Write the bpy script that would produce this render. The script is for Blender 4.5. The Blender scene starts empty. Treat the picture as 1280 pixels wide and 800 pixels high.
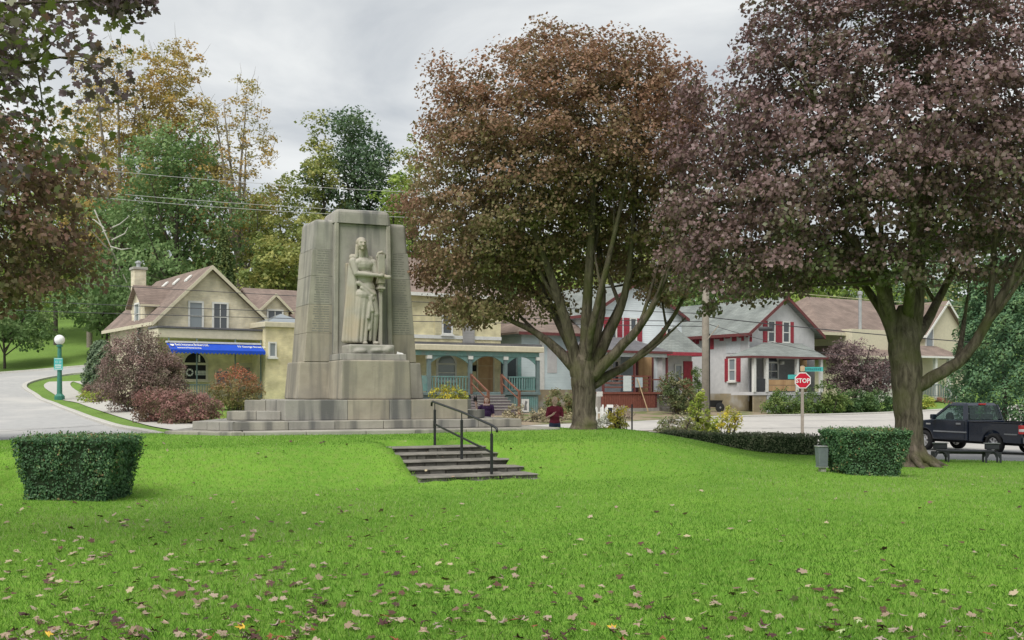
import bpy, bmesh, math, random
import numpy as np
from mathutils import Vector, Matrix, noise as mnoise

random.seed(7)
rng = np.random.default_rng(11)
scene = bpy.context.scene
COL = scene.collection
R = math.radians

# ------------------------------------------------------------------ camera
F, YH, CZ = 1300.0, 488.0, 1.7          # focal length in px of a 1280 px wide frame, eye-level row, eye height
cam_d = bpy.data.cameras.new('camera')
cam_d.sensor_width = 36.0
cam_d.lens = 36.0 * F / 1280.0
cam_d.shift_y = (YH - 400.0) / 1280.0
cam_d.clip_start = 0.1
cam_d.clip_end = 6000
cam = bpy.data.objects.new('camera', cam_d)
COL.objects.link(cam)
cam.location = (0, 0, CZ)
cam.rotation_euler = (R(90), 0, 0)
scene.camera = cam

# ------------------------------------------------------------------ sky, sun, exposure
SUN_EL, SUN_AZ = R(55), R(-150)          # azimuth measured from +Y towards +X
wd = bpy.data.worlds.new('World')
scene.world = wd
wd.use_nodes = True
nt = wd.node_tree
nt.nodes.clear()
N = nt.nodes.new
L = nt.links.new
out = N('ShaderNodeOutputWorld')
bg = N('ShaderNodeBackground')
bg.inputs['Strength'].default_value = 0.075
sky = N('ShaderNodeTexSky')
sky.sky_type = 'NISHITA'
sky.sun_disc = False
sky.sun_elevation = SUN_EL
sky.sun_rotation = SUN_AZ
tc = N('ShaderNodeTexCoord')
sep = N('ShaderNodeSeparateXYZ')
L(tc.outputs['Generated'], sep.inputs[0])
mz = N('ShaderNodeMath'); mz.operation = 'MAXIMUM'; mz.inputs[1].default_value = 0.0
L(sep.outputs['Z'], mz.inputs[0])
ad = N('ShaderNodeMath'); ad.operation = 'ADD'; ad.inputs[1].default_value = 0.16
L(mz.outputs[0], ad.inputs[0])
dx = N('ShaderNodeMath'); dx.operation = 'DIVIDE'
dy = N('ShaderNodeMath'); dy.operation = 'DIVIDE'
L(sep.outputs['X'], dx.inputs[0]); L(ad.outputs[0], dx.inputs[1])
L(sep.outputs['Y'], dy.inputs[0]); L(ad.outputs[0], dy.inputs[1])
cmb = N('ShaderNodeCombineXYZ')
L(dx.outputs[0], cmb.inputs[0]); L(dy.outputs[0], cmb.inputs[1])
nz = N('ShaderNodeTexNoise')
nz.inputs['Scale'].default_value = 1.5
nz.inputs['Detail'].default_value = 7
nz.inputs['Roughness'].default_value = 0.52
nz.inputs['Distortion'].default_value = 0.5
L(cmb.outputs[0], nz.inputs['Vector'])
cr = N('ShaderNodeValToRGB')
cr.color_ramp.elements[0].position = 0.32
cr.color_ramp.elements[0].color = (2.55, 2.72, 2.9, 1)
cr.color_ramp.elements[1].position = 0.66
cr.color_ramp.elements[1].color = (4.9, 4.95, 4.85, 1)
L(nz.outputs['Fac'], cr.inputs[0])
mx = N('ShaderNodeMixRGB')
mx.inputs[0].default_value = 0.93
L(sky.outputs[0], mx.inputs[1]); L(cr.outputs[0], mx.inputs[2])
L(mx.outputs[0], bg.inputs['Color'])
L(bg.outputs[0], out.inputs['Surface'])

sun_d = bpy.data.lights.new('sun', 'SUN')
sun_d.energy = 1.5
sun_d.angle = R(38)
sun_d.color = (1.0, 0.96, 0.9)
sun = bpy.data.objects.new('sun', sun_d)
COL.objects.link(sun)
sdir = Vector((math.sin(SUN_AZ) * math.cos(SUN_EL), math.cos(SUN_AZ) * math.cos(SUN_EL), math.sin(SUN_EL)))
sun.rotation_euler = (-sdir).to_track_quat('-Z', 'Y').to_euler()
sun.location = (0, 0, 60)

scene.view_settings.view_transform = 'Standard'
scene.view_settings.look = 'None'
scene.view_settings.gamma = 1
scene.view_settings.use_curve_mapping = False
scene.view_settings.exposure = 1.34
scene.cycles.max_bounces = 10
scene.cycles.diffuse_bounces = 6
scene.cycles.transmission_bounces = 8
scene.cycles.transparent_max_bounces = 12

# ------------------------------------------------------------------ helpers: tags
def at(px, py, Y):
    return Vector(((px - 640) * Y / F, Y, CZ + (YH - py) * Y / F))

def link(o, parent=None):
    COL.objects.link(o)
    if parent is not None:
        o.parent = parent
    return o

def tag(o, label=None, cat=None, group=None, kind=None):
    if label: o['label'] = label
    if cat: o['category'] = cat
    if group: o['group'] = group
    if kind: o['kind'] = kind
    return o

def empty(name, loc, rz=0.0, label=None, cat=None, group=None):
    o = bpy.data.objects.new(name, None)
    o.empty_display_size = 0.2
    o.location = loc
    o.rotation_euler = (0, 0, rz)
    COL.objects.link(o)
    return tag(o, label, cat, group)

def copy_tree(o, parent=None):
    c = o.copy()
    COL.objects.link(c)
    c.parent = parent
    for ch in list(o.children):
        copy_tree(ch, c)
    return c

# ------------------------------------------------------------------ helpers: materials
MATS = {}
def new_mat(name):
    m = bpy.data.materials.new(name)
    m.use_nodes = True
    t = m.node_tree
    return m, t, t.nodes, t.links, t.nodes['Principled BSDF']

def rgb(c): return (c[0], c[1], c[2], 1)

def M(name, c1, c2=None, scale=6.0, rough=0.8, bump=0.0, bscale=None, spec=0.3, metallic=0.0,
      stain=None, stain_scale=0.7, stain_lo=0.5, stain_hi=0.72, streak=None, coat=0.0, detail=6):
    if name in MATS: return MATS[name]
    m, t, n, l, b = new_mat(name)
    b.inputs['Roughness'].default_value = rough
    b.inputs['Specular IOR Level'].default_value = spec
    b.inputs['Metallic'].default_value = metallic
    b.inputs['Coat Weight'].default_value = coat
    tcn = n.new('ShaderNodeTexCoord')
    vec = tcn.outputs['Object']
    col = None
    if c2 is None:
        c2 = tuple(x * 0.82 for x in c1)
    nz1 = n.new('ShaderNodeTexNoise')
    nz1.inputs['Scale'].default_value = scale
    nz1.inputs['Detail'].default_value = detail
    nz1.inputs['Roughness'].default_value = 0.65
    l.new(vec, nz1.inputs['Vector'])
    r = n.new('ShaderNodeValToRGB')
    r.color_ramp.elements[0].position = 0.33
    r.color_ramp.elements[0].color = rgb(c2)
    r.color_ramp.elements[1].position = 0.67
    r.color_ramp.elements[1].color = rgb(c1)
    l.new(nz1.outputs['Fac'], r.inputs[0])
    col = r.outputs[0]
    def layer(colr, sc, lo, hi, stretch):
        nonlocal col
        mp = n.new('ShaderNodeMapping')
        mp.inputs['Scale'].default_value = stretch
        l.new(vec, mp.inputs[0])
        q = n.new('ShaderNodeTexNoise')
        q.inputs['Scale'].default_value = sc
        q.inputs['Detail'].default_value = 5
        l.new(mp.outputs[0], q.inputs['Vector'])
        rr = n.new('ShaderNodeMapRange')
        rr.inputs[1].default_value = lo
        rr.inputs[2].default_value = hi
        l.new(q.outputs['Fac'], rr.inputs[0])
        mxn = n.new('ShaderNodeMixRGB')
        l.new(rr.outputs[0], mxn.inputs[0])
        l.new(col, mxn.inputs[1])
        mxn.inputs[2].default_value = rgb(colr)
        col = mxn.outputs[0]
    if stain: layer(stain, stain_scale, stain_lo, stain_hi, (1, 1, 1))
    if streak: layer(streak, 3.2, 0.48, 0.66, (1, 1, 0.09))
    l.new(col, b.inputs['Base Color'])
    if bump > 0:
        bn = n.new('ShaderNodeTexNoise')
        bn.inputs['Scale'].default_value = bscale or scale * 4
        bn.inputs['Detail'].default_value = 6
        l.new(vec, bn.inputs['Vector'])
        bp = n.new('ShaderNodeBump')
        bp.inputs['Strength'].default_value = bump
        bp.inputs['Distance'].default_value = 0.02
        l.new(bn.outputs['Fac'], bp.inputs['Height'])
        l.new(bp.outputs[0], b.inputs['Normal'])
    MATS[name] = m
    return m

def brick_mat(name, c1, c2, mortar, w=0.22, h=0.075):
    if name in MATS: return MATS[name]
    m, t, n, l, b = new_mat(name)
    tcn = n.new('ShaderNodeTexCoord')
    sp = n.new('ShaderNodeSeparateXYZ')
    l.new(tcn.outputs['Object'], sp.inputs[0])
    a = n.new('ShaderNodeMath'); a.operation = 'ADD'
    l.new(sp.outputs[0], a.inputs[0]); l.new(sp.outputs[1], a.inputs[1])
    cb = n.new('ShaderNodeCombineXYZ')
    l.new(a.outputs[0], cb.inputs[0]); l.new(sp.outputs[2], cb.inputs[1])
    bt = n.new('ShaderNodeTexBrick')
    bt.inputs['Scale'].default_value = 1
    bt.inputs['Brick Width'].default_value = w
    bt.inputs['Row Height'].default_value = h
    bt.inputs['Mortar Size'].default_value = 0.009
    bt.inputs['Color1'].default_value = rgb(c1)
    bt.inputs['Color2'].default_value = rgb(c2)
    bt.inputs['Mortar'].default_value = rgb(mortar)
    l.new(cb.outputs[0], bt.inputs['Vector'])
    q = n.new('ShaderNodeTexNoise'); q.inputs['Scale'].default_value = 1.6; q.inputs['Detail'].default_value = 6
    l.new(tcn.outputs['Object'], q.inputs['Vector'])
    rr = n.new('ShaderNodeMapRange'); rr.inputs[1].default_value = 0.35; rr.inputs[2].default_value = 0.7
    rr.inputs[3].default_value = 0.72; rr.inputs[4].default_value = 1.12
    l.new(q.outputs['Fac'], rr.inputs[0])
    mu = n.new('ShaderNodeMixRGB'); mu.blend_type = 'MULTIPLY'; mu.inputs[0].default_value = 1
    l.new(bt.outputs['Color'], mu.inputs[1]); l.new(rr.outputs[0], mu.inputs[2])
    l.new(mu.outputs[0], b.inputs['Base Color'])
    b.inputs['Roughness'].default_value = 0.9
    bp = n.new('ShaderNodeBump'); bp.inputs['Strength'].default_value = 0.5; bp.inputs['Distance'].default_value = 0.01
    bp.invert = True
    l.new(bt.outputs['Fac'], bp.inputs['Height'])
    l.new(bp.outputs[0], b.inputs['Normal'])
    MATS[name] = m
    return m

def shingle_mat(name, c1, c2):
    if name in MATS: return MATS[name]
    m, t, n, l, b = new_mat(name)
    tcn = n.new('ShaderNodeTexCoord')
    sp = n.new('ShaderNodeSeparateXYZ')
    l.new(tcn.outputs['Object'], sp.inputs[0])
    a = n.new('ShaderNodeMath'); a.operation = 'ADD'
    l.new(sp.outputs[0], a.inputs[0]); l.new(sp.outputs[1], a.inputs[1])
    cb = n.new('ShaderNodeCombineXYZ')
    l.new(a.outputs[0], cb.inputs[0]); l.new(sp.outputs[2], cb.inputs[1])
    bt = n.new('ShaderNodeTexBrick')
    bt.inputs['Scale'].default_value = 1
    bt.inputs['Brick Width'].default_value = 0.35
    bt.inputs['Row Height'].default_value = 0.11
    bt.inputs['Mortar Size'].default_value = 0.008
    bt.inputs['Color1'].default_value = rgb(c1)
    bt.inputs['Color2'].default_value = rgb(c2)
    bt.inputs['Mortar'].default_value = rgb(tuple(x * 0.6 for x in c2))
    l.new(cb.outputs[0], bt.inputs['Vector'])
    q = n.new('ShaderNodeTexNoise'); q.inputs['Scale'].default_value = 0.9; q.inputs['Detail'].default_value = 7
    l.new(tcn.outputs['Object'], q.inputs['Vector'])
    rr = n.new('ShaderNodeMapRange'); rr.inputs[1].default_value = 0.3; rr.inputs[2].default_value = 0.7
    rr.inputs[3].default_value = 0.75; rr.inputs[4].default_value = 1.15
    l.new(q.outputs['Fac'], rr.inputs[0])
    mu = n.new('ShaderNodeMixRGB'); mu.blend_type = 'MULTIPLY'; mu.inputs[0].default_value = 1
    l.new(bt.outputs['Color'], mu.inputs[1]); l.new(rr.outputs[0], mu.inputs[2])
    l.new(mu.outputs[0], b.inputs['Base Color'])
    b.inputs['Roughness'].default_value = 0.95
    MATS[name] = m
    return m

def siding_mat(name, c1, c2, pitch=0.13):
    if name in MATS: return MATS[name]
    m, t, n, l, b = new_mat(name)
    tcn = n.new('ShaderNodeTexCoord')
    sp = n.new('ShaderNodeSeparateXYZ')
    l.new(tcn.outputs['Object'], sp.inputs[0])
    d = n.new('ShaderNodeMath'); d.operation = 'DIVIDE'; d.inputs[1].default_value = pitch
    l.new(sp.outputs[2], d.inputs[0])
    fr = n.new('ShaderNodeMath'); fr.operation = 'FRACT'
    l.new(d.outputs[0], fr.inputs[0])
    bp = n.new('ShaderNodeBump'); bp.inputs['Strength'].default_value = 0.9; bp.inputs['Distance'].default_value = 0.02
    bp.invert = True
    l.new(fr.outputs[0], bp.inputs['Height'])
    l.new(bp.outputs[0], b.inputs['Normal'])
    q = n.new('ShaderNodeTexNoise'); q.inputs['Scale'].default_value = 1.2; q.inputs['Detail'].default_value = 6
    l.new(tcn.outputs['Object'], q.inputs['Vector'])
    r = n.new('ShaderNodeValToRGB')
    r.color_ramp.elements[0].position = 0.35; r.color_ramp.elements[0].color = rgb(c2)
    r.color_ramp.elements[1].position = 0.65; r.color_ramp.elements[1].color = rgb(c1)
    l.new(q.outputs['Fac'], r.inputs[0]); l.new(r.outputs[0], b.inputs['Base Color'])
    b.inputs['Roughness'].default_value = 0.7
    MATS[name] = m
    return m

def leaf_mat(name, cols, trans=0.3, rough=0.55, spec=0.25):
    """cols: list of (position, colour); each leaf carries its own 'tone' value"""
    if name in MATS: return MATS[name]
    m, t, n, l, b = new_mat(name)
    b.inputs['Roughness'].default_value = rough
    b.inputs['Specular IOR Level'].default_value = spec
    at_ = n.new('ShaderNodeAttribute'); at_.attribute_name = 'tone'
    r = n.new('ShaderNodeValToRGB')
    e = r.color_ramp.elements
    e[0].position, e[0].color = cols[0][0], rgb(cols[0][1])
    e[1].position, e[1].color = cols[-1][0], rgb(cols[-1][1])
    for p, c in cols[1:-1]:
        k = e.new(p); k.color = rgb(c)
    l.new(at_.outputs['Fac'], r.inputs[0])
    l.new(r.outputs[0], b.inputs['Base Color'])
    tr = n.new('ShaderNodeBsdfTranslucent')
    l.new(r.outputs[0], tr.inputs['Color'])
    ms = n.new('ShaderNodeMixShader'); ms.inputs[0].default_value = trans
    l.new(b.outputs[0], ms.inputs[1]); l.new(tr.outputs[0], ms.inputs[2])
    l.new(ms.outputs[0], n['Material Output'].inputs['Surface'])
    MATS[name] = m
    return m

def bark_mat(name, c1, c2, moss, zs=0.22, sc=9.0):
    if name in MATS: return MATS[name]
    m, t, n, l, b = new_mat(name)
    tcn = n.new('ShaderNodeTexCoord')
    mp = n.new('ShaderNodeMapping'); mp.inputs['Scale'].default_value = (1, 1, zs)
    l.new(tcn.outputs['Object'], mp.inputs[0])
    q = n.new('ShaderNodeTexNoise'); q.inputs['Scale'].default_value = sc; q.inputs['Detail'].default_value = 8; q.inputs['Roughness'].default_value = .7; q.inputs['Distortion'].default_value = .6
    l.new(mp.outputs[0], q.inputs['Vector'])
    r = n.new('ShaderNodeValToRGB')
    r.color_ramp.elements[0].position = .36; r.color_ramp.elements[0].color = rgb(c2)
    r.color_ramp.elements[1].position = .62; r.color_ramp.elements[1].color = rgb(c1)
    l.new(q.outputs['Fac'], r.inputs[0])
    q2 = n.new('ShaderNodeTexNoise'); q2.inputs['Scale'].default_value = 1.3; q2.inputs['Detail'].default_value = 5
    l.new(tcn.outputs['Object'], q2.inputs['Vector'])
    mr = n.new('ShaderNodeMapRange'); mr.inputs[1].default_value = .48; mr.inputs[2].default_value = .66; mr.inputs[4].default_value = .8
    l.new(q2.outputs['Fac'], mr.inputs[0])
    mxn = n.new('ShaderNodeMixRGB'); l.new(mr.outputs[0], mxn.inputs[0]); l.new(r.outputs[0], mxn.inputs[1]); mxn.inputs[2].default_value = rgb(moss)
    l.new(mxn.outputs[0], b.inputs['Base Color'])
    b.inputs['Roughness'].default_value = .95; b.inputs['Specular IOR Level'].default_value = .15
    bp = n.new('ShaderNodeBump'); bp.inputs['Strength'].default_value = 1.0; bp.inputs['Distance'].default_value = .06
    l.new(q.outputs['Fac'], bp.inputs['Height']); l.new(bp.outputs[0], b.inputs['Normal'])
    MATS[name] = m
    return m

def glass_mat(name, tint=(0.03, 0.035, 0.04), transp=0.0, rough=0.06, spec=0.8):
    if name in MATS: return MATS[name]
    m, t, n, l, b = new_mat(name)
    b.inputs['Base Color'].default_value = rgb(tint)
    b.inputs['Roughness'].default_value = rough
    b.inputs['Specular IOR Level'].default_value = spec
    if transp > 0:
        tp = n.new('ShaderNodeBsdfTransparent')
        tp.inputs[0].default_value = (0.8, 0.9, 0.88, 1)
        ms = n.new('ShaderNodeMixShader'); ms.inputs[0].default_value = transp
        l.new(b.outputs[0], ms.inputs[1]); l.new(tp.outputs[0], ms.inputs[2])
        l.new(ms.outputs[0], n['Material Output'].inputs['Surface'])
    MATS[name] = m
    return m

# ------------------------------------------------------------------ helpers: meshes
class MB:
    def __init__(s):
        s.v = []; s.f = []
    def add(s, verts, faces):
        k = len(s.v)
        s.v.extend([tuple(p) for p in verts])
        s.f.extend([tuple(i + k for i in f) for f in faces])
        return s
    def hexa(s, p):   # p: 4 bottom (ccw from above), 4 top
        return s.add(p, [(3, 2, 1, 0), (4, 5, 6, 7), (0, 1, 5, 4), (1, 2, 6, 5), (2, 3, 7, 6), (3, 0, 4, 7)])
    def box(s, x0, x1, y0, y1, z0, z1):
        x0, x1 = sorted((x0, x1)); y0, y1 = sorted((y0, y1)); z0, z1 = sorted((z0, z1))
        return s.hexa([(x0, y0, z0), (x1, y0, z0), (x1, y1, z0), (x0, y1, z0), (x0, y0, z1), (x1, y0, z1), (x1, y1, z1), (x0, y1, z1)])
    def prism(s, poly, vec):
        vec = Vector(vec); n = len(poly)
        a = [Vector(p) for p in poly]; b = [p + vec for p in a]
        nrm = Vector((0, 0, 0))
        for i in range(n):
            nrm += a[i].cross(a[(i + 1) % n])
        if nrm.dot(vec) > 0:
            a.reverse(); b.reverse()
        f = [tuple(range(n)), tuple(reversed(range(n, 2 * n)))]
        for i in range(n):
            j = (i + 1) % n
            f.append((i, i + n, j + n, j))
        return s.add(a + b, f)
    def bar(s, p, q, w, h=None, up=(0, 0, 1)):
        p = Vector(p); q = Vector(q); h = h or w
        d = (q - p).normalized(); up = Vector(up)
        if abs(d.dot(up)) > 0.98: up = Vector((0, 1, 0))
        sd = d.cross(up).normalized() * (w / 2); u = sd.cross(d).normalized() * (h / 2)
        return s.add([p - sd - u, p + sd - u, p + sd + u, p - sd + u, q - sd - u, q + sd - u, q + sd + u, q - sd + u],
                     [(0, 1, 2, 3), (7, 6, 5, 4), (0, 4, 5, 1), (1, 5, 6, 2), (2, 6, 7, 3), (3, 7, 4, 0)])
    def tube(s, pts, rad, n=8, cap=True):
        pts = [Vector(p) for p in pts]
        if not hasattr(rad, '__len__'): rad = [rad] * len(pts)
        rings = []; ref = None
        for i, p in enumerate(pts):
            d = (pts[min(i + 1, len(pts) - 1)] - pts[max(i - 1, 0)]).normalized()
            if ref is None:
                ref = Vector((1, 0, 0)) if abs(d.x) < 0.8 else Vector((0, 1, 0))
            a = (ref - d * ref.dot(d)).normalized(); b = d.cross(a); ref = a
            rings.append([p + (a * math.cos(2 * math.pi * k / n) + b * math.sin(2 * math.pi * k / n)) * rad[i] for k in range(n)])
        vs = [p for r_ in rings for p in r_]; fs = []
        for i in range(len(pts) - 1):
            for k in range(n):
                k2 = (k + 1) % n
                fs.append((i * n + k, i * n + k2, (i + 1) * n + k2, (i + 1) * n + k))
        if cap:
            fs.append(tuple(reversed(range(n)))); fs.append(tuple(range((len(pts) - 1) * n, len(pts) * n)))
        return s.add(vs, fs)
    def lathe(s, prof, n=16, c=(0, 0, 0), axis='z', ring=False):
        vs = []
        for r_, z in prof:
            for k in range(n):
                a = 2 * math.pi * k / n
                if axis == 'z': vs.append((c[0] + r_ * math.cos(a), c[1] + r_ * math.sin(a), c[2] + z))
                else: vs.append((c[0] + r_ * math.cos(a), c[1] + z, c[2] - r_ * math.sin(a)))
        fs = []
        for i in range(len(prof) - 1):
            for k in range(n):
                k2 = (k + 1) % n
                fs.append((i * n + k, i * n + k2, (i + 1) * n + k2, (i + 1) * n + k))
        if ring:
            q = (len(prof) - 1) * n
            for k in range(n):
                k2 = (k + 1) % n; fs.append((q + k, q + k2, k2, k))
        else:
            fs.append(tuple(reversed(range(n)))); fs.append(tuple(range((len(prof) - 1) * n, len(prof) * n)))
        return s.add(vs, fs)
    def mesh(s, name, smooth=False, bevel=0.0, seg=1, zmin=None):
        me = bpy.data.meshes.new(name)
        me.from_pydata(s.v, [], s.f)
        if bevel > 0:
            bm = bmesh.new(); bm.from_mesh(me)
            ed = [e for e in bm.edges if len(e.link_faces) == 2 and e.calc_face_angle(0) > 0.6 and (zmin is None or max(v.co.z for v in e.verts) > zmin)]
            if ed:
                bmesh.ops.bevel(bm, geom=ed, offset=bevel, segments=seg, profile=0.6, affect='EDGES', clamp_overlap=True)
            bm.to_mesh(me); bm.free()
        if smooth:
            me.polygons.foreach_set('use_smooth', [True] * len(me.polygons))
        me.update()
        return me
    def build(s, name, mat, parent=None, smooth=False, bevel=0.0, seg=1, loc=None, zmin=None):
        me = s.mesh(name, smooth, bevel, seg, zmin)
        if mat: me.materials.append(mat)
        o = bpy.data.objects.new(name, me)
        if loc is not None: o.location = loc
        return link(o, parent)

def np_obj(name, V, k, mat, parent=None, tone=None, smooth=False):
    """V: (n*k,3) with k verts per face"""
    V = np.asarray(V, dtype=np.float32).reshape(-1, 3)
    n = len(V) // k
    me = bpy.data.meshes.new(name)
    me.vertices.add(n * k); me.vertices.foreach_set('co', V.ravel())
    me.loops.add(n * k); me.loops.foreach_set('vertex_index', np.arange(n * k, dtype=np.int32))
    me.polygons.add(n); me.polygons.foreach_set('loop_start', np.arange(0, n * k, k, dtype=np.int32))
    if smooth: me.polygons.foreach_set('use_smooth', np.ones(n, dtype=bool))
    me.update(calc_edges=True)
    if tone is not None:
        a = me.attributes.new('tone', 'FLOAT', 'POINT')
        a.data.foreach_set('value', np.repeat(np.asarray(tone, dtype=np.float32), k))
    me.materials.append(mat)
    return link(bpy.data.objects.new(name, me), parent)

def remesh_union(name, parts, voxel, mat, parent=None, smooth_iter=2):
    """parts: ('cap',p0,r0,p1,r1) tapered capsules, ('ell',c,(rx,ry,rz)[,rotz]) ellipsoids, ('box',..6) -> one continuous skin"""
    mb = MB()
    def sph(c, r, rot=None, n=12, m=8):
        vs, fs = [], []
        rx, ry, rz = r
        for i in range(1, m):
            th = math.pi * i / m
            for k in range(n):
                a = 2 * math.pi * k / n
                vs.append(Vector((rx * math.sin(th) * math.cos(a), ry * math.sin(th) * math.sin(a), rz * math.cos(th))))
        vs.append(Vector((0, 0, rz))); vs.append(Vector((0, 0, -rz)))
        if rot: vs = [rot @ v for v in vs]
        vs = [v + Vector(c) for v in vs]
        for i in range(m - 2):
            for k in range(n):
                k2 = (k + 1) % n
                fs.append((i * n + k, (i + 1) * n + k, (i + 1) * n + k2, i * n + k2))
        tp, bt = len(vs) - 2, len(vs) - 1
        for k in range(n):
            k2 = (k + 1) % n
            fs.append((tp, k, k2)); fs.append((bt, (m - 2) * n + k2, (m - 2) * n + k))
        mb.add(vs, fs)
    for p in parts:
        if p[0] == 'cap':
            a, b = Vector(p[1]), Vector(p[3])
            mb.tube([a, b], [p[2], p[4]], 12)
            sph(a, (p[2],) * 3); sph(b, (p[4],) * 3)
        elif p[0] == 'ell':
            sph(p[1], p[2], p[3] if len(p) > 3 else None)
        elif p[0] == 'box':
            mb.box(*p[1:7])
    me = mb.mesh(name)
    o = bpy.data.objects.new(name + '_tmp', me)
    COL.objects.link(o)
    md = o.modifiers.new('r', 'REMESH'); md.mode = 'VOXEL'; md.voxel_size = voxel
    sm = o.modifiers.new('s', 'SMOOTH'); sm.factor = 0.5; sm.iterations = smooth_iter
    dg = bpy.context.evaluated_depsgraph_get()
    me2 = bpy.data.meshes.new_from_object(o.evaluated_get(dg))
    bpy.data.objects.remove(o); bpy.data.meshes.remove(me)
    me2.name = name
    me2.polygons.foreach_set('use_smooth', [True] * len(me2.polygons))
    me2.materials.clear(); me2.materials.append(mat)
    return link(bpy.data.objects.new(name, me2), parent)

def text_obj(name, body, mat, size, parent, mtx, align='LEFT', ext=0.003, xscale=1.0, bold=0.0):
    c = bpy.data.curves.new(name, 'FONT')
    c.body = body; c.size = size; c.extrude = ext; c.align_x = align; c.align_y = 'CENTER'; c.offset = bold
    c.resolution_u = 2
    o = bpy.data.objects.new(name + '_tmp', c)
    COL.objects.link(o)
    dg = bpy.context.evaluated_depsgraph_get()
    me = bpy.data.meshes.new_from_object(o.evaluated_get(dg))
    bpy.data.objects.remove(o); bpy.data.curves.remove(c)
    me.name = name
    me.transform(Matrix.Diagonal((xscale, 1, 1, 1)))
    me.transform(mtx)
    me.materials.clear(); me.materials.append(mat)
    return link(bpy.data.objects.new(name, me), parent)

UPRIGHT = Matrix.Rotation(R(90), 4, 'X')   # text facing local -y

class Frame:
    """a ground-plan frame: x along the front, y to the back, rotated by a about z"""
    def __init__(s, ox, oy, a, z0):
        s.o = (ox, oy); s.a = a; s.c = math.cos(a); s.s = math.sin(a); s.z0 = z0
    def world(s, t, w): return s.o[0] + s.c * t - s.s * w, s.o[1] + s.s * t + s.c * w
    def local(s, X, Y):
        dx_, dy_ = X - s.o[0], Y - s.o[1]
        return s.c * dx_ + s.s * dy_, -s.s * dx_ + s.c * dy_
    def lx(s, px, w=0.0):
        k = (px - 640) / F
        return (k * (s.o[1] + s.c * w) - s.o[0] + s.s * w) / (s.c - k * s.s)
    def wy(s, px, t=0.0):
        k = (px - 640) / F
        return (s.o[0] + s.c * t - k * (s.o[1] + s.s * t)) / (s.s + k * s.c)
    def lz(s, py, t, w=0.0):
        return CZ + (YH - py) * s.world(t, w)[1] / F - s.z0
    def root(s, name, label, cat, group=None):
        return empty(name, (s.o[0], s.o[1], s.z0), s.a, label, cat, group)
# ------------------------------------------------------------------ terrain
CP = np.array([
 (0,31,-.27),(5,33,-.35),(12,35,-.43),(20,30,-.38),(14,29.5,-.3),(10,48,-.22),(14,64,.3),(18,72,.4),(30,60,.1),(30,77,.8),(42,70,.4),
 (60,60,.2),(60,90,1.2),(-3,59,.5),(0,45,-.05),(6,60,.3),(-9,31,.3),(-10.5,31,.32),(-13.6,36,.37),(-17.5,43,.51),(-22.6,52,.82),(-27.9,61,1.37),(-31.4,67,1.85),
 (-13,29,.27),(-25,29,.2),(-45,29,.2),(-40,45,.6),(-50,60,1.4),(-60,80,2.8),(-20,56,1.25),(-14,45,.72),(-9,36,.38),(-26,61,1.15),(-40.4,82,2.96),(-33.7,82.5,3.55),(-31.3,76,2.95),
 (-20,80,3.4),(-5,85,3.2),(15,95,3.2),(35,105,3.4),(70,110,4),(-45,112,8.4),(-70,112,8.0),(-20,112,8.2),(0,112,7.2),
 (0,0,-.1),(25,0,-.2),(-25,0,0),(0,20,-.15),(-15,20,0),(25,20,-.3),(60,10,-.3),(-60,10,0),(60,30,-.4),(-80,40,.4),(90,50,0)], dtype=float)
def _phi(d2):
    return np.where(d2 > 1e-9, 0.5 * d2 * np.log(np.maximum(d2, 1e-9)), 0.0)
_n = len(CP)
_K = _phi(((CP[:, None, :2] - CP[None, :, :2]) ** 2).sum(-1)) + np.eye(_n) * 2.0
_P = np.c_[np.ones(_n), CP[:, :2]]
_A = np.block([[_K, _P], [_P.T, np.zeros((3, 3))]])
_W = np.linalg.solve(_A, np.r_[CP[:, 2], 0, 0, 0])
def sstep(a, b, x):
    t = np.clip((np.asarray(x, float) - a) / (b - a), 0, 1)
    return t * t * (3 - 2 * t)
def Tz(X, Y):
    X = np.asarray(X, float); Y = np.asarray(Y, float)
    sh = np.broadcast(X, Y).shape
    x = np.clip(np.broadcast_to(X, sh).ravel(), -75, 85); y = np.clip(np.broadcast_to(Y, sh).ravel(), -5, 112)
    p = np.c_[x, y]
    z = _phi(((p[:, None, :] - CP[None, :, :2]) ** 2).sum(-1)) @ _W[:_n] + _W[_n] + p @ _W[_n + 1:]
    yy = np.broadcast_to(Y, sh).ravel()
    z = z + np.clip(yy - 112, 0, 160) * 0.13
    return z.reshape(sh)
def T1(x, y): return float(Tz(np.array([x]), np.array([y]))[0])

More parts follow.
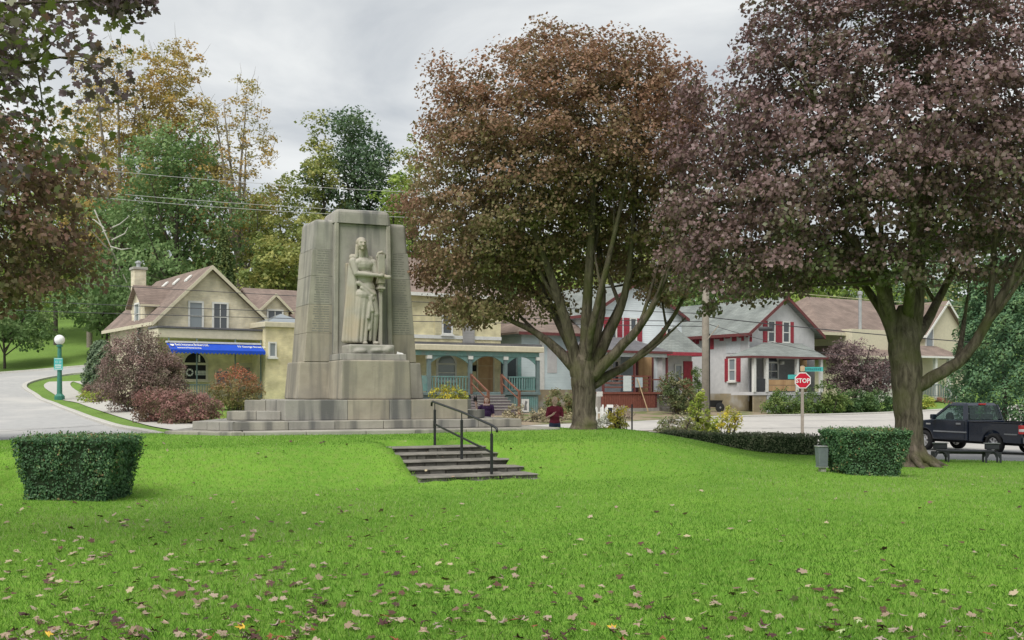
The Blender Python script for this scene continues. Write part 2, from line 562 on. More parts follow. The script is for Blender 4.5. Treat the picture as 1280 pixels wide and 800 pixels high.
# park lawn surface
MA = R(23.3)
MU, MBK = np.array([math.cos(MA), math.sin(MA)]), np.array([-math.sin(MA), math.cos(MA)])
def Yback(X):
    xs = [-80, -9.2, -8.4, -8.3, 1.5, 1.6, 3.6, 6.0, 8.8, 9.5, 14, 80]
    ys = [26.9, 26.6, 26.6, 31.0, 31.0, 30.2, 30.3, 31.0, 30.2, 27.6, 27.3, 27.2]
    return np.interp(X, xs, ys)
STAIR_O = np.array([-1.71, 19.1]); STAIR_W = 2.42; STAIR_RUN = 3.35; STAIR_RISE = 0.5
def stair_local(X, Y):
    dx_, dy_ = X - STAIR_O[0], Y - STAIR_O[1]
    return dx_ * MU[0] + dy_ * MU[1], dx_ * MBK[0] + dy_ * MBK[1]
def Lz(X, Y, cut=True):
    X = np.asarray(X, float); Y = np.asarray(Y, float)
    q = X * MBK[0] + Y * MBK[1]
    s = 0.45 + 0.55 * sstep(-17, -9, X)
    s = s * (1 - sstep(2.6, 7.2, X - 0.12 * (Y - 28)))
    t = np.clip((q - 17.75) / 2.65, 0, 1) * .6 + .4 * sstep(17.9, 20.3, q)
    z = 0.60 * s * t - 0.13 * sstep(5, 9, X) * sstep(17, 25, Y) + 0.03 * np.sin(X * 0.7 + 1) * np.sin(Y * 0.5)
    if cut:
        u, w = stair_local(X, Y)
        ins = (u > 0.05) & (u < STAIR_W - 0.05) & (w > -0.1) & (w < STAIR_RUN + 0.1)
        z = np.where(ins, np.minimum(z - .1, w / STAIR_RUN * STAIR_RISE - .16), z)
    return z
def L1(x, y, cut=False): return float(Lz(np.array([x]), np.array([y]), cut)[0])

def grid_obj(name, Xs, Ys, Z, mat, parent=None):
    ny, nx = Z.shape
    V = np.c_[np.asarray(Xs).ravel(), np.asarray(Ys).ravel(), Z.ravel()]
    idx = np.arange(nx * ny).reshape(ny, nx)
    Fc = np.c_[idx[:-1, :-1].ravel(), idx[:-1, 1:].ravel(), idx[1:, 1:].ravel(), idx[1:, :-1].ravel()]
    me = bpy.data.meshes.new(name)
    me.from_pydata(V.tolist(), [], Fc.tolist())
    me.polygons.foreach_set('use_smooth', [True] * len(me.polygons))
    me.materials.append(mat)
    return link(bpy.data.objects.new(name, me), parent)

def grass_ground(name, c1, c2, c3, fine=90):
    m, t, n, l, b = new_mat(name)
    tcn = n.new('ShaderNodeTexCoord')
    q1 = n.new('ShaderNodeTexNoise'); q1.inputs['Scale'].default_value = 0.35; q1.inputs['Detail'].default_value = 6; q1.inputs['Roughness'].default_value = 0.6
    q2 = n.new('ShaderNodeTexNoise'); q2.inputs['Scale'].default_value = fine; q2.inputs['Detail'].default_value = 3
    q3 = n.new('ShaderNodeTexNoise'); q3.inputs['Scale'].default_value = 7; q3.inputs['Detail'].default_value = 5
    for q in (q1, q2, q3): l.new(tcn.outputs['Object'], q.inputs['Vector'])
    r = n.new('ShaderNodeValToRGB')
    r.color_ramp.elements[0].position = 0.32; r.color_ramp.elements[0].color = rgb(c2)
    r.color_ramp.elements[1].position = 0.68; r.color_ramp.elements[1].color = rgb(c1)
    l.new(q1.outputs['Fac'], r.inputs[0])
    mr = n.new('ShaderNodeMapRange'); mr.inputs[1].default_value = 0.45; mr.inputs[2].default_value = 0.75
    l.new(q3.outputs['Fac'], mr.inputs[0])
    m1 = n.new('ShaderNodeMixRGB'); l.new(mr.outputs[0], m1.inputs[0]); l.new(r.outputs[0], m1.inputs[1]); m1.inputs[2].default_value = rgb(c3)
    mr2 = n.new('ShaderNodeMapRange'); mr2.inputs[1].default_value = 0.3; mr2.inputs[2].default_value = 0.7; mr2.inputs[3].default_value = 0.65; mr2.inputs[4].default_value = 1.25
    l.new(q2.outputs['Fac'], mr2.inputs[0])
    m2 = n.new('ShaderNodeMixRGB'); m2.blend_type = 'MULTIPLY'; m2.inputs[0].default_value = 1
    l.new(m1.outputs[0], m2.inputs[1]); l.new(mr2.outputs[0], m2.inputs[2])
    l.new(m2.outputs[0], b.inputs['Base Color'])
    b.inputs['Roughness'].default_value = 0.9; b.inputs['Specular IOR Level'].default_value = 0.1
    bp = n.new('ShaderNodeBump'); bp.inputs['Strength'].default_value = 0.7; bp.inputs['Distance'].default_value = 0.03
    l.new(q2.outputs['Fac'], bp.inputs['Height']); l.new(bp.outputs[0], b.inputs['Normal'])
    return m

m_lawn = grass_ground('lawn_soil_grass', (0.20, 0.38, 0.048), (0.13, 0.285, 0.036), (0.21, 0.32, 0.065))
m_hill = grass_ground('hill_grass', (0.16, 0.27, 0.055), (0.12, 0.21, 0.045), (0.18, 0.26, 0.075), fine=25)

# ground sheet to the horizon
gx = np.r_[np.array([-3000, -1500, -700, -400, -250, -170, -120]), np.arange(-90, 90.1, 1.5), np.array([120, 170, 250, 400, 700, 1500, 3000])]
gy = np.r_[np.array([-3000, -1000, -300, -100, -40]), np.arange(-20, 125.1, 1.5), np.array([135, 150, 175, 210, 260, 330, 500, 900, 1800, 4000])]
GX, GY = np.meshgrid(gx, gy)
GZ = Tz(GX, GY)
inp = (GY < Yback(GX) - 0.6) & (GY > -22) & (np.abs(GX) < 55)
GZ = np.where(inp, GZ - 0.9, GZ)
tag(grid_obj('ground', GX, GY, GZ, m_hill), kind='structure')

# park lawn
lx_ = np.r_[np.arange(-60, -20, 2.0), np.arange(-20, 20.01, 0.2), np.arange(22, 61, 2.0)]
lt_ = np.r_[np.linspace(0, 0.28, 14)[:-1], np.linspace(0.28, 1, 190)]
LX, LT = np.meshgrid(lx_, lt_)
LY = -25 + LT * (Yback(LX) + 25)
LZ = Lz(LX, LY)
LZ[-1, :] -= 0.35
tag(grid_obj('park_lawn', LX, LY, LZ, m_lawn), kind='structure')

# pavements draped on the ground
def drape(name, poly, mat, off, cell=1.5, kind='structure', zf=Tz):
    bm = bmesh.new()
    vs = [bm.verts.new((p[0], p[1], 0)) for p in poly]
    bm.faces.new(vs)
    xs = [p[0] for p in poly]; ys = [p[1] for p in poly]
    for ax, (lo, hi) in enumerate(((min(xs), max(xs)), (min(ys), max(ys)))):
        v = math.floor(lo / cell) * cell
        while v < hi:
            v += cell
            co = (v, 0, 0) if ax == 0 else (0, v, 0); no = (1, 0, 0) if ax == 0 else (0, 1, 0)
            bmesh.ops.bisect_plane(bm, geom=bm.verts[:] + bm.edges[:] + bm.faces[:], plane_co=co, plane_no=no)
    bmesh.ops.triangulate(bm, faces=bm.faces[:])
    co = np.array([v.co[:2] for v in bm.verts])
    zz = zf(co[:, 0], co[:, 1]) + off
    for v, z in zip(bm.verts, zz): v.co.z = z
    bmesh.ops.recalc_face_normals(bm, faces=bm.faces[:])
    if sum(f.normal.z for f in bm.faces) < 0: bmesh.ops.reverse_faces(bm, faces=bm.faces[:])
    for f in bm.faces: f.smooth = True
    me = bpy.data.meshes.new(name); bm.to_mesh(me); bm.free()
    me.materials.append(mat)
    return tag(link(bpy.data.objects.new(name, me)), kind=kind)

def strip(line, w0, w1):
    """polygon between two offsets (left positive) of a polyline"""
    a, b = [], []
    for i, p in enumerate(line):
        q0 = Vector(line[max(i - 1, 0)]); q1 = Vector(line[min(i + 1, len(line) - 1)])
        d = (q1 - q0).normalized(); nn = Vector((-d.y, d.x))
        a.append(Vector(p) + nn * w0); b.append(Vector(p) + nn * w1)
    return a + b[::-1]
def smooth_line(pts, per=5):
    pts = [Vector(p) for p in pts]; o = []
    for i in range(len(pts) - 1):
        p0 = pts[max(i - 1, 0)]; p1 = pts[i]; p2 = pts[i + 1]; p3 = pts[min(i + 2, len(pts) - 1)]
        for k in range(per):
            t = k / per
            o.append(0.5 * ((2 * p1) + (p2 - p0) * t + (2 * p0 - 5 * p1 + 4 * p2 - p3) * t * t + (3 * p1 - p0 - 3 * p2 + p3) * t ** 3))
    o.append(pts[-1]); return o
def kerb(name, line, w, h, mat, zf=Tz, z_add=0.0):
    mb = MB(); n = len(line); prof = [(-w / 2, -0.12), (-w / 2, h - 0.02), (-w / 2 + 0.02, h), (w / 2 - 0.02, h), (w / 2, h - 0.02), (w / 2, -0.12)]
    vs, fs = [], []
    for i, p in enumerate(line):
        q0 = Vector(line[max(i - 1, 0)]); q1 = Vector(line[min(i + 1, n - 1)])
        d = (q1 - q0).normalized(); nn = Vector((-d.y, d.x)); z = float(zf(np.array([p[0]]), np.array([p[1]]))[0]) + z_add
        for a, b in prof:
            vs.append((p[0] + nn.x * a, p[1] + nn.y * a, z + b))
    k = len(prof)
    for i in range(n - 1):
        for j in range(k - 1):
            fs.append((i * k + j, i * k + j + 1, (i + 1) * k + j + 1, (i + 1) * k + j))
    fs.append(tuple(range(k))); fs.append(tuple(reversed(range((n - 1) * k, n * k))))
    mb.add(vs, fs)
    return tag(mb.build(name, mat), kind='structure')

m_asph = M('worn_asphalt', (0.40, 0.40, 0.39), (0.33, 0.33, 0.33), scale=3, rough=0.9, bump=0.25, bscale=60, stain=(0.46, 0.45, 0.43), stain_scale=0.25)
m_conc_road = M('pale_concrete_road', (0.47, 0.45, 0.42), (0.40, 0.385, 0.36), scale=2, rough=0.9, bump=0.2, bscale=50, stain=(0.36, 0.345, 0.33), stain_scale=0.3, stain_lo=.5, stain_hi=.7)
m_walk = M('sidewalk_concrete', (0.47, 0.46, 0.42), (0.40, 0.39, 0.36), scale=4, rough=0.9, bump=0.15)
m_kerb = M('kerb_concrete', (0.50, 0.49, 0.45), (0.40, 0.39, 0.36), scale=6, rough=0.9, bump=0.2)
m_paint = M('road_paint_white', (0.75, 0.75, 0.72), (0.6, 0.6, 0.58), scale=8, rough=0.7)
m_mulch = M('garden_soil', (0.20, 0.15, 0.10), (0.11, 0.08, 0.055), scale=9, rough=1, bump=0.6, bscale=30)

left_kerb = smooth_line([(-8.9, 28.6), (-10.5, 31), (-13.6, 36), (-17.5, 43), (-22.6, 52), (-27.9, 61), (-31.4, 67), (-32.6, 70.5), (-32.4, 73.8), (-30.5, 76.2), (-22, 79.5), (-12, 82)])
lk = [(p.x, p.y) for p in left_kerb]
drape('street', lk + [(-12, 88), (-22, 86), (-33.7, 82.8), (-40.4, 82.2), (-75, 79), (-75, 27.15), (-9.2, 26.9)], m_asph, 0.03)
far_kerb = smooth_line([(-75, 79.2), (-55, 81.4), (-40.4, 82.4), (-33.7, 83.0), (-22, 86.2), (-12, 88.2)])
kerb('kerb', far_kerb, 0.35, 0.16, m_kerb)
kerb('kerb', left_kerb, 0.28, 0.13, m_kerb)
drape('sidewalk', strip(left_kerb[:36], -1.15, -2.75), m_walk, 0.035)
drape('sidewalk', [(-26.5, 66.5), (-29.9, 70.8), (-20, 76), (-18.5, 73.5)], m_walk, 0.032)
for i, (dy0, t) in enumerate(((0.0, 0.12), (3.2, 0.1))):
    pass
# crossing line on the left street
drape('crossing_line', [(-60, 33.2), (-60, 33.45), (-20.5, 33.3), (-20.5, 33.05)], m_paint, 0.036)

yard = [(-8.4, 31.6), (-6, 38), (-2, 46), (3, 52), (9.2, 57), (23.4, 66), (36.4, 74), (80, 101)]
front = [(x, float(Yback(x)) + 0.02) for x in np.linspace(60, -8.2, 140)]
drape('street', [(-8.8, 28.4), (-8.4, 31.6)] + yard[1:] + [(80, 60), (80, 29.3)] + front, m_conc_road, 0.025)
kerb('kerb', smooth_line(yard[4:], 4), 0.3, 0.12, m_kerb)
kerb('kerb', [Vector((x, float(Yback(x)) + 0.12)) for x in np.linspace(9.6, 60, 60)], 0.22, 0.1, m_kerb)
kerb('kerb', [Vector((x, 26.95 if x < -12 else 26.82)) for x in np.linspace(-60, -9.0, 40)], 0.22, 0.14, m_kerb)
m_yard = M('yard_dirt', (0.30, 0.24, 0.17), (0.20, 0.16, 0.11), scale=1.5, rough=1, bump=0.5, bscale=12, stain=(0.12, 0.15, 0.05), stain_scale=0.8, stain_lo=.5, stain_hi=.62)
drape('house_yard', [(-8.3, 32), (-5.9, 38.1), (-1.9, 46.1), (3.1, 52.1), (9.1, 56.9), (20, 64), (14, 75), (-6, 66), (-12, 55), (-11, 40)], m_yard, 0.03)
m_oldasph = M('dark_asphalt_patch', (0.30, 0.30, 0.30), (0.24, 0.24, 0.24), scale=3, rough=0.95, bump=0.3, bscale=60)
drape('street_patch', [(10, 28.2), (40, 27.8), (40, 37.5), (10, 36.5)], m_oldasph, 0.03)
for s_ in range(3):
    y0 = 44 + s_ * 5
    drape('seam_line', [(6, y0), (60, y0 + 12 + s_), (60, y0 + 12.1 + s_), (6, y0 + 0.09)], m_oldasph, 0.032)

# ------------------------------------------------------------------ grass blades (nobody could count them)
def blades(name, n, y0, y1, h0, h1, w, seed, quad):
    g = np.random.default_rng(seed)
    inv = g.uniform(1 / y1, 1 / y0, n); Y = 1 / inv
    X = g.uniform(-1, 1, n) * (0.56 * Y + 1.6)
    keep = (Y < Yback(X) - 0.1) & (g.random(n) < ((1 - sstep(10.5, 16, Y)) if quad else (0.12 + 0.88 * sstep(10.5, 16, Y))))
    u, wv = stair_local(X, Y)
    keep &= ~((u > 0.02) & (u < STAIR_W - 0.02) & (wv > -0.05) & (wv < STAIR_RUN + 0.08))
    X, Y = X[keep], Y[keep]; n = len(X)
    Z = Lz(X, Y, False) - 0.004
    sc = np.maximum(1.0, Y / 9.0)
    patch = np.sin(X * 1.3 + np.sin(Y * .9) * 1.5) * np.sin(Y * 1.1 + 2 + np.sin(X * .7)) * 0.5 + 0.5
    H = g.uniform(h0, h1, n) * (0.8 + 0.35 * patch); W = w * sc * g.uniform(0.7, 1.3, n)
    a = g.uniform(0, 2 * np.pi, n); lean = g.uniform(0.1, 0.9, n) * H; la = g.uniform(0, 2 * np.pi, n)
    sx, sy = np.cos(a) * W, np.sin(a) * W
    tx, ty = X + np.cos(la) * lean, Y + np.sin(la) * lean
    B1 = np.c_[X - sx, Y - sy, Z]; B2 = np.c_[X + sx, Y + sy, Z]; Tp = np.c_[tx, ty, Z + H]
    big = np.sin(X * .33 + 1.3 * np.sin(Y * .21)) * np.sin(Y * .29 + 1 + np.sin(X * .17 + .5)); sml = np.sin(X * 4.1 + 2 * np.sin(Y * 2.3)) * np.sin(Y * 3.3 + np.sin(X * 2.9))
    tone = np.clip(0.47 + 0.24 * g.standard_normal(n) + 0.26 * (patch - .5) + .17 * big + .12 * sml, 0, 1)
    if quad:
        mx_ = X + np.cos(la) * lean * 0.3; my_ = Y + np.sin(la) * lean * 0.3
        M1 = np.c_[mx_ + sx * .75, my_ + sy * .75, Z + H * .62]; M2 = np.c_[mx_ - sx * .75, my_ - sy * .75, Z + H * .62]
        Tq = Tp
        V = np.stack([B1, B2, M1, Tq, M2], 1).reshape(-1, 3)
        return np_obj(name, V, 5, m_blade, None, tone)
    V = np.stack([B1, B2, Tp], 1).reshape(-1, 3)
    return np_obj(name, V, 3, m_blade, None, tone)
m_blade = leaf_mat('grass_blade', [(0.0, (0.08, 0.195, 0.025)), (0.3, (0.158, 0.33, 0.046)), (0.6, (0.218, 0.395, 0.062)), (0.85, (0.30, 0.45, 0.095)), (0.95, (0.38, 0.47, 0.18)), (1.0, (0.44, 0.43, 0.27))], trans=0.45, rough=0.5, spec=0.2)
tag(blades('lawn_grass', 290000, 5.2, 16, 0.024, 0.050, 0.0023, 1, True), 'short mown green grass blades of the near lawn', 'grass', kind='stuff')
tag(blades('lawn_grass', 360000, 9.5, 30, 0.024, 0.048, 0.0026, 2, False), 'short mown green grass blades of the lawn towards the mound', 'grass', kind='stuff')

# ------------------------------------------------------------------ fallen leaves
def maple_outline(lobes=5, jag=0.0, g=random):
    pts = []
    tips = [(-150, .55), (-95, .62), (-48, .9), (0, 1.0), (48, .9), (95, .62), (150, .55)] if lobes > 5 else [(-105, .72), (-52, .92), (0, 1.05), (52, .92), (105, .72)]
    pts.append((0.0, -0.28))
    for i, (ang, r) in enumerate(tips):
        a = math.radians(ang)
        if i > 0:
            am = math.radians((ang + tips[i - 1][0]) / 2)
            pts.append((0.46 * math.sin(am), 0.46 * math.cos(am)))
        rr = r * (1 + g.uniform(-.08, .08))
        pts.append((0.74 * rr * math.sin(a - .16), 0.74 * rr * math.cos(a - .16)))
        pts.append((rr * math.sin(a), rr * math.cos(a)))
        pts.append((0.74 * rr * math.sin(a + .16), 0.74 * rr * math.cos(a + .16)))
    return pts
def fallen_leaf_mesh(k):
    g = random.Random(100 + k)
    out_ = maple_outline(5, 0, g)
    curl = g.uniform(0.5, 1.6); ax = g.uniform(0, math.pi)
    vs = [(0, 0.1, 0)]; 
    for x, y in out_:
        d = x * math.cos(ax) + y * math.sin(ax)
        vs.append((x, y, curl * 0.55 * d * d + g.uniform(-.05, .1)))
    mn = min(v[2] for v in vs)
    vs = [(v[0] * .5, v[1] * .5, (v[2] - mn) * .5) for v in vs]
    n = len(out_)
    fs = [(0, 1 + i, 1 + (i + 1) % n) for i in range(n)]
    mb = MB().add(vs, fs)
    mb.tube([(0, -.13, .02), (0.02, -.38, .03 + .1 * g.random()), (0.07, -.55, .05)], [.012, .01, .008], 3)
    return mb.mesh('fallen_leaf')
LEAFK = [('dry_tan_leaf', (0.40, 0.31, 0.22), (0.20, 0.14, 0.095), 'pale tan dry maple leaf lying curled on the mown grass', .34),
         ('grey_pink_leaf', (0.36, 0.30, 0.25), (0.20, 0.155, 0.125), 'greyish pink maple leaf lying underside up on the mown grass', .22),
         ('dark_maroon_leaf', (0.085, 0.035, 0.03), (0.04, 0.018, 0.018), 'dark maroon withered maple leaf lying on the mown grass', .31),
         ('rust_leaf', (0.26, 0.10, 0.04), (0.16, 0.06, 0.03), 'rust brown maple leaf lying on the mown grass', .08),
         ('yellow_leaf', (0.66, 0.45, 0.05), (0.5, 0.32, 0.05), 'bright yellow maple leaf lying on the mown grass', .012),
         ('pale_green_leaf', (0.42, 0.47, 0.25), (0.3, 0.36, 0.18), 'pale green maple leaf lying on the mown grass', .02)]
leaf_meshes = []
for i, (nm, c1, c2, lb, p) in enumerate(LEAFK):
    mt = M(nm, c1, c2, scale=4, rough=0.7, bump=0.3, bscale=9)
    row = []
    for k in range(4):
        me = fallen_leaf_mesh(i * 4 + k); me.materials.append(mt); row.append(me)
    leaf_meshes.append(row)
g = random.Random(5)
spots = []
for _ in range(5200):
    inv = g.uniform(1 / 17.5, 1 / 6.6); y = 1 / inv; x = g.uniform(-1, 1) * (0.53 * y)
    fx = x / (0.5 * y)
    dens = (0.16 + 0.84 * ((inv - 1 / 17.5) / (1 / 6.6 - 1 / 17.5)) ** 1.2)
    dens *= 1.15 if fx < -0.35 else (0.5 if fx < 0.2 else 0.5)
    dens *= 0.35 + 1.3 * max(0, mnoise.noise(Vector((x * .9, y * .55, 3))) + .42)
    if g.random() < dens: spots.append((x, y))
g.shuffle(spots)
cl = []
for (x, y) in spots[:60]:          # small drifts
    if y < 10.5 and g.random() < .6:
        for _ in range(g.randint(2, 4)): cl.append((x + g.gauss(0, .13), y + g.gauss(0, .16)))
spots = cl[:95] + [s for s in spots]
big = sorted(spots[:820], key=lambda s: s[1])
solo, rest = big[:300], big[300:]
def leaf_pick():
    r = g.random(); a = 0
    for i, q in enumerate(LEAFK):
        a += q[4]
        if r < a: return i
    return 0
for (x, y) in solo:
    i = leaf_pick(); me = g.choice(leaf_meshes[i])
    o = bpy.data.objects.new('fallen_leaf', me)
    s = g.uniform(0.065, 0.125)
    o.scale = (s * g.uniform(.75, 1.1), s, s * g.uniform(.6, 1.5))
    o.location = (x, y, L1(x, y) + 0.028)
    o.rotation_euler = (g.gauss(0, .22) + (math.pi if g.random() < .3 else 0), g.gauss(0, .22), g.uniform(0, 6.28))
    if abs(o.rotation_euler.x) > 1.5: o.location.z += 0.03
    link(o); tag(o, LEAFK[i][3], 'leaf', 'leaves fallen on the lawn: ' + LEAFK[i][0].replace('_', ' '))
litter_spots = rest

# cracks and tar seams in the streets
g = random.Random(77)
m_crack = M('tar_crack', (0.16, 0.16, 0.16), (0.11, 0.11, 0.11), scale=8, rough=.9)
def crack(p, ang, n, step, w):
    pts = [Vector(p)]
    for _ in range(n):
        ang += g.gauss(0, .28); pts.append(pts[-1] + Vector((math.cos(ang), math.sin(ang))) * step)
    drape('road_crack', strip(pts, w, -w), m_crack, 0.041)
for p, a_, n_ in (((-26, 31), .1, 12), ((-20, 36), 2.1, 10), ((-33, 40), .4, 12), ((-30, 52), 1.9, 9), ((-40, 60), .3, 9), ((-17, 30), 1.9, 8), ((-38, 34), 0, 14), ((14, 42), .5, 14), ((22, 50), .45, 14), ((12, 50), .6, 14), ((26, 40), .2, 10), ((4, 36), .7, 10), ((9, 40), 1.6, 8)):
    crack(p, a_, n_, 1.1, .035)
m_patch = M('asphalt_patch', (0.30, 0.30, 0.305), (0.25, 0.25, 0.255), scale=4, rough=.95, bump=.3, bscale=60)
drape('street_patch', [(-60, 27.6), (-11.5, 27.4), (-12.2, 30.5), (-60, 31.6)], m_patch, 0.034)
drape('street_patch', [(-27, 44), (-25, 44.2), (-24.6, 45.6), (-26.8, 45.5)], m_patch, 0.034)
# ------------------------------------------------------------------ war memorial
m_stone = M('limestone', (0.385, 0.365, 0.31), (0.305, 0.288, 0.245), scale=2.2, rough=0.92, bump=0.35, bscale=30, stain=(0.235, 0.225, 0.205), stain_scale=0.9, streak=(0.17, 0.165, 0.15))
m_stone_tan = M('limestone_tan', (0.385, 0.35, 0.28), (0.30, 0.27, 0.215), scale=2, rough=0.92, bump=0.35, bscale=30, stain=(0.26, 0.245, 0.215), stain_scale=0.8, streak=(.21, .195, .165))
m_stone_grey = M('limestone_grey', (0.335, 0.32, 0.285), (0.255, 0.245, 0.22), scale=2.4, rough=0.92, bump=0.35, bscale=30, stain=(0.37, 0.355, 0.32), stain_scale=0.8, streak=(0.14, 0.14, 0.135))
m_stone_pale = M('limestone_pale', (0.40, 0.385, 0.34), (0.325, 0.31, 0.275), scale=2.4, rough=0.9, bump=0.3, bscale=25, stain=(0.26, 0.25, 0.225), stain_scale=1.2)
m_statue = M('statue_stone', (0.40, 0.378, 0.325), (0.315, 0.297, 0.252), scale=2.5, rough=0.85, bump=0.2, bscale=25, stain=(0.38, 0.325, 0.245), stain_scale=1.0, stain_lo=.52, stain_hi=.7)
MF = Frame(-3.65, 28.08, MA, 0.0)
mon = MF.root('war_memorial', 'tall grey limestone war memorial with carved robed figure on stepped plinth', 'monument')
g = random.Random(3)

def stone_row(parent, path, cuts, depth, z0, z1, mats, bev=0.02):
    """a course of separate blocks along a 2-D path (front edge, left to right); cuts are fractions of its length"""
    path = [Vector(p) for p in path]
    seg = [(path[i + 1] - path[i]).length for i in range(len(path) - 1)]; tot = sum(seg)
    cum = [0]
    for s in seg: cum.append(cum[-1] + s)
    cs = sorted(set([0.0, 1.0] + list(cuts) + [c / tot for c in cum[1:-1]]))
    def pt(s):
        s *= tot
        for i in range(len(seg)):
            if s <= cum[i + 1] + 1e-6:
                return path[i] + (path[i + 1] - path[i]) * ((s - cum[i]) / seg[i]), i
        return path[-1], len(seg) - 1
    nrm = []
    for i in range(len(seg)):
        d = (path[i + 1] - path[i]).normalized(); nrm.append(Vector((-d.y, d.x)))
    def vn(s):      # inward direction, mitred at corners
        p, i = pt(s)
        for j in range(1, len(path) - 1):
            if abs(s * tot - cum[j]) < 1e-4:
                b = (nrm[j - 1] + nrm[j]); return b / max(b.length_squared / 2, .2)
        return nrm[i]
    for a, b in zip(cs[:-1], cs[1:]):
        pa, pb = pt(a)[0], pt(b)[0]; na, nb = vn(a), vn(b)
        d = (pb - pa).normalized() * 0.004
        jit = g.uniform(-.006, .006)
        p0, p1 = pa + d - na * jit, pb - d - nb * jit; p2, p3 = pb - d + nb * depth, pa + d + na * depth
        MB().hexa([(p0.x, p0.y, z0), (p1.x, p1.y, z0), (p2.x, p2.y, z0), (p3.x, p3.y, z0), (p0.x, p0.y, z1), (p1.x, p1.y, z1), (p2.x, p2.y, z1), (p3.x, p3.y, z1)]
                  ).build('stone_block', g.choice(mats), parent, bevel=bev, seg=2)

def core(name, pts, z0, z1, parent):
    return MB().prism([(p[0], p[1], z0) for p in pts], (0, 0, z1 - z0)).build(name, m_stone_grey, parent)

lc = lambda X, Y: MF.local(X, Y)
C1 = lc(-8.67, 25.9); A1 = (lc(-6.76, 25.1)[0], -1.5); R1 = (lc(1.31, 28.3)[0], -1.5)
A1 = (A1[0], lc(-6.76, 25.1)[1]); R1 = (R1[0], lc(1.31, 28.3)[1])
slab = core('lower_slab', [(C1[0] + .1, C1[1] + .25), (A1[0] + .05, A1[1] + .1), (R1[0] - .1, R1[1] + .1), (R1[0] - .1, 3.6), (C1[0] + 1.5, 3.9)], 0.2, 0.684, mon)
stone_row(slab, [C1, A1, R1], [.1, .22, .36, .5, .62, .75, .88], 0.8, 0.5, 0.69, [m_stone_pale, m_stone_pale, m_stone], 0.025)
stone_row(slab, [R1, (R1[0], 3.5)], [.35, .7], 0.8, 0.45, 0.688, [m_stone_pale, m_stone], 0.025)
# rough footing stones under the slab
stone_row(slab, [(C1[0] + .15, C1[1] + .12), (A1[0], A1[1] + .08), (R1[0] - .1, R1[1] + .08)], [.06, .13, .2, .3, .38, .46, .55, .63, .7, .8, .9], 0.5, 0.3, 0.5, [m_stone, m_stone_grey, m_stone_tan], 0.03)
C2 = lc(-8.15, 26.5); A2 = (A1[0] + .15, A1[1] + .72); R2 = (lc(0.375, 28.67)[0], A1[1] + .72)
st2 = core('upper_slab', [(C2[0] + .1, C2[1] + .25), (A2[0] + .05, A2[1] + .1), (R2[0] - .1, R2[1] + .1), (R2[0] - .1, 3.3), (C2[0] + 1.4, 3.6)], 0.6, 0.908, mon)
stone_row(st2, [C2, A2, R2], [.055, .1, .15, .3, .43, .57, .72, .86], 0.7, 0.692, 0.915, [m_stone, m_stone, m_stone_grey, m_stone_pale], 0.022)
stone_row(st2, [R2, (R2[0], 3.2)], [.3, .65], 0.7, 0.692, 0.912, [m_stone, m_stone_grey], 0.022)
# wing seats: left pair and right pair
wl = empty('wing_seat', (0, 0, 0)); wl.parent = mon
p0, p1 = lc(-7.5, 27.3), lc(-6.06, 27.25)
stone_row(wl, [p0, p1], [.55], 0.75, 0.92, 1.155, [m_stone_grey, m_stone, m_stone_grey], 0.02)
p0, p1 = lc(-7.2, 27.95), lc(-5.9, 27.9)
stone_row(wl, [p0, p1], [.45], 0.7, 0.92, 1.44, [m_stone_grey, m_stone_grey, m_stone], 0.02)
wl_ = list(wl.children)
del wl_
wr = empty('wing_seat', (0, 0, 0)); wr.parent = mon
xr = MF.lx(585, -.1)
stone_row(wr, [(xr + .02, 0.0), (xr + .75, .5)], [.5], 0.7, 0.92, 1.155, [m_stone, m_stone_grey], 0.02)
stone_row(wr, [(xr - .05, 0.75), (xr + .6, 1.2)], [.5], 0.7, 0.92, 1.44, [m_stone_grey], 0.02)
# central tall course
xl, xr = MF.lx(356, -.3), MF.lx(585, -.3)
cp = core('pedestal_course', [(xl + .06, -.2), (xr - .06, -.2), (xr - .06, 3.2), (xl + .06, 3.2)], 0.8, 1.443, mon)
w_ = xr - xl
stone_row(cp, [(xl, -.3), (xr, -.3)], [(MF.lx(435, -.3) - xl) / w_, (MF.lx(487, -.3) - xl) / w_, (MF.lx(514, -.3) - xl) / w_], 0.9, 0.917, 1.45, [m_stone_grey, m_stone_tan, m_stone_grey, m_stone_pale, m_stone_grey], 0.02)
stone_row(cp, [(xl, 3.3), (xl, .62)], [.5], 0.9, 0.917, 1.448, [m_stone_grey], 0.02)
stone_row(cp, [(xr, .62), (xr, 3.3)], [.5], 0.9, 0.917, 1.448, [m_stone_grey], 0.02)
# pedestal in front, shoulders behind
def frustum(name, x0, x1, yf, xb0, xb1, yb, z0, tx0, tx1, tyf, txb0, txb1, tyb, z1, mat, bev, seg=3, parent=None):
    return MB().hexa([(x0, yf, z0), (x1, yf, z0), (xb1, yb, z0), (xb0, yb, z0), (tx0, tyf, z1), (tx1, tyf, z1), (txb1, tyb, z1), (txb0, tyb, z1)]).build(name, mat, parent, bevel=bev, seg=seg, smooth=False)
frustum('pedestal', -.99, .99, 0, -.99, .99, 1.7, 1.452, -.95, .95, .03, -.95, .95, 1.7, 2.52, m_stone_tan, .05, 3, mon)
frustum('shoulder_base', -1.84, -.9, 1.5, -1.9, -.9, 3.05, 1.452, -1.76, -.9, 1.56, -1.82, -.9, 3.0, 2.50, m_stone_tan, .05, 3, mon)
frustum('shoulder_base', .9, 1.84, 1.5, .9, 1.9, 3.05, 1.452, .9, 1.76, 1.56, .9, 1.82, 3.0, 2.50, m_stone, .05, 3, mon)
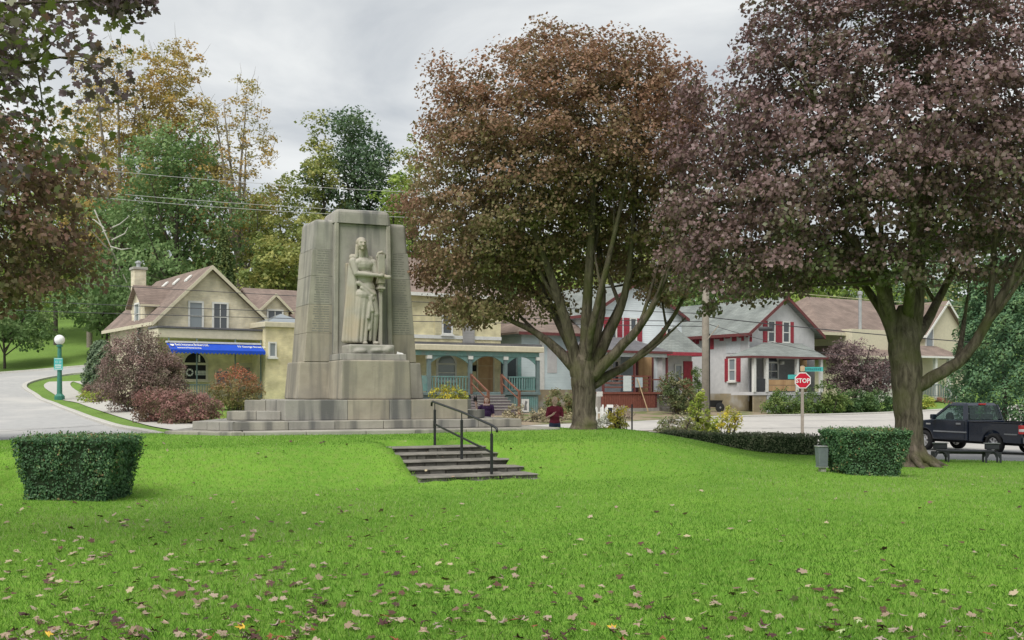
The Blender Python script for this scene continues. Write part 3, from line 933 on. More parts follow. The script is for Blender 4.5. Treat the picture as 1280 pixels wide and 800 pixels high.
frustum('ledge', -.93, .93, .28, -.93, .93, 1.7, 2.522, -.92, .92, .3, -.92, .92, 1.7, 2.70, m_stone_grey, .02, 2, mon)
# tapered wings cut into courses
zs = [2.503, 3.3, 4.1, 4.9, 5.65, 6.5]
for sgn in (-1, 1):
    wing = empty('wing', (0, 0, 0)); wing.parent = mon
    for i in range(5):
        f0, f1 = [(z - 2.5) / 4.0 for z in (zs[i], zs[i + 1])]
        def sec(f):
            return 1.63 - .31 * f, 1.69 - .27 * f, 1.56 + .06 * f, 2.98 - .05 * f
        h0, hb0, yf0, yb0 = sec(f0); h1, hb1, yf1, yb1 = sec(f1)
        z0, z1 = zs[i] + .002, zs[i + 1] - .002
        inner = .7
        a = [(inner, yf0), (h0, yf0), (hb0, yb0), (inner, yb0)]; b = [(inner, yf1), (h1, yf1), (hb1, yb1), (inner, yb1)]
        if sgn < 0: a = [(-p[0], p[1]) for p in (a[1], a[0], a[3], a[2])]; b = [(-p[0], p[1]) for p in (b[1], b[0], b[3], b[2])]
        MB().hexa([(p[0], p[1], z0) for p in a] + [(p[0], p[1], z1) for p in b]).build('stone_block', [m_stone_tan, m_stone, m_stone, m_stone_grey, m_stone_grey][i] if sgn > 0 else [m_stone_tan, m_stone_tan, m_stone, m_stone, m_stone_grey][i], wing, bevel=(.13 if i == 4 else .008), seg=(4 if i == 4 else 1), zmin=(6.0 if i == 4 else None))
# thin inscription bands carved on the wings (rows of name lines, raised by a few mm)
m_insc = M('inscription_stone', (0.25, 0.24, 0.215), (0.2, 0.195, 0.18), scale=30, rough=0.95)
for sgn in (-1, 1):
    nb = MB()
    for k in range(34):
        z = 3.35 + k * .068
        if 4.86 < z < 4.96 or 4.06 < z < 4.16: continue
        f = (z - 2.5) / 4; yf = 1.56 + .06 * f - .004
        x0, x1 = .93, 1.63 - .31 * f - .14
        xs = x0
        while xs < x1 - .05:
            e = min(x1, xs + g.uniform(.07, .2))
            nb.box(sgn * xs, sgn * e, yf, yf + .012, z, z + .026); xs = e + .025
    tag(nb.build('name_inscription', m_insc, mon), kind='stuff')
# centre shaft with rounded head and a sunk panel for the relief
frustum('shaft', -.86, .86, 1.42, -.86, .86, 2.9, 2.702, -.80, .80, 1.46, -.80, .80, 2.85, 6.40, m_stone_grey, .02, 1, mon)
sh = MB()
sh.hexa([(-.83, 1.38, 6.40), (.83, 1.38, 6.40), (.83, 2.87, 6.40), (-.83, 2.87, 6.40), (-.79, 1.40, 6.80), (.79, 1.40, 6.80), (.79, 2.84, 6.80), (-.79, 2.84, 6.80)])
sh.build('shaft_head', m_stone_grey, mon, bevel=.16, seg=4, zmin=6.6)
for sgn in (-1, 1):
    MB().hexa([(min(sgn * .72, sgn * .86), 1.37, 2.703), (max(sgn * .72, sgn * .86), 1.37, 2.703), (max(sgn * .72, sgn * .86), 1.5, 2.703), (min(sgn * .72, sgn * .86), 1.5, 2.703),
               (min(sgn * .68, sgn * .805), 1.395, 6.398), (max(sgn * .68, sgn * .805), 1.395, 6.398), (max(sgn * .68, sgn * .805), 1.5, 6.398), (min(sgn * .68, sgn * .805), 1.5, 6.398)]).build('panel_edge', m_stone, mon, bevel=.02)
# rock base of the figure
rk = []
g2 = random.Random(9)
for k in range(16):
    rk.append(('ell', (g2.uniform(-.55, .6), g2.uniform(.55, 1.25), g2.uniform(2.76, 2.9)), (g2.uniform(.14, .24), g2.uniform(.14, .22), g2.uniform(.08, .13))))
rk.append(('box', -.62, .66, .52, 1.42, 2.69, 2.96))
remesh_union('rock_base', rk, .03, m_stone_pale, mon, 1)
# the carved figure: z measured from its feet
fz = 2.97; fy = 1.14
P = lambda x, z, y=0.0: (x, fy + y, fz + z)
body = [
 ('ell', P(-.13, 2.80, -.10), (.125, .15, .175)), ('cap', P(-.13, 2.62, -.06), .085, P(-.12, 2.45, 0), .10),
 ('cap', P(-.13, 2.83, -.235), .022, P(-.13, 2.765, -.275), .03), ('ell', P(-.13, 2.70, -.215), (.05, .03, .014)), ('ell', P(-.13, 2.665, -.19), (.055, .055, .035)), ('ell', P(-.13, 2.86, -.225), (.1, .03, .018)), ('ell', P(-.205, 2.77, -.17), (.035, .04, .05)), ('ell', P(-.055, 2.77, -.17), (.035, .04, .05)),
 ('ell', P(-.07, 2.24, 0), (.31, .19, .23)), ('ell', P(-.19, 2.29, -.10), (.14, .07, .10)), ('ell', P(.06, 2.27, -.10), (.14, .07, .10)),
 ('ell', P(-.02, 1.90, 0), (.255, .165, .28)), ('ell', P(.04, 1.58, 0), (.245, .18, .24)),
 ('cap', P(-.37, 2.32, -.02), .115, P(-.30, 1.98, -.12), .085), ('cap', P(-.30, 1.98, -.12), .082, P(.30, 1.93, -.30), .052),
 ('ell', P(.37, 1.93, -.35), (.075, .06, .06)),
 ('cap', P(.20, 2.30, 0), .125, P(.30, 1.97, -.08), .09), ('cap', P(.30, 1.97, -.08), .085, P(.52, 1.90, -.28), .06),
 ('ell', P(.585, 1.895, -.3), (.085, .065, .06)),
 ('cap', P(.14, 1.42, -.04), .17, P(.25, .86, -.12), .115), ('cap', P(.25, .86, -.12), .11, P(.24, .48, -.05), .105), ('cap', P(.24, .48, -.05), .1, P(.23, .12, -.03), .062),
 ('ell', P(.26, .05, -.14), (.085, .19, .055)), ('ell', P(.245, .86, -.19), (.08, .05, .09)),
 ('cap', P(-.05, 1.42, 0), .17, P(-.06, .8, -.04), .125), ('cap', P(-.06, .8, -.04), .115, P(-.06, .12, 0), .065), ('ell', P(-.06, .05, -.12), (.08, .18, .055)),
]
remesh_union('carved_figure', body, .0125, m_statue, mon, 1)
robe = [('ell', P(-.03, 1.40, -.02), (.29, .21, .20)), ('cap', P(-.22, 1.72, -.1), .07, P(.20, 1.42, -.17), .06), ('cap', P(-.15, 1.58, -.15), .05, P(.16, 1.28, -.2), .05)]
for k in range(9):            # skirt folds
    x0 = -.26 + k * .055; x1 = -.34 + k * .058
    robe.append(('cap', P(x0 + .04, 1.38, -.08 - .06 * math.sin(k * .5)), .06, P(x1, .10 + (.0 if k < 6 else .35), -.10 - .05 * (k % 2)), .055))
robe += [('cap', P(.12, 1.35, -.2), .05, P(.02, .75, -.22), .05), ('cap', P(.08, 1.32, -.2), .05, P(.14, .95, -.24), .045), ('cap', P(.14, .95, -.2), .05, P(.1, .15, -.1), .05)]
for k in range(8):            # cloak falling from the shoulder
    t = k / 7
    robe.append(('cap', P(-.30 - .10 * t, 2.38 - .1 * t, .02 + .06 * t), .07, P(-.30 - .30 * t, .12, -.02 + .12 * t - .05 * (k % 2)), .075))
robe += [('cap', P(-.36, 2.44, .06), .1, P(.16, 2.42, .1), .1), ('cap', P(-.13, 2.86, .02), .15, P(-.13, 2.5, .08), .13), ('ell', P(-.13, 2.87, -.03), (.148, .15, .145)),
         ('cap', P(-.25, 2.75, -.02), .05, P(-.26, 2.45, -.02), .06), ('cap', P(-.01, 2.75, -.02), .05, P(.02, 2.45, -.02), .06)]
robe.append(('box', -.5, .5, fy + .22, fy + .46, fz + .1, fz + 2.3))
remesh_union('carved_robe', robe, .014, m_statue, mon, 1)
sw = MB()
sw.box(.30, .48, fy - .36 + .08, fy + .1, fz + 1.72, fz + 2.52)
sw.box(.33, .45, fy - .34 + .1, fy + .08, fz + 1.50, fz + 1.72)
sw.box(.29, .49, fy - .38 + .08, fy + .12, fz + 1.56, fz + 1.62)
sw.box(.35, .43, fy - .2, fy + .1, fz + .0, fz + 1.52)
sw.tube([(.28, fy - .15, fz + 2.46), (.33, fy - .17, fz + 2.57), (.42, fy - .17, fz + 2.6), (.51, fy - .15, fz + 2.54), (.54, fy - .1, fz + 2.44)], [.03, .045, .05, .045, .03], 8)
sw.build('carved_sword', m_statue, mon, bevel=.015, seg=2)
# a small white paper left on the ledge
MB().hexa([(.72, .5, 2.705), (.9, .45, 2.705), (.92, .6, 2.705), (.74, .62, 2.705), (.73, .5, 2.76), (.86, .47, 2.74), (.9, .58, 2.73), (.75, .6, 2.78)]).build('folded_cloth', M('white_cloth', (.8, .8, .78)), None)
o = bpy.data.objects['folded_cloth']; o.location = (MF.o[0], MF.o[1], 0); o.rotation_euler = (0, 0, MA)
tag(o, 'small white folded cloth left on the ledge beside the carved figure', 'cloth')

# ------------------------------------------------------------------ garden stair up the bank
m_step = M('flagstone', (0.25, 0.235, 0.205), (0.15, 0.142, 0.125), scale=5, rough=0.95, bump=0.5, bscale=20, stain=(0.12, 0.115, 0.10), stain_scale=2.2, stain_lo=.48, stain_hi=.66)
m_riser = M('dark_rubble', (0.13, 0.122, 0.105), (0.06, 0.056, 0.05), scale=6, rough=0.98, bump=0.7, bscale=18)
stair = empty('stone_stair', (STAIR_O[0], STAIR_O[1], -.02), MA, 'weathered stone stair of low wide steps set into the grass bank', 'stairs')
nstep = 5; run = STAIR_RUN / nstep; rise = STAIR_RISE / nstep
g = random.Random(21)
MB().box(-.02, STAIR_W + .06, -.18, .2, -.1, .03).build('foot_slab', m_step, stair, bevel=.012)
for k in range(nstep):
    y0 = k * run; z1 = .02 + (k + 1) * rise
    st = MB()
    st.box(0.01, STAIR_W - .01, y0 + .03, y0 + run + .12, -.15, z1 - .03)
    so = st.build('step', m_riser, stair, bevel=.01)
    x = 0.0
    while x < STAIR_W - .02:       # rubble pieces in the riser
        e = min(STAIR_W, x + g.uniform(.18, .5))
        MB().box(x + .008, e - .008, y0 + .005 + g.uniform(0, .02), y0 + .1, z1 - rise - .01, z1 - .034).build('riser_stone', g.choice([m_riser, m_step]), so, bevel=.012)
        x = e
    x = -.01
    cuts = [0] + sorted(g.uniform(.3, .75) * STAIR_W if i == 0 else g.uniform(.78, .9) * STAIR_W for i in range(2)) + [STAIR_W]
    for a, b in zip(cuts[:-1], cuts[1:]):
        if b - a > .06: MB().box(a + .006, b - .006, y0 - .03 + g.uniform(-.01, .01), y0 + run + .05, z1 - .03, z1 + g.uniform(-.006, .006)).build('tread_stone', m_step, so, bevel=.014)
# handrail
m_rail = M('black_rail_paint', (0.02, 0.021, 0.024), (0.012, 0.012, 0.014), scale=20, rough=0.45, spec=0.5)
RF = Frame(STAIR_O[0], STAIR_O[1], MA, 0)
hr = empty('stair_handrail', (STAIR_O[0], STAIR_O[1], 0), MA, 'black painted metal handrail with three posts on the stone stair', 'handrail')
xh = RF.lx(614, .12)
posts = [(.10, .10), (1.72, .32), (STAIR_RUN + .05, .5)]
tops = []
for i, (w, z) in enumerate(posts):
    mb = MB().box(xh - .024, xh + .024, w - .024, w + .024, z - .1, z + .78)
    mb.tube([(xh, w, z + .76), (xh, w, z + .93)], .012, 8)
    mb.build('post', m_rail, hr, bevel=.005)
    tops.append((xh, w, z + .94))
d = Vector(tops[2]) - Vector(tops[0])
lo = Vector(tops[0]) - d.normalized() * .28; hi = Vector(tops[2]) + d.normalized() * .12
MB().tube([lo + Vector((0, -.0, -.09)), lo + Vector((0, .03, -.02)), Vector(tops[0]), Vector(tops[1]) , Vector(tops[2]), hi, hi + Vector((0, .09, -.03)), hi + Vector((0, .1, -.1))], .024, 10).build('top_rail', m_rail, hr, smooth=True)
MB().bar((xh, posts[0][0], posts[0][1] + .42), (xh, posts[2][0], posts[2][1] + .46), .03, .035).build('middle_rail', m_rail, hr)
# ------------------------------------------------------------------ trees and shrubs
m_bark = bark_mat('maple_bark', (0.185, 0.155, 0.12), (0.055, 0.045, 0.035), (0.10, 0.105, 0.04))
m_bark_dark = M('dark_bark', (0.10, 0.085, 0.07), (0.05, 0.043, 0.037), scale=5, rough=0.95, bump=0.8, bscale=14)
m_bark_pale = M('pale_bark', (0.30, 0.27, 0.23), (0.2, 0.18, 0.15), scale=5, rough=0.95, bump=0.6, bscale=14)

def unit(v): return v / np.maximum(np.linalg.norm(v, axis=-1, keepdims=True), 1e-9)

def leaf_quads(C, size, g, up=0.6, droop=0.25, aspect=0.8, nbias=None):
    """rhombic, slightly folded leaves at centres C"""
    n = len(C)
    nr = g.standard_normal((n, 3)); nr = unit(nr); nr[:, 2] = np.abs(nr[:, 2]) * (0.5 + up)
    if nbias is not None: nr = nr + nbias
    nr = unit(nr)
    d = g.standard_normal((n, 3)); d[:, 2] -= droop
    d = d - (d * nr).sum(1, keepdims=True) * nr; d = unit(d)
    s = np.cross(nr, d)
    L_ = (size * g.uniform(0.65, 1.3, n))[:, None]
    W_ = L_ * aspect * 0.5
    a = C - d * L_ * .5; b = C + d * L_ * .5
    m1 = C - d * L_ * .02 + s * W_ + nr * L_ * .10; m2 = C - d * L_ * .02 - s * W_ + nr * L_ * .10
    return np.stack([a, m1, b, m2], 1).reshape(-1, 3)

def clump_points(ell, n, g, shell=0.5, spacing=None, tries=40):
    """clump centres spread through the union of ellipsoids (cx,cy,cz,rx,ry,rz), mostly in the outer shell"""
    ell = np.array(ell, float)
    vol = ell[:, 3] * ell[:, 4] * ell[:, 5]; vol = vol ** 0.75; pr = vol / vol.sum()
    out_ = np.zeros((0, 3))
    k = n * tries // 8
    idx = g.choice(len(ell), k, p=pr)
    u = unit(g.standard_normal((k, 3)))
    r = shell + (1 - shell) * g.random(k) ** 0.6
    r = np.where(g.random(k) < .16, g.uniform(.2, shell, k), r)
    P_ = ell[idx, :3] + u * r[:, None] * ell[idx, 3:]
    # not deep inside another lobe
    deep = np.zeros(k, bool)
    for j, e in enumerate(ell):
        dd = (((P_ - e[:3]) / e[3:]) ** 2).sum(1)
        deep |= (dd < (shell * .9) ** 2) & (idx != j) & (g.random(k) < .8)
    P_ = P_[~deep]
    if spacing:
        acc = []
        cells = {}
        for p in P_:
            c = tuple((p // spacing).astype(int)); ok = True
            for dx_ in (-1, 0, 1):
                for dy_ in (-1, 0, 1):
                    for dz_ in (-1, 0, 1):
                        for q in cells.get((c[0] + dx_, c[1] + dy_, c[2] + dz_), ()):
                            if ((p - q) ** 2).sum() < spacing ** 2: ok = False; break
                        if not ok: break
                    if not ok: break
                if not ok: break
            if ok:
                acc.append(p); cells.setdefault(c, []).append(p)
                if len(acc) >= n: break
        P_ = np.array(acc)
    return P_[:n]

def bez(p0, p1, p2, n=7):
    return [(1 - t) ** 2 * p0 + 2 * t * (1 - t) * p1 + t * t * p2 for t in np.linspace(0, 1, n)]

def make_tree(name, label, loc, trunk, limbs, ell, nclump, per, leaf, mats, seed, clump_r=0.55, flat=0.6, spacing=None, shell=0.5,
              twig_r=0.02, bark=None, group=None, cat='tree', rz=0, tone_fn=None, up=0.7, bare=0, twig_sides=4, zfloor=None, aspect=0.8, attach_min=0.0, gap=0.0):
    """trunk: list of (x,y,z,r); limbs: list of lists of (x,y,z,r); foliage: clumps of separate leaves carried by twigs"""
    g = np.random.default_rng(seed)
    root = empty(name, loc, rz, label, cat, group)
    bark = bark or m_bark
    shrink = .72 if cat == 'tree' and nclump > 800 else 1.0
    mb = MB()
    def wob(pts):
        P_ = np.array(pts, float)
        return P_
    def tubed(pts, n):
        P_ = np.array(pts, float)
        # resample smoothly
        sm = []
        for i in range(len(P_) - 1):
            p0, p1, p2, p3 = P_[max(i - 1, 0)], P_[i], P_[i + 1], P_[min(i + 2, len(P_) - 1)]
            for t in np.linspace(0, 1, 5)[:-1]:
                sm.append(0.5 * ((2 * p1) + (p2 - p0) * t + (2 * p0 - 5 * p1 + 4 * p2 - p3) * t * t + (3 * p1 - p0 - 3 * p2 + p3) * t ** 3))
        sm.append(P_[-1]); sm = np.array(sm)
        sm[1:-1, :3] += g.standard_normal((len(sm) - 2, 3)) * sm[1:-1, 3:4] * (.03 if n > 10 else .07)
        mb.tube([Vector(p[:3]) for p in sm], [max(p[3], .004) for p in sm], n)
        return sm
    sm = tubed(trunk, 14)
    carriers = [sm[len(sm) // 2:]]
    for l_ in limbs:
        lm = tubed([(q[0], q[1], q[2], q[3] * shrink) for q in l_], 9)
        carriers.append(lm)
        if nclump > 400:                 # forks along the main limbs
            for f in (.38, .55, .7, .82):
                q = lm[int(len(lm) * f)]; dr = unit((lm[min(int(len(lm) * f) + 2, len(lm) - 1), :3] - q[:3])[None])[0]
                sdv = g.standard_normal(3); sdv[2] = abs(sdv[2]) * .5; sdv = unit(sdv[None])[0]
                dd_ = unit((dr * .8 + sdv * .75)[None])[0]; ln = g.uniform(1.1, 2.1)
                r_ = q[3] * .55
                carriers.append(tubed([(*q[:3], r_), (*(q[:3] + dd_ * ln * .5 + np.array([0, 0, .08])), r_ * .75), (*(q[:3] + dd_ * ln + np.array([0, 0, .3])), r_ * .35)], 7))
    car = np.concatenate(carriers)
    C = clump_points(ell, nclump, g, shell, spacing)
    if zfloor is not None: C = C[C[:, 2] > zfloor]
    # secondary branches: nearest carrier lower than the clump
    order = g.permutation(len(C))
    car_l = [c for c in car]
    for i in order:
        p = C[i]
        arr = np.array(car_l)
        dd = ((arr[:, :3] - p) ** 2).sum(1) + np.where(arr[:, 2] > p[2] + .2, 4.0, 0) + np.where(arr[:, 2] < attach_min, 100, 0)
        j = int(dd.argmin()); q = arr[j]
        dist = math.sqrt(((q[:3] - p) ** 2).sum())
        if dist < .05: continue
        mid = q[:3] * .55 + p * .45 + np.array([0, 0, -.12 * dist]) + g.standard_normal(3) * .1 * dist
        pts = bez(q[:3], mid, p, 5)
        r0 = min(q[3] * .7, twig_r * (1 + dist * .9))
        rad = np.linspace(r0, twig_r * .35, 5)
        mb.tube([Vector(x) for x in pts], list(rad), twig_sides, cap=False)
        if len(car_l) < 900:
            for x, r_ in list(zip(pts, rad))[1:4]: car_l.append(np.r_[x, r_])
    # bare twigs poking out
    for k in range(bare):
        p = C[g.integers(len(C))]; d = unit((p - np.array([0, 0, C[:, 2].mean()]))[None])[0] + g.standard_normal(3) * .4 + np.array([0, 0, .5])
        d = d / np.linalg.norm(d)
        l_ = g.uniform(.6, 1.8) * clump_r * 1.6
        mb.tube([Vector(p), Vector(p + d * l_ * .5 + g.standard_normal(3) * .08), Vector(p + d * l_)], [twig_r * .5, twig_r * .35, twig_r * .15], 3, cap=False)
    if nclump > 400 and loc[0] > 5:      # root flare
        r0 = trunk[2][3]
        for k in range(7):
            a = 6.283 * k / 7 + g.uniform(-.3, .3); l_ = g.uniform(.55, .95)
            ca, sa = math.cos(a), math.sin(a)
            mb.tube([Vector((ca * r0 * .45, sa * r0 * .45, .55)), Vector((ca * r0 * 1.0, sa * r0 * 1.0, .2)), Vector((ca * (r0 + l_ * .5), sa * (r0 + l_ * .5), .03)), Vector((ca * (r0 + l_), sa * (r0 + l_), -.12))], [r0 * .42, r0 * .36, r0 * .2, .03], 8)
    mb.build('trunk', bark, root, smooth=True)
    # leaves
    nC = len(C)
    cnt = np.maximum(3, (per * g.uniform(.6, 1.4, nC))).astype(int)
    rad = clump_r * g.uniform(.7, 1.3, nC)
    idx = np.repeat(np.arange(nC), cnt)
    n = len(idx)
    o = unit(g.standard_normal((n, 3))) * (g.random(n) ** .45)[:, None]
    o[:, 2] = o[:, 2] * flat + .1
    o *= rad[idx][:, None]
    ctr = C.mean(0)
    outw = unit(C - ctr)[idx]
    o += outw * (np.abs(o).sum(1) * .15)[:, None]
    o[:, 2] -= 0.35 * (o[:, :2] ** 2).sum(1) / np.maximum(rad[idx], .1)   # tufts droop at the rim
    P_ = C[idx] + o
    ct = g.random(nC)
    if tone_fn is not None: base = tone_fn(C, ct, g)
    else: base = ct
    tone = np.clip(base[idx] * .7 + g.random(n) * .3 + g.standard_normal(n) * .06, 0, 1)
    V = leaf_quads(P_, leaf, g, up=up, aspect=aspect, nbias=outw * .5)
    np_obj('crown', V, 4, mats, root, tone)
    return root

# --- maples of the park -------------------------------------------------
m_red = leaf_mat('copper_maple_leaf', [(0, (0.19, 0.21, 0.08)), (.3, (0.24, 0.205, 0.10)), (.5, (0.275, 0.185, 0.115)), (.8, (0.33, 0.185, 0.125)), (1, (0.43, 0.25, 0.155))], trans=.35, spec=.3)
m_pur = leaf_mat('purple_maple_leaf', [(0, (0.14, 0.18, 0.07)), (.22, (0.15, 0.155, 0.08)), (.42, (0.185, 0.115, 0.11)), (.75, (0.25, 0.16, 0.165)), (.9, (0.33, 0.215, 0.21)), (1, (0.40, 0.19, 0.12))], trans=.3, spec=.5, rough=.45)

# centre maple
cx, cy = 2.0, 28.9; cz = L1(cx, cy)
PPM = F / cy
def cl(px, py, y=0.0):     # picture position on the tree's own depth slice -> tree-local metres
    Yw = cy + y
    return ((px - 640) * Yw / F - cx, y, CZ + (YH - py) * Yw / F - cz)
def limb(pts): return [(*cl(a, b, y), r) for a, b, y, r in pts]
trunk = [(0, 0, -.25, .5), (0, 0, .02, .39), (.0, 0, .3, .34), (.0, 0, .9, .325), (-.02, 0, 1.35, .345), (-.03, .02, 1.7, .38), (-.02, 0, 2.05, .30), (-.02, 0, 2.35, .12)]
limbs = [limb([(728, 470, 0, .26), (700, 440, .1, .20), (668, 415, .3, .13), (625, 395, .6, .08), (585, 380, .9, .045), (550, 372, 1.2, .02)]),
         limb([(724, 472, 0, .27), (712, 420, -.2, .22), (690, 350, -.5, .16), (660, 270, -.9, .10), (630, 190, -1.3, .05)]),
         limb([(724, 470, 0, .22), (706, 400, .8, .17), (676, 330, 1.6, .11), (640, 280, 2.2, .06), (600, 240, 2.6, .03)]),
         limb([(730, 470, 0, .26), (733, 400, -.3, .21), (738, 300, -.6, .15), (745, 200, -.8, .09), (750, 110, -.9, .04)]),
         limb([(732, 468, 0, .2), (752, 390, .3, .15), (748, 300, .9, .11), (735, 210, 1.2, .06), (715, 130, 1.4, .03)]),
         limb([(736, 470, 0, .25), (760, 420, .0, .2), (780, 370, -.1, .15), (790, 300, -.3, .10), (795, 210, -.5, .06), (790, 130, -.6, .03)]),
         limb([(738, 474, 0, .26), (780, 430, -.4, .19), (812, 390, -.8, .13), (838, 330, -1.1, .08), (850, 260, -1.4, .04)]),
         limb([(733, 486, 0, .2), (755, 473, .1, .19), (785, 455, .3, .15), (820, 425, .5, .11), (845, 390, .7, .08), (870, 340, .9, .04)]),
         limb([(727, 468, 0, .18), (694, 395, .7, .13), (655, 320, 1.3, .08), (610, 270, 1.8, .04)]),
         limb([(730, 468, 0, .18), (742, 400, -.7, .14), (762, 320, -1.1, .1), (782, 230, -1.3, .06), (800, 150, -1.4, .03)]),
         limb([(732, 466, .1, .2), (770, 390, 1.4, .14), (800, 320, 2.4, .08), (820, 250, 3.0, .04)])]
ell = [(*cl(635, 240, .5), 2.5, 3.0, 2.4), (*cl(700, 160, .2), 3.0, 3.3, 2.4), (*cl(770, 180, .3), 2.7, 3.1, 2.4), (*cl(605, 305, .8), 1.55, 2.4, 1.5), (*cl(690, 290, 1.7), 3.0, 2.0, 1.9),
       (*cl(815, 280, .9), 1.7, 2.4, 1.6), (*cl(575, 105, .6), .95, 1.2, .6), (*cl(600, 175, .2), 1.7, 2.0, 1.7), (*cl(690, 85, .1), 1.6, 2.0, .95), (*cl(780, 100, .1), 1.9, 2.1, 1.0), (*cl(556, 325, 2.2), 1.0, 1.3, 1.0),
       (*cl(522, 262, 2.6), .6, .9, .8), (*cl(610, 385, .3), 1.2, 1.6, .45), (*cl(568, 380, 1.6), .8, 1.2, .4), (*cl(660, 375, 1.0), 1.2, 1.4, .4), (*cl(820, 365, .6), .9, 1.4, .4)]
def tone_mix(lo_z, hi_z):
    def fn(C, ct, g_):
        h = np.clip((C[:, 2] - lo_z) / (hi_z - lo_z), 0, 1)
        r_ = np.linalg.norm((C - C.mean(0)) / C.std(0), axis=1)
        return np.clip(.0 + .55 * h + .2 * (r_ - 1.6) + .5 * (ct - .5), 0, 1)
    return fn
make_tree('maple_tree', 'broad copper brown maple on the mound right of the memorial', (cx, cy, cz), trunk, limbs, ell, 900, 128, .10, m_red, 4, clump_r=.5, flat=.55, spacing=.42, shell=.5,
          tone_fn=tone_mix(2.5, 8.5), attach_min=1.5, bare=0, twig_r=.02)

# right maple
cx, cy = 9.7, 25.4; cz = L1(cx, cy)
trunk = [(.06, 0, -.3, .72), (.04, 0, .02, .50), (.01, 0, .35, .36), (-.02, 0, 1.0, .325), (-.04, 0, 1.8, .35), (-.1, 0, 2.5, .37), (-.13, 0, 3.1, .36), (-.16, 0, 3.5, .28), (-.16, 0, 3.9, .1)]
limbs = [limb([(1122, 425, 0, .32), (1108, 380, 0, .27), (1098, 320, -.3, .2), (1070, 240, -.8, .14), (1030, 150, -1.2, .08), (1000, 80, -1.5, .04)]),
         limb([(1138, 425, 0, .33), (1146, 370, .1, .27), (1150, 300, .2, .22), (1158, 190, .1, .16), (1160, 70, 0, .1), (1150, -60, 0, .05)]),
         limb([(1130, 494, -.05, .22), (1148, 483, -.1, .23), (1170, 470, -.2, .22), (1205, 446, -.4, .19), (1232, 405, -.6, .165), (1258, 360, -.8, .14), (1290, 310, -1.0, .10), (1330, 250, -1.2, .05)]),
         limb([(1236, 400, -.6, .12), (1240, 350, -.6, .1), (1245, 290, -.5, .08), (1255, 220, -.4, .05)]),
         limb([(1140, 430, 0, .22), (1170, 380, .9, .15), (1200, 320, 1.6, .1), (1240, 240, 2.3, .05)]),
         limb([(1120, 410, 0, .17), (1085, 330, -.6, .12), (1030, 260, -1.0, .08), (960, 210, -1.4, .04)]),
         limb([(1118, 415, 0, .17), (1075, 350, .8, .12), (1010, 290, 1.6, .08), (930, 260, 2.0, .05), (880, 250, 2.2, .03)]),
         limb([(1135, 400, 0, .2), (1140, 320, -1.2, .14), (1140, 240, -2.2, .09), (1130, 170, -2.8, .05)]),
         limb([(1140, 380, 0, .2), (1160, 280, 1.4, .14), (1180, 180, 2.4, .09), (1200, 80, 3, .05)])]
ell = [(*cl(1010, 230, 0), 2.6, 3.4, 2.3), (*cl(1120, 120, 0), 3.1, 3.6, 2.8), (*cl(950, 260, -.6), 2.0, 2.6, 1.5), (*cl(905, 180, .3), 1.6, 2.2, 1.7), (*cl(880, 265, -.8), 1.0, 1.6, .9), (*cl(1010, 100, 0), 2.0, 2.8, 2.2),
       (*cl(1250, 130, 0), 2.6, 3.3, 2.6), (*cl(1150, -60, 0), 3.2, 3.6, 2.6), (*cl(1240, 270, .2), 2.2, 2.8, 1.0), (*cl(1330, 200, 0), 2.2, 3, 2.4), (*cl(1145, 325, -1.2), 1.35, 1.3, .62), (*cl(1030, 310, .2), 1.7, 2.4, .9),
       (*cl(860, 310, -.8), .7, 1.0, .5), (*cl(990, 20, 0), 1.3, 2.0, 1.6), (*cl(975, 355, -.5), .45, .6, .3), (*cl(1060, 210, -1.8), 1.6, 1.6, 1.6), (*cl(1180, 215, -1.6), 1.8, 1.8, 1.5), (*cl(915, 345, -.4), 1.1, 1.6, .55), (*cl(965, 335, .6), 1.2, 1.8, .55), (*cl(1055, 325, .8), 1.1, 1.8, .5), (*cl(870, 340, -.2), .75, 1.1, .5), (*cl(1250, 335, .6), 1.0, 1.6, .45), (*cl(905, 375, -.6), .6, .7, .28), (*cl(850, 330, -1.2), .7, .8, .45), (*cl(1010, 345, -.9), .9, 1.0, .4), (*cl(960, 300, -1.8), 1.2, 1.0, .7)]
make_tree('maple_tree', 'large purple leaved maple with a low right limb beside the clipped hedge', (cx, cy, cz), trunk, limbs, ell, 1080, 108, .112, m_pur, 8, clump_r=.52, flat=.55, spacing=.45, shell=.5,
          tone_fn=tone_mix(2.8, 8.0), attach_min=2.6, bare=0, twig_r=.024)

# left maple, trunk beyond the frame
cx, cy = -17.3, 25.0; cz = L1(cx, cy)
trunk = [(0, 0, -.2, .6), (0, 0, .1, .42), (0, 0, 1.0, .34), (.05, 0, 2.2, .33)]
limbs = [[(0, 0, 2.0, .25), (1.2, -.3, 3.6, .18), (3.0, -.5, 5.0, .12), (5, -.6, 6, .06)], [(0, 0, 2.0, .25), (.4, .2, 4, .2), (.8, .4, 7, .12), (1, .5, 10, .05)], [(0, 0, 2.1, .22), (-1.5, .3, 4.5, .15), (-3, .5, 7, .07)],
         [(0, 0, 2.1, .22), (1.0, 1.5, 4.2, .14), (2.4, 2.8, 6, .07)], [(0, 0, 2.1, .2), (1.5, -1.5, 3.8, .13), (4.0, -1.8, 4.6, .06)]]
ell = [(3.8, 0, 5.6, 3.1, 3.0, 2.6), (1.5, 0, 7.5, 3.6, 3.6, 2.7), (4.9, -.4, 4.75, 2.2, 2.4, 1.25), (-2, 0, 7, 3.4, 3.4, 3), (5.7, .2, 6.7, 1.4, 2, 1.4), (3, 0, 4.5, 2.2, 2.4, .9)]
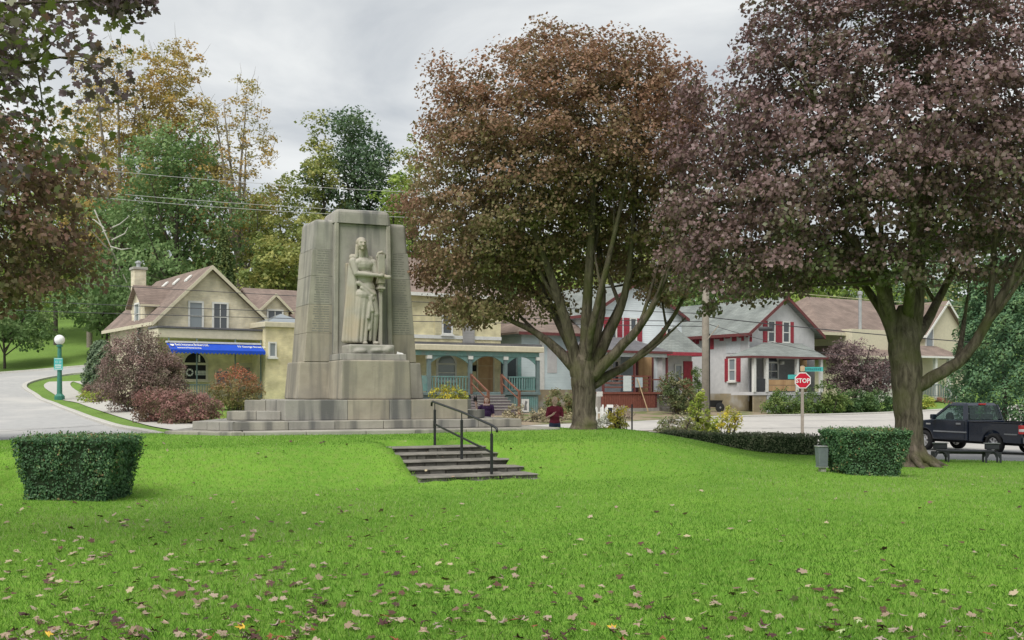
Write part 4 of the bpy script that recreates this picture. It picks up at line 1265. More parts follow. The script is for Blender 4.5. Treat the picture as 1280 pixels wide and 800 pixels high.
make_tree('maple_tree', 'brownish purple maple beside the uphill street with its trunk out of view', (cx, cy, cz), trunk, limbs, ell, 420, 84, .145, leaf_mat('brown_maple_leaf', [(0, (0.14, 0.145, 0.055)), (.3, (0.17, 0.125, 0.07)), (.6, (0.19, 0.105, 0.085)), (1, (0.27, 0.15, 0.11))], trans=.3), 15, clump_r=.6, flat=.6, spacing=.5,
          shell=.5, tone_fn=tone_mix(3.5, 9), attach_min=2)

# near maple: leaves with lobes, branches hang into the frame
def lobed_leaves(name, C, D, size, mat, parent, g, tone, flat=.7):
    outl = np.array([(0, -.22), (-.25, -.34), (-.62, -.22), (-.48, .02), (-.86, .30), (-.62, .38), (-.66, .62), (-.30, .50), (-.26, .80), (0, 1.05), (.26, .80), (.30, .50), (.66, .62), (.62, .38), (.86, .30), (.48, .02), (.62, -.22), (.25, -.34)]) * .58
    k = len(outl); n = len(C)
    nr = unit(g.standard_normal((n, 3)) * flat + np.array([0, 0, .6]))
    d = D - (D * nr).sum(1, keepdims=True) * nr; d = unit(d)
    s = np.cross(nr, d)
    L_ = (size * g.uniform(.7, 1.25, n))[:, None, None]
    fold = np.abs(outl[:, 0])[None, :, None] * nr[:, None, :] * g.uniform(-.35, .3, n)[:, None, None]
    V = C[:, None, :] + L_ * (outl[None, :, 0:1] * s[:, None, :] + outl[None, :, 1:2] * d[:, None, :] + fold)
    return np_obj(name, V.reshape(-1, 3), k, mat, parent, tone)
nm_loc = (-9.4, 10.2, L1(-9.4, 10.2))
near = empty('maple_tree', nm_loc, 0, 'overhanging maple with large dark purple and olive lobed leaves', 'tree')
g = np.random.default_rng(77)
mb = MB()
mb.tube([(0, 0, -.2), (0, 0, .1), (0, 0, 1.5), (.1, 0, 3.0), (.2, 0, 5)], [.5, .36, .3, .27, .2], 12)
tw = []
def branch(p, q, r0, r1, sag=-.1):
    p, q = np.array(p, float), np.array(q, float)
    mid = (p + q) / 2 + np.array([0, 0, sag + .35]) + g.standard_normal(3) * .12
    pts = bez(p, mid, q, 8)
    mb.tube([Vector(x) for x in pts], list(np.linspace(r0, r1, 8)), 6, cap=False)
    return np.array(pts)
ends = []
for (ex, ey, ez, r) in [(4.7, -.4, 5.5, .08), (4.5, .5, 5.1, .06), (5.0, .9, 6.0, .06), (4.2, -1.0, 5.3, .06), (5.3, .2, 6.0, .05), (4.4, 1.3, 5.4, .05), (4.1, .2, 4.1, .05), (2.6, 0, 6.6, .07), (1.0, 1.5, 7.2, .07), (-2.5, .5, 6.5, .08), (0, -2.4, 6.5, .07), (2.4, -2.2, 5.5, .06), (-1.2, 2.5, 6.0, .06)]:
    pts = branch((.15, 0, 3.2 + .25 * ez / 2), (ex, ey, ez), r, .012)
    for t in range(3, 8):
        for _ in range(3 if ex > 3.5 else 2):
            e = pts[t] + g.standard_normal(3) * np.array([.38, .38, .26]) + np.array([.1, 0, -.1])
            mb.tube([Vector(pts[t]), Vector((pts[t] + e) / 2 + np.array([0, 0, .06])), Vector(e)], [.012, .008, .004], 4, cap=False)
            ends.append(e)
tl = branch((4.0, 0, 5.5), (5.75, -.1, 5.52), .02, .004, -.35)
ends += [tl[-1], tl[-2], tl[-1] + np.array([-.15, 0, .02]), tl[-3] + np.array([0, .1, .12])]
mb.build('trunk', m_bark, near, smooth=True)
ends = np.array(ends)
idx = np.repeat(np.arange(len(ends)), np.where(ends[:, 0] > 3.2, 52, 8))
off = g.standard_normal((len(idx), 3)) * np.array([.23, .23, .17]) + np.array([0, 0, -.08])
last = idx >= len(ends) - 4
off[last] *= .45
C = ends[idx] + off
keep = ~((C[:, 0] > 5.25) & ~last)
C = C[keep]; idx = idx[keep]; off = off[keep]
D = unit(off + np.array([.5, 0, -.75]) + g.standard_normal((len(C), 3)) * .3)
ct = g.random(len(ends))
tone = np.clip(.7 * ct[idx] + .3 * g.random(len(C)), 0, 1)
m_near = leaf_mat('near_maple_leaf', [(0, (0.17, 0.19, 0.05)), (.35, (0.13, 0.14, 0.05)), (.5, (0.11, 0.07, 0.08)), (.8, (0.20, 0.145, 0.17)), (1, (0.28, 0.15, 0.13))], trans=.25, spec=.5, rough=.4)
lobed_leaves('crown', C, D, .112, m_near, near, g, tone)

# the many small fallen leaves
g = np.random.default_rng(900); gg = random.Random(6)
pts = [(x, y) for x, y in litter_spots]
for _ in range(520):
    y = 1 / gg.uniform(1 / 22, 1 / 6.6); x = gg.uniform(-1, 1) * .54 * y
    if gg.random() < .3 + .7 * (x < 0): pts.append((x, y))
C = np.array([(x, y, L1(x, y) + .03) for x, y in pts])
D = unit(np.c_[g.standard_normal((len(C), 2)), .25 * g.standard_normal(len(C))])
m_litter = leaf_mat('leaf_litter', [(0, (0.06, 0.03, 0.03)), (.35, (0.12, 0.06, 0.04)), (.5, (0.26, 0.19, 0.13)), (.8, (0.38, 0.30, 0.23)), (1, (0.45, 0.38, 0.24))], trans=.1)
tag(lobed_leaves('leaf_litter', C, D, .085, m_litter, None, g, g.random(len(C)), .16), 'scattered small leaf litter among the mown grass', 'leaf litter', kind='stuff')
# ------------------------------------------------------------------ houses along the far side of the street
m_white = M('white_trim_paint', (0.72, 0.72, 0.69), (0.6, 0.6, 0.57), scale=6, rough=0.6)
m_cream = M('cream_trim_paint', (0.62, 0.57, 0.43), (0.52, 0.48, 0.36), scale=5, rough=0.65)
m_glass = glass_mat('window_glass', (0.05, 0.06, 0.07))
m_glass_pale = glass_mat('window_glass_curtain', (0.22, 0.25, 0.27), rough=.15)
m_red = M('red_paint', (0.38, 0.05, 0.07), (0.27, 0.035, 0.05), scale=6, rough=0.6)
m_maroon = M('maroon_trim', (0.16, 0.05, 0.05), (0.11, 0.035, 0.035), scale=6, rough=0.65)
m_teal = M('teal_paint', (0.17, 0.31, 0.29), (0.12, 0.23, 0.22), scale=5, rough=0.65, stain=(.2, .24, .23), stain_scale=2)
m_tealdark = M('teal_grey_paint', (0.16, 0.22, 0.22), (0.12, 0.16, 0.165), scale=5, rough=0.7)
m_ply = M('plywood_board', (0.52, 0.35, 0.19), (0.43, 0.27, 0.14), scale=3, rough=0.8, streak=(.36, .21, .11))
m_brick = brick_mat('buff_brick', (0.80, 0.72, 0.53), (0.68, 0.60, 0.42), (0.70, 0.66, 0.56))
m_ybrick = brick_mat('yellow_painted_brick', (0.80, 0.72, 0.45), (0.73, 0.65, 0.39), (0.72, 0.65, 0.44))
m_roofbrown = shingle_mat('brown_shingle', (0.25, 0.19, 0.16), (0.195, 0.148, 0.125))
m_roofgrey = shingle_mat('grey_green_shingle', (0.23, 0.25, 0.235), (0.18, 0.20, 0.19))
m_roofdark = shingle_mat('dark_grey_shingle', (0.16, 0.155, 0.165), (0.12, 0.12, 0.13))
m_stucco = M('grey_stucco', (0.60, 0.595, 0.60), (0.50, 0.50, 0.505), scale=3, rough=0.9, bump=.2, bscale=40)
m_blue = siding_mat('pale_blue_siding', (0.55, 0.64, 0.66), (0.47, 0.56, 0.58), .1)
m_whiteside = siding_mat('white_siding', (0.72, 0.77, 0.80), (0.62, 0.67, 0.70))
m_found = M('tan_foundation', (0.36, 0.30, 0.20), (0.26, 0.22, 0.15), scale=2, rough=0.95, bump=.4, stain=(.42, .40, .36), stain_scale=1.1)
m_conc = M('porch_concrete', (0.40, 0.385, 0.35), (0.3, 0.29, 0.265), scale=4, rough=0.95, bump=.3)
m_wood = M('brown_rail_paint', (0.22, 0.10, 0.065), (0.15, 0.07, 0.05), scale=6, rough=0.7)
m_deckred = M('red_deck_board', (0.24, 0.085, 0.06), (0.17, 0.06, 0.045), scale=6, rough=0.75)
m_lumber = M('raw_lumber', (0.55, 0.42, 0.27), (0.45, 0.33, 0.2), scale=6, rough=0.8)
m_metal = M('galvanised_metal', (0.5, 0.51, 0.52), (0.4, 0.41, 0.42), scale=4, rough=0.45, metallic=.7)

def hb(name, mat, parent, x0, x1, y0, y1, z0, z1, bev=0):
    return MB().box(x0, x1, y0, y1, z0, z1).build(name, mat, parent, bevel=bev)

def wall_box(root, x0, x1, y0, y1, z0, z1, mat, gable=None, name='wall'):
    """gable: ('x' ridge along x | 'y' ridge along y, apex height)"""
    mb = MB()
    if gable is None: mb.box(x0, x1, y0, y1, z0, z1)
    elif gable[0] == 'y':
        xm = gable[2] if len(gable) > 2 else (x0 + x1) / 2
        mb.prism([(x0, y0, z0), (x1, y0, z0), (x1, y0, z1), (xm, y0, gable[1]), (x0, y0, z1)], (0, y1 - y0, 0))
    else:
        ym = (y0 + y1) / 2
        mb.prism([(x0, y0, z0), (x0, y1, z0), (x0, y1, z1), (x0, ym, gable[1]), (x0, y0, z1)], (x1 - x0, 0, 0))
    return mb.build(name, mat, root)

def gable_roof(root, x0, x1, y0, y1, ze, zr, axis, mat, ov=.3, th=.14, trim=None, xm=None, name='roof', hipb=0.0):
    """two slopes; ze/zr are the wall-line eave and ridge heights"""
    r = empty(name, (0, 0, 0)); r.parent = root
    if axis == 'y':
        xm = (x0 + x1) / 2 if xm is None else xm
        for sgn, xe in ((-1, x0), (1, x1)):
            sl = (zr - ze) / abs(xm - xe); xo = xe + sgn * ov; zo = ze - sl * ov
            ya, yb = y0 - ov, y1 + ov
            MB().hexa([(xo, ya, zo), (xm, ya, zr), (xm, yb - hipb, zr), (xo, yb, zo), (xo, ya, zo + th), (xm, ya, zr + th), (xm, yb - hipb, zr + th), (xo, yb, zo + th)]).build('slope', mat, r)
            if trim:
                MB().hexa([(xo, ya - .04, zo - .08), (xm, ya - .04, zr - .08), (xm, ya - .002, zr - .08), (xo, ya - .002, zo - .08), (xo, ya - .04, zo + th + .01), (xm, ya - .04, zr + th + .01), (xm, ya - .002, zr + th + .01), (xo, ya - .002, zo + th + .01)]).build('barge_board', trim, r)
                hb('gutter', trim, r, xo - .06 if sgn < 0 else xo + .002, xo - .002 if sgn < 0 else xo + .06, ya, yb, zo - .04, zo + th + .005)
    else:
        ym = (y0 + y1) / 2
        for sgn, ye in ((-1, y0), (1, y1)):
            sl = (zr - ze) / abs(ym - ye); yo = ye + sgn * ov; zo = ze - sl * ov
            xa, xb = x0 - ov, x1 + ov
            MB().hexa([(xa, yo, zo), (xb, yo, zo), (xb - hipb, ym, zr), (xa + hipb, ym, zr), (xa, yo, zo + th), (xb, yo, zo + th), (xb - hipb, ym, zr + th), (xa + hipb, ym, zr + th)]).build('slope', mat, r)
            if trim:
                hb('gutter', trim, r, xa, xb, yo - .06 if sgn < 0 else yo + .002, yo - .002 if sgn < 0 else yo + .06, zo - .04, zo + th + .005)
        if hipb > 0:
            for xa, xr in ((x0 - ov, x0 - ov + hipb), (x1 + ov, x1 + ov - hipb)):
                zo = ze - (zr - ze) / abs(ym - y0) * ov
                MB().add([(xa, y0 - ov, zo + th), (xa, y1 + ov, zo + th), (xr, ym, zr + th), (xa, y0 - ov, zo), (xa, y1 + ov, zo), (xr, ym, zr)], [(0, 1, 2), (5, 4, 3), (0, 3, 4, 1), (1, 4, 5, 2), (2, 5, 3, 0)]).build('slope', mat, r)
    return r

def hip_roof(root, x0, x1, y0, y1, ze, zr, mat, rx0, rx1, ry, trim=None, th=.12, name='porch_roof', ry1=None):
    """hipped lean-to: eave rectangle, ridge segment rx0..rx1 at depth ry"""
    r = MB()
    a = [(x0, y0, ze), (x1, y0, ze), (x1, y1, ze), (x0, y1, ze)]
    rr = [(rx0, ry, zr), (rx1, ry, zr)]
    r.add(a + rr, [(0, 1, 5, 4), (1, 2, 5), (2, 3, 4, 5), (3, 0, 4), (3, 2, 1, 0)])
    o = r.build(name, mat, root)
    if trim:
        hb('fascia', trim, o, x0 - .03, x1 + .03, y0 - .05, y0 - .003, ze - th, ze + .02)
        hb('fascia', trim, o, x0 - .05, x0 - .003, y0, y1, ze - th, ze + .018)
        hb('fascia', trim, o, x1 + .003, x1 + .05, y0, y1, ze - th, ze + .018)
    return o

def window(root, s0, s1, z0, z1, pos, side='front', trim=None, glass=None, cols=1, rows=2, tw=.09, sill=True, shut=None, shw=.42, arch=False, name='window'):
    trim = trim or m_white; glass = glass or m_glass
    if side == 'front': Pm = lambda s, d, z: (s, pos - d, z)
    elif side == 'left': Pm = lambda s, d, z: (pos - d, s, z)
    def bx(mb, a0, a1, d0, d1, b0, b1):
        p, q = Pm(a0, d0, b0), Pm(a1, d1, b1)
        mb.box(p[0], q[0], p[1], q[1], p[2], q[2])
    fr = MB()
    bx(fr, s0 - tw, s0, .003, .09, z0 - .02, z1 + tw); bx(fr, s1, s1 + tw, .003, .09, z0 - .02, z1 + tw); bx(fr, s0, s1, .003, .088, z1, z1 + tw); bx(fr, s0, s1, .003, .088, z0 - .02, z0 + .05)
    for i in range(1, cols):
        s = s0 + (s1 - s0) * i / cols; bx(fr, s - .02, s + .02, .003, .06, z0 + .05, z1)
    for i in range(1, rows):
        z = z0 + (z1 - z0) * i / rows; bx(fr, s0, s1, .003, .065, z - .03, z + .03)
    if arch:
        n = 12; c = (s0 + s1) / 2; rO = (s1 - s0) / 2
        for i in range(n):
            a0, a1 = math.pi * i / n, math.pi * (i + 1) / n
            q = [(c + math.cos(a) * rr, z1 + tw * .5 + math.sin(a) * rr) for a, rr in ((a0, rO), (a0, rO + tw * 1.2), (a1, rO + tw * 1.2), (a1, rO))]
            p0 = [Pm(s, .004, z) for s, z in q]; dv = Vector(Pm(0, .09, 0)) - Vector(Pm(0, .004, 0))
            fr.prism(p0, dv)
    w = fr.build(name, trim, root)
    pn = MB(); bx(pn, s0, s1, .001, .03, z0, z1)
    pn.build('pane', glass, w)
    if arch:
        n = 12; c = (s0 + s1) / 2; rO = (s1 - s0) / 2
        poly = [Pm(c + math.cos(math.pi * i / n) * rO, .002, z1 + tw * .6 + math.sin(math.pi * i / n) * rO) for i in range(n + 1)]
        MB().prism(poly, Vector(Pm(0, .032, 0)) - Vector(Pm(0, .002, 0))).build('arch_pane', glass, w)
    if sill:
        sl = MB(); bx(sl, s0 - tw - .06, s1 + tw + .06, .003, .16, z0 - .12, z0 - .022); sl.build('sill', trim, w)
    if shut:
        for a in (s0 - tw - .02 - shw, s1 + tw + .02):
            sh_ = MB(); bx(sh_, a, a + shw, .003, .05, z0 - .06, z1 + .06)
            so = sh_.build('shutter', shut, w)
            nsl = 9
            for k in range(nsl):
                zz = z0 + (z1 - z0) * (k + .1) / nsl
                q = MB(); bx(q, a + .05, a + shw - .05, .052, .066, zz, zz + (z1 - z0) / nsl * .6); q.build('louvre', shut, so)
    return w

def railing(parent, p, q, h, mat, n, th=.035, posts=True, name='railing', bottom=.12, top=.07):
    """rail with separate balusters between two local points"""
    p, q = Vector(p), Vector(q)
    r = MB().bar(p + Vector((0, 0, h)), q + Vector((0, 0, h)), top, top).build(name, mat, parent)
    MB().bar(p + Vector((0, 0, bottom)), q + Vector((0, 0, bottom)), .05, .05).build('bottom_rail', mat, r)
    me = None
    for i in range(n):
        t = (i + .5) / n; c = p + (q - p) * t
        if me is None:
            me = MB().box(-th / 2, th / 2, -th / 2, th / 2, bottom, h).mesh('baluster'); me.materials.append(mat)
        o = bpy.data.objects.new('baluster', me); o.location = c; link(o, r)
    return r

def steps(parent, x0, x1, y_top, z_top, z_bot, n, run, mat, name='step'):
    for k in range(n):
        z = z_bot + (z_top - z_bot) * (k + 1) / (n + 1); y = y_top - run * (n - k)
        hb(name, mat, parent, x0, x1, y, y_top, z - (z_top - z_bot) / (n + 1) - (.0 if k else .3), z - .035)
        hb('tread', m_conc, parent, x0 - .03, x1 + .03, y - .03, y + run + .01, z - .033, z)

def hframe(px, Y, a):
    X = (px - 640) * Y / F
    return Frame(X, Y, R(a), T1(X, Y))

# ============ A: buff brick house with blue awning
h = hframe(197, 56, 35); A = h.root('brick_house', 'buff brick gabled house with brown roof and bright blue shop awning', 'house')
W = h.lx(333); ze = h.lz(398, 0); ax_ = h.lx(263); zr = h.lz(336, ax_); D = h.wy(146, 0) + 1.5
sl = (zr - ze) / ax_
wall_box(A, 0, W, 0, D, -1.5, ze, m_brick, ('y', zr, ax_))
rf = gable_roof(A, 0, W, 0, D, ze + .02, zr + .02, 'y', m_roofbrown, ov=.38, trim=m_cream, xm=ax_)
for k in range(3):       # roof lights
    f = .16; y = 1.6 + k * 2.2; x = ax_ * (1 - .18); z = ze + sl * x + .18
    MB().hexa([(x - .28, y, z - .26 * sl), (x + .02, y, z + .03 * sl), (x + .02, y + .5, z + .03 * sl), (x - .28, y + .5, z - .26 * sl), (x - .28, y, z - .26 * sl + .1), (x + .02, y, z + .03 * sl + .1), (x + .02, y + .5, z + .03 * sl + .1), (x - .28, y + .5, z - .26 * sl + .1)]).build('roof_vent', m_white, rf)
for a, b in ((237, 252), (267, 283)):
    window(A, h.lx(a), h.lx(b), h.lz(411, 1.5), h.lz(378, 1.5), -.0, 'front', m_white, m_glass_pale if a < 240 else m_glass, cols=1 if a < 240 else 2, tw=.1)
yd = h.wy(178, 0)
window(A, yd, yd + .75, ze - 1.75, ze - .25, 0, 'left', m_white, m_glass)
# side wall dormer with its own small gable
dz = ze; y0, y1 = yd - .5, yd + 2.1
wall_box(A, -.02, 2.2, y0, y1, ze - .3, ze + 1.0, m_brick, ('x', ze + 2.0), 'dormer')
gable_roof(A, -.05, 2.6, y0, y1, ze + 1.0, ze + 2.0, 'x', m_roofbrown, ov=.25, th=.1, trim=m_cream, name='dormer_roof')
window(A, yd + .4, yd + 1.2, ze - .1, ze + 1.0, -.02, 'left', m_white, m_glass_pale)
chy = h.wy(173, .9)
hb('chimney', m_brick, A, .55, 1.25, chy - .4, chy + .35, ze, h.lz(338, .9, chy), .02)
zc = h.lz(338, .9, chy)
hb('chimney_cap', m_conc, A, .47, 1.33, chy - .48, chy + .43, zc + .003, zc + .16, .02)
MB().lathe([(.13, 0), (.13, .25), (.2, .26), (.2, .34), (.05, .42)], 10, (.9, chy, zc + .16)).build('chimney_pot', m_metal, A)
# porch roof, awning
zf0, zf1 = h.lz(422, 0, -1.6), h.lz(410, 0, -1.6)
xl0, xr0 = h.lx(197, -1.6), h.lx(334, -1.6)
hb('porch_roof', m_cream, A, xl0, xr0, -1.65, -.003, zf0, zf1, .03)
hb('porch_roof_edge', m_roofdark, A, xl0 - .05, xr0 + .05, -1.72, -.003, zf1 + .003, zf1 + .1)
m_awn = M('blue_awning_fabric', (0.012, 0.075, 0.52), (0.010, 0.06, 0.44), scale=2, rough=0.55)
ax0, ax1 = h.lx(210, -2.0), h.lx(328, -2.0)
zt, zm, zb = h.lz(428, ax0, -1.9), h.lz(437, ax0, -2.5), h.lz(441, ax0, -2.5)
aw = MB()
aw.hexa([(ax0, -2.45, zm), (ax1, -2.45, zm), (ax1, -1.7, zt - .03), (ax0, -1.7, zt - .03), (ax0, -2.45, zm + .02), (ax1, -2.45, zm + .02), (ax1, -1.7, zt), (ax0, -1.7, zt)])
awn = aw.build('awning', m_awn, A)
nsc = 26
va = MB()
for k in range(nsc):
    xa = ax0 + (ax1 - ax0) * k / nsc; xb = ax0 + (ax1 - ax0) * (k + 1) / nsc; xm_ = (xa + xb) / 2
    va.prism([(xa, -2.475, zm + .01), (xb, -2.475, zm + .01), (xb, -2.475, zb + .05), (xm_, -2.475, zb - .03), (xa, -2.475, zb + .05)], (0, .02, 0))
tag(va.build('valance', m_awn, awn), kind='stuff')
hb('awning_rail', m_white, awn, ax0 - .03, ax1 + .03, -1.78, -1.66, zt + .0, zt + .1)
sp_ = math.atan2(zt - zm, .75)
dn = (zt - zm)
tm = Matrix.Translation((0, 0, 0))
def awn_text(txt, x, f, size, xs=1.0):
    mt = Matrix.Translation((x, -2.45 + .75 * f - .012, zm + dn * f + .03)) @ Matrix.Rotation(sp_, 4, 'X')
    return text_obj('awning_lettering', txt, m_white, size, awn, mt, xscale=xs, bold=.006)
slope_len = math.hypot(.75, dn)
awn_text('Beck Insurance Brokers Ltd.', ax0 + .38, .68, slope_len * .46, .40)
awn_text('Insurance & Financial Services', ax0 + .40, .24, slope_len * .27, .46)
awn_text('53 George Street North', ax1 - 1.42, .58, slope_len * .34, .66)
em = MB().prism([(ax0 + .1, 0, .12), (ax0 + .3, 0, .12), (ax0 + .3, 0, -.02), (ax0 + .2, 0, -.14), (ax0 + .1, 0, -.02)], (0, .01, 0))
emo = em.build('awning_emblem', m_white, awn); emo.location = (0, -2.45 + .75 * .55 - .04, zm + dn * .55 + .05); emo.rotation_euler = (-(math.pi / 2 - sp_), 0, 0)
# ground floor under the porch: yellow painted brick, arched black window, door
hb('painted_wall', m_ybrick, A, .02, W - .02, -.06, -.004, -1.5, zf0)
wx0, wx1 = h.lx(230, -.06), h.lx(257, -.06)
zz0, zz1 = h.lz(475, wx0), h.lz(456, wx0)
w_ = window(A, wx0, wx1, zz0, zz1, -.06, 'front', m_cream, glass_mat('black_window', (.012, .013, .015), rough=.4, spec=.15), rows=1, arch=True, tw=.12)
lt = MB()
for k in range(9):
    lt.box(wx0 + .6 + k * .075, wx0 + .65 + k * .075, -.108, -.098, (zz0 + zz1) / 2 - .07, (zz0 + zz1) / 2 + .1)
lt.box(wx0 + .6, wx0 + 1.25, -.107, -.098, (zz0 + zz1) / 2 - .14, (zz0 + zz1) / 2 - .1)
tag(lt.build('window_lettering', m_white, w_), kind='stuff')
lg = MB()
for k in range(6):
    a0, a1 = math.pi / 3 * k, math.pi / 3 * (k + .82)
    lg.prism([(wx0 + .30 + math.cos(a) * r_, -.10, (zz0 + zz1) / 2 + math.sin(a) * r_) for a, r_ in ((a0, .13), (a0, .22), (a1, .22), (a1, .13))], (0, .008, 0))
tag(lg.build('window_emblem', m_white, w_), kind='stuff')
text_obj('number_one', '1', m_white, .5, w_, Matrix.Translation((wx0 + .70, -.105, zz1 + .34)) @ UPRIGHT, bold=.02)
dxa = h.lx(296, -.06)
dr = hb('door', m_cream, A, dxa, dxa + .95, -.12, -.062, -.1, 2.0)
hb('door_glass', m_glass_pale, dr, dxa + .2, dxa + .75, -.13, -.121, .9, 1.75)
text_obj('door_notice', 'o', M('black_ink', (.02, .02, .02)), .3, dr, Matrix.Translation((dxa + .38, -.14, 1.55)) @ UPRIGHT)
window(A, h.lx(270, -.06), h.lx(284, -.06), .75, 1.5, -.06, 'front', m_cream, m_glass, rows=1)
hb('porch_floor', m_conc, A, xl0 - .1, xr0, -1.75, -.07, -.7, -.1, .02)
for px in (211, 246, 294, 326):
    xx = h.lx(px, -1.65); hb('porch_post', m_tealdark, A, xx - .03, xx + .03, -1.68, -1.62, -.1, zf0 - .003)
railing(A, (h.lx(222, -1.6), -1.6, -.1), (h.lx(264, -1.6), -1.6, -.1), .85, m_tealdark, 13, .03)
railing(A, (h.lx(296, -1.6), -1.6, -.1), (h.lx(329, -1.6), -1.6, -.1), .85, m_tealdark, 9, .03)
# painted bay and rear wing to the right
bx0, bx1 = h.lx(331, -2.0), h.lx(331, -2.0) + 2.6
zb1 = h.lz(409, bx0, -2)
hb('bay', m_ybrick, A, bx0, bx1, -2.1, -.008, -1.5, zb1)
hb('bay_cornice', m_cream, A, bx0 - .12, bx1 + .12, -2.25, -.012, zb1 + .003, zb1 + .3, .03)
window(A, h.lx(337, -2.1), h.lx(343.5, -2.1), h.lz(446, bx0, -2.1), h.lz(429, bx0, -2.1), -2.1, 'front', m_white, m_glass_pale, rows=1, tw=.08)
MB().add([(bx0 + .1, -2.2, zb1 + .31), (bx1 - .1, -2.2, zb1 + .31), (bx1 - .1, -.1, zb1 + .31), (bx0 + .1, -.1, zb1 + .31), ((bx0 + bx1) / 2, -1.1, zb1 + .85)], [(0, 1, 4), (1, 2, 4), (2, 3, 4), (3, 0, 4), (3, 2, 1, 0)]).build('bay_skylight', m_glass_pale, A)
rx0, rx1 = W + .01, W + 7; ry0, ry1 = 1.2, 7.2; rze = h.lz(398, W, 1.2); rzr = h.lz(363, W + 1, 4)
wall_box(A, rx0, rx1, ry0, ry1, -1.5, rze, m_brick, None, 'rear_wall')
gable_roof(A, rx0 + .4, rx1, ry0, ry1, rze, rzr, 'x', m_roofbrown, ov=.3, trim=m_cream, name='rear_roof')
ddx = h.lx(343, .9)
wall_box(A, ddx - .85, ddx + .85, .85, 3.0, rze - 1.8, rze + .55, m_brick, ('y', rze + 1.35), 'dormer')
gable_roof(A, ddx - .85, ddx + .85, .85, 3.2, rze + .55, rze + 1.35, 'y', m_roofbrown, ov=.22, th=.1, trim=m_cream, name='dormer_roof')
window(A, ddx - .42, ddx + .42, rze - 1.2, rze + .45, .85, 'front', m_white, m_glass, cols=2, rows=2)

# ============ B: yellow house with teal porch
h = hframe(500, 58, 31); B = h.root('yellow_house', 'pale yellow brick house with teal porch, boarded door and wide front steps', 'house')
z0 = h.z0
W = h.lx(626); zp = h.lz(490, h.lx(570)); ze = 6.6
wall_box(B, 0, W, 0, 8, -1, ze, m_ybrick)
gable_roof(B, 0, W, 0, 8, ze, ze + 2.3, 'x', m_roofbrown, ov=.4, trim=m_white, hipb=2.5)
zpr0, zpr1 = h.lz(442, h.lx(600, -2.3), -2.3), h.lz(432, h.lx(600, -2.3), -2.3)
hb('belt_course', m_white, B, -.02, W + .02, -.05, -.003, zpr1 + .45, zpr1 + .65)
window(B, h.lx(553.5), h.lx(563.5), h.lz(417, 2), h.lz(389, 2), 0, 'front', m_white, m_glass, shut=M('cream_shutter', (.66, .6, .4)), shw=.42)
cx0, cx1 = h.lx(578), h.lx(592)
hb('chimney_breast', siding_mat('grey_siding_strip', (.30, .29, .28), (.22, .215, .21), .16), B, cx0, cx1, -.12, -.003, zpr1 + .2, ze)
PD = -2.3
px1 = h.lx(673, PD)
pr = hb('porch_roof', m_cream, B, -.3, px1 + .25, PD - .25, -.006, zpr0 + .12, zpr1, .03)
hb('porch_roof_top', m_roofdark, B, -.25, px1 + .15, PD - .15, -.13, zpr1 + .003, zpr1 + .14)
hb('porch_beam', m_teal, B, -.2, px1, PD - .08, PD + .08, zpr0 - .14, zpr0 + .117)
hb('porch_floor', m_tealdark, B, -.2, px1 + .1, PD - .1, -.006, zp - .18, zp, .02)
sk = hb('porch_skirt', m_tealdark, B, -.15, px1, PD + .0, -.05, -1, zp - .19)
for k in range(20):      # skirt boards to the right of the steps
    xx = h.lx(640, PD) + .1 + k * .135
    if xx < px1 - .1: hb('skirt_board', m_teal, sk, xx, xx + .11, PD - .03, PD - .004, -.8, zp - .26)
for px in (536, 587.5, 631.5, 672):
    xx = h.lx(px, PD); po = hb('porch_post', m_tealdark, B, xx - .1, xx + .1, PD - .09, PD + .09, zp, zpr0 - .14)
    hb('capital', m_white, po, xx - .14, xx + .14, PD - .13, PD + .13, zpr0 - .33, zpr0 - .145)
for pa, pb in ((536, 587), (588, 631), (632, 671)):   # arched brackets under the beam
    xa, xb = h.lx(pa, PD) + .1, h.lx(pb, PD) - .1
    mbk = MB(); n = 10
    pts = [(xa + (xb - xa) * i / n, PD + .04, zpr0 - .15 - .42 * (abs(2 * i / n - 1) ** 2.2)) for i in range(n + 1)]
    mbk.prism(pts + [(xb, PD + .04, zpr0 - .141), (xa, PD + .04, zpr0 - .141)], (0, -.06, 0)).build('arch_bracket', m_teal, B)
railing(B, (h.lx(536, PD) + .12, PD, zp), (h.lx(586, PD) - .1, PD, zp), .85, m_teal, 12, .05)
railing(B, (h.lx(633, PD) + .12, PD, zp), (h.lx(671, PD) - .1, PD, zp), .85, m_teal, 11, .05)
railing(B, (px1 - .05, PD + .15, zp), (px1 - .05, -.1, zp), .85, m_teal, 8, .05)
hb('porch_panel', m_teal, B, h.lx(522, PD), h.lx(536, PD) - .1, PD - .02, PD + .03, zp + .05, zp + .9)
wx0, wx1 = h.lx(547), h.lx(568)
window(B, wx0, wx1, zp + .65, h.lz(456, wx0), 0, 'front', m_white, m_glass_pale, rows=2, arch=True, tw=.1)
d0, d1 = h.lx(597), h.lx(615.5)
bd = hb('boarded_door', m_ply, B, d0, d1, -.06, -.003, zp, h.lz(444, d0))
for k in range(1, 3): hb('board_batten', m_lumber, bd, d0, d1, -.075, -.062, zp + k * .75, zp + k * .75 + .05)
for xx in (d0 - .1, d1 + .01): hb('door_frame', m_cream, B, xx, xx + .09, -.09, -.004, zp, h.lz(444, d0) + .05)
hb('mailbox', M('black_iron', (.02, .02, .02)), B, h.lx(590), h.lx(590) + .22, -.12, -.004, zp + 1.2, zp + 1.55)
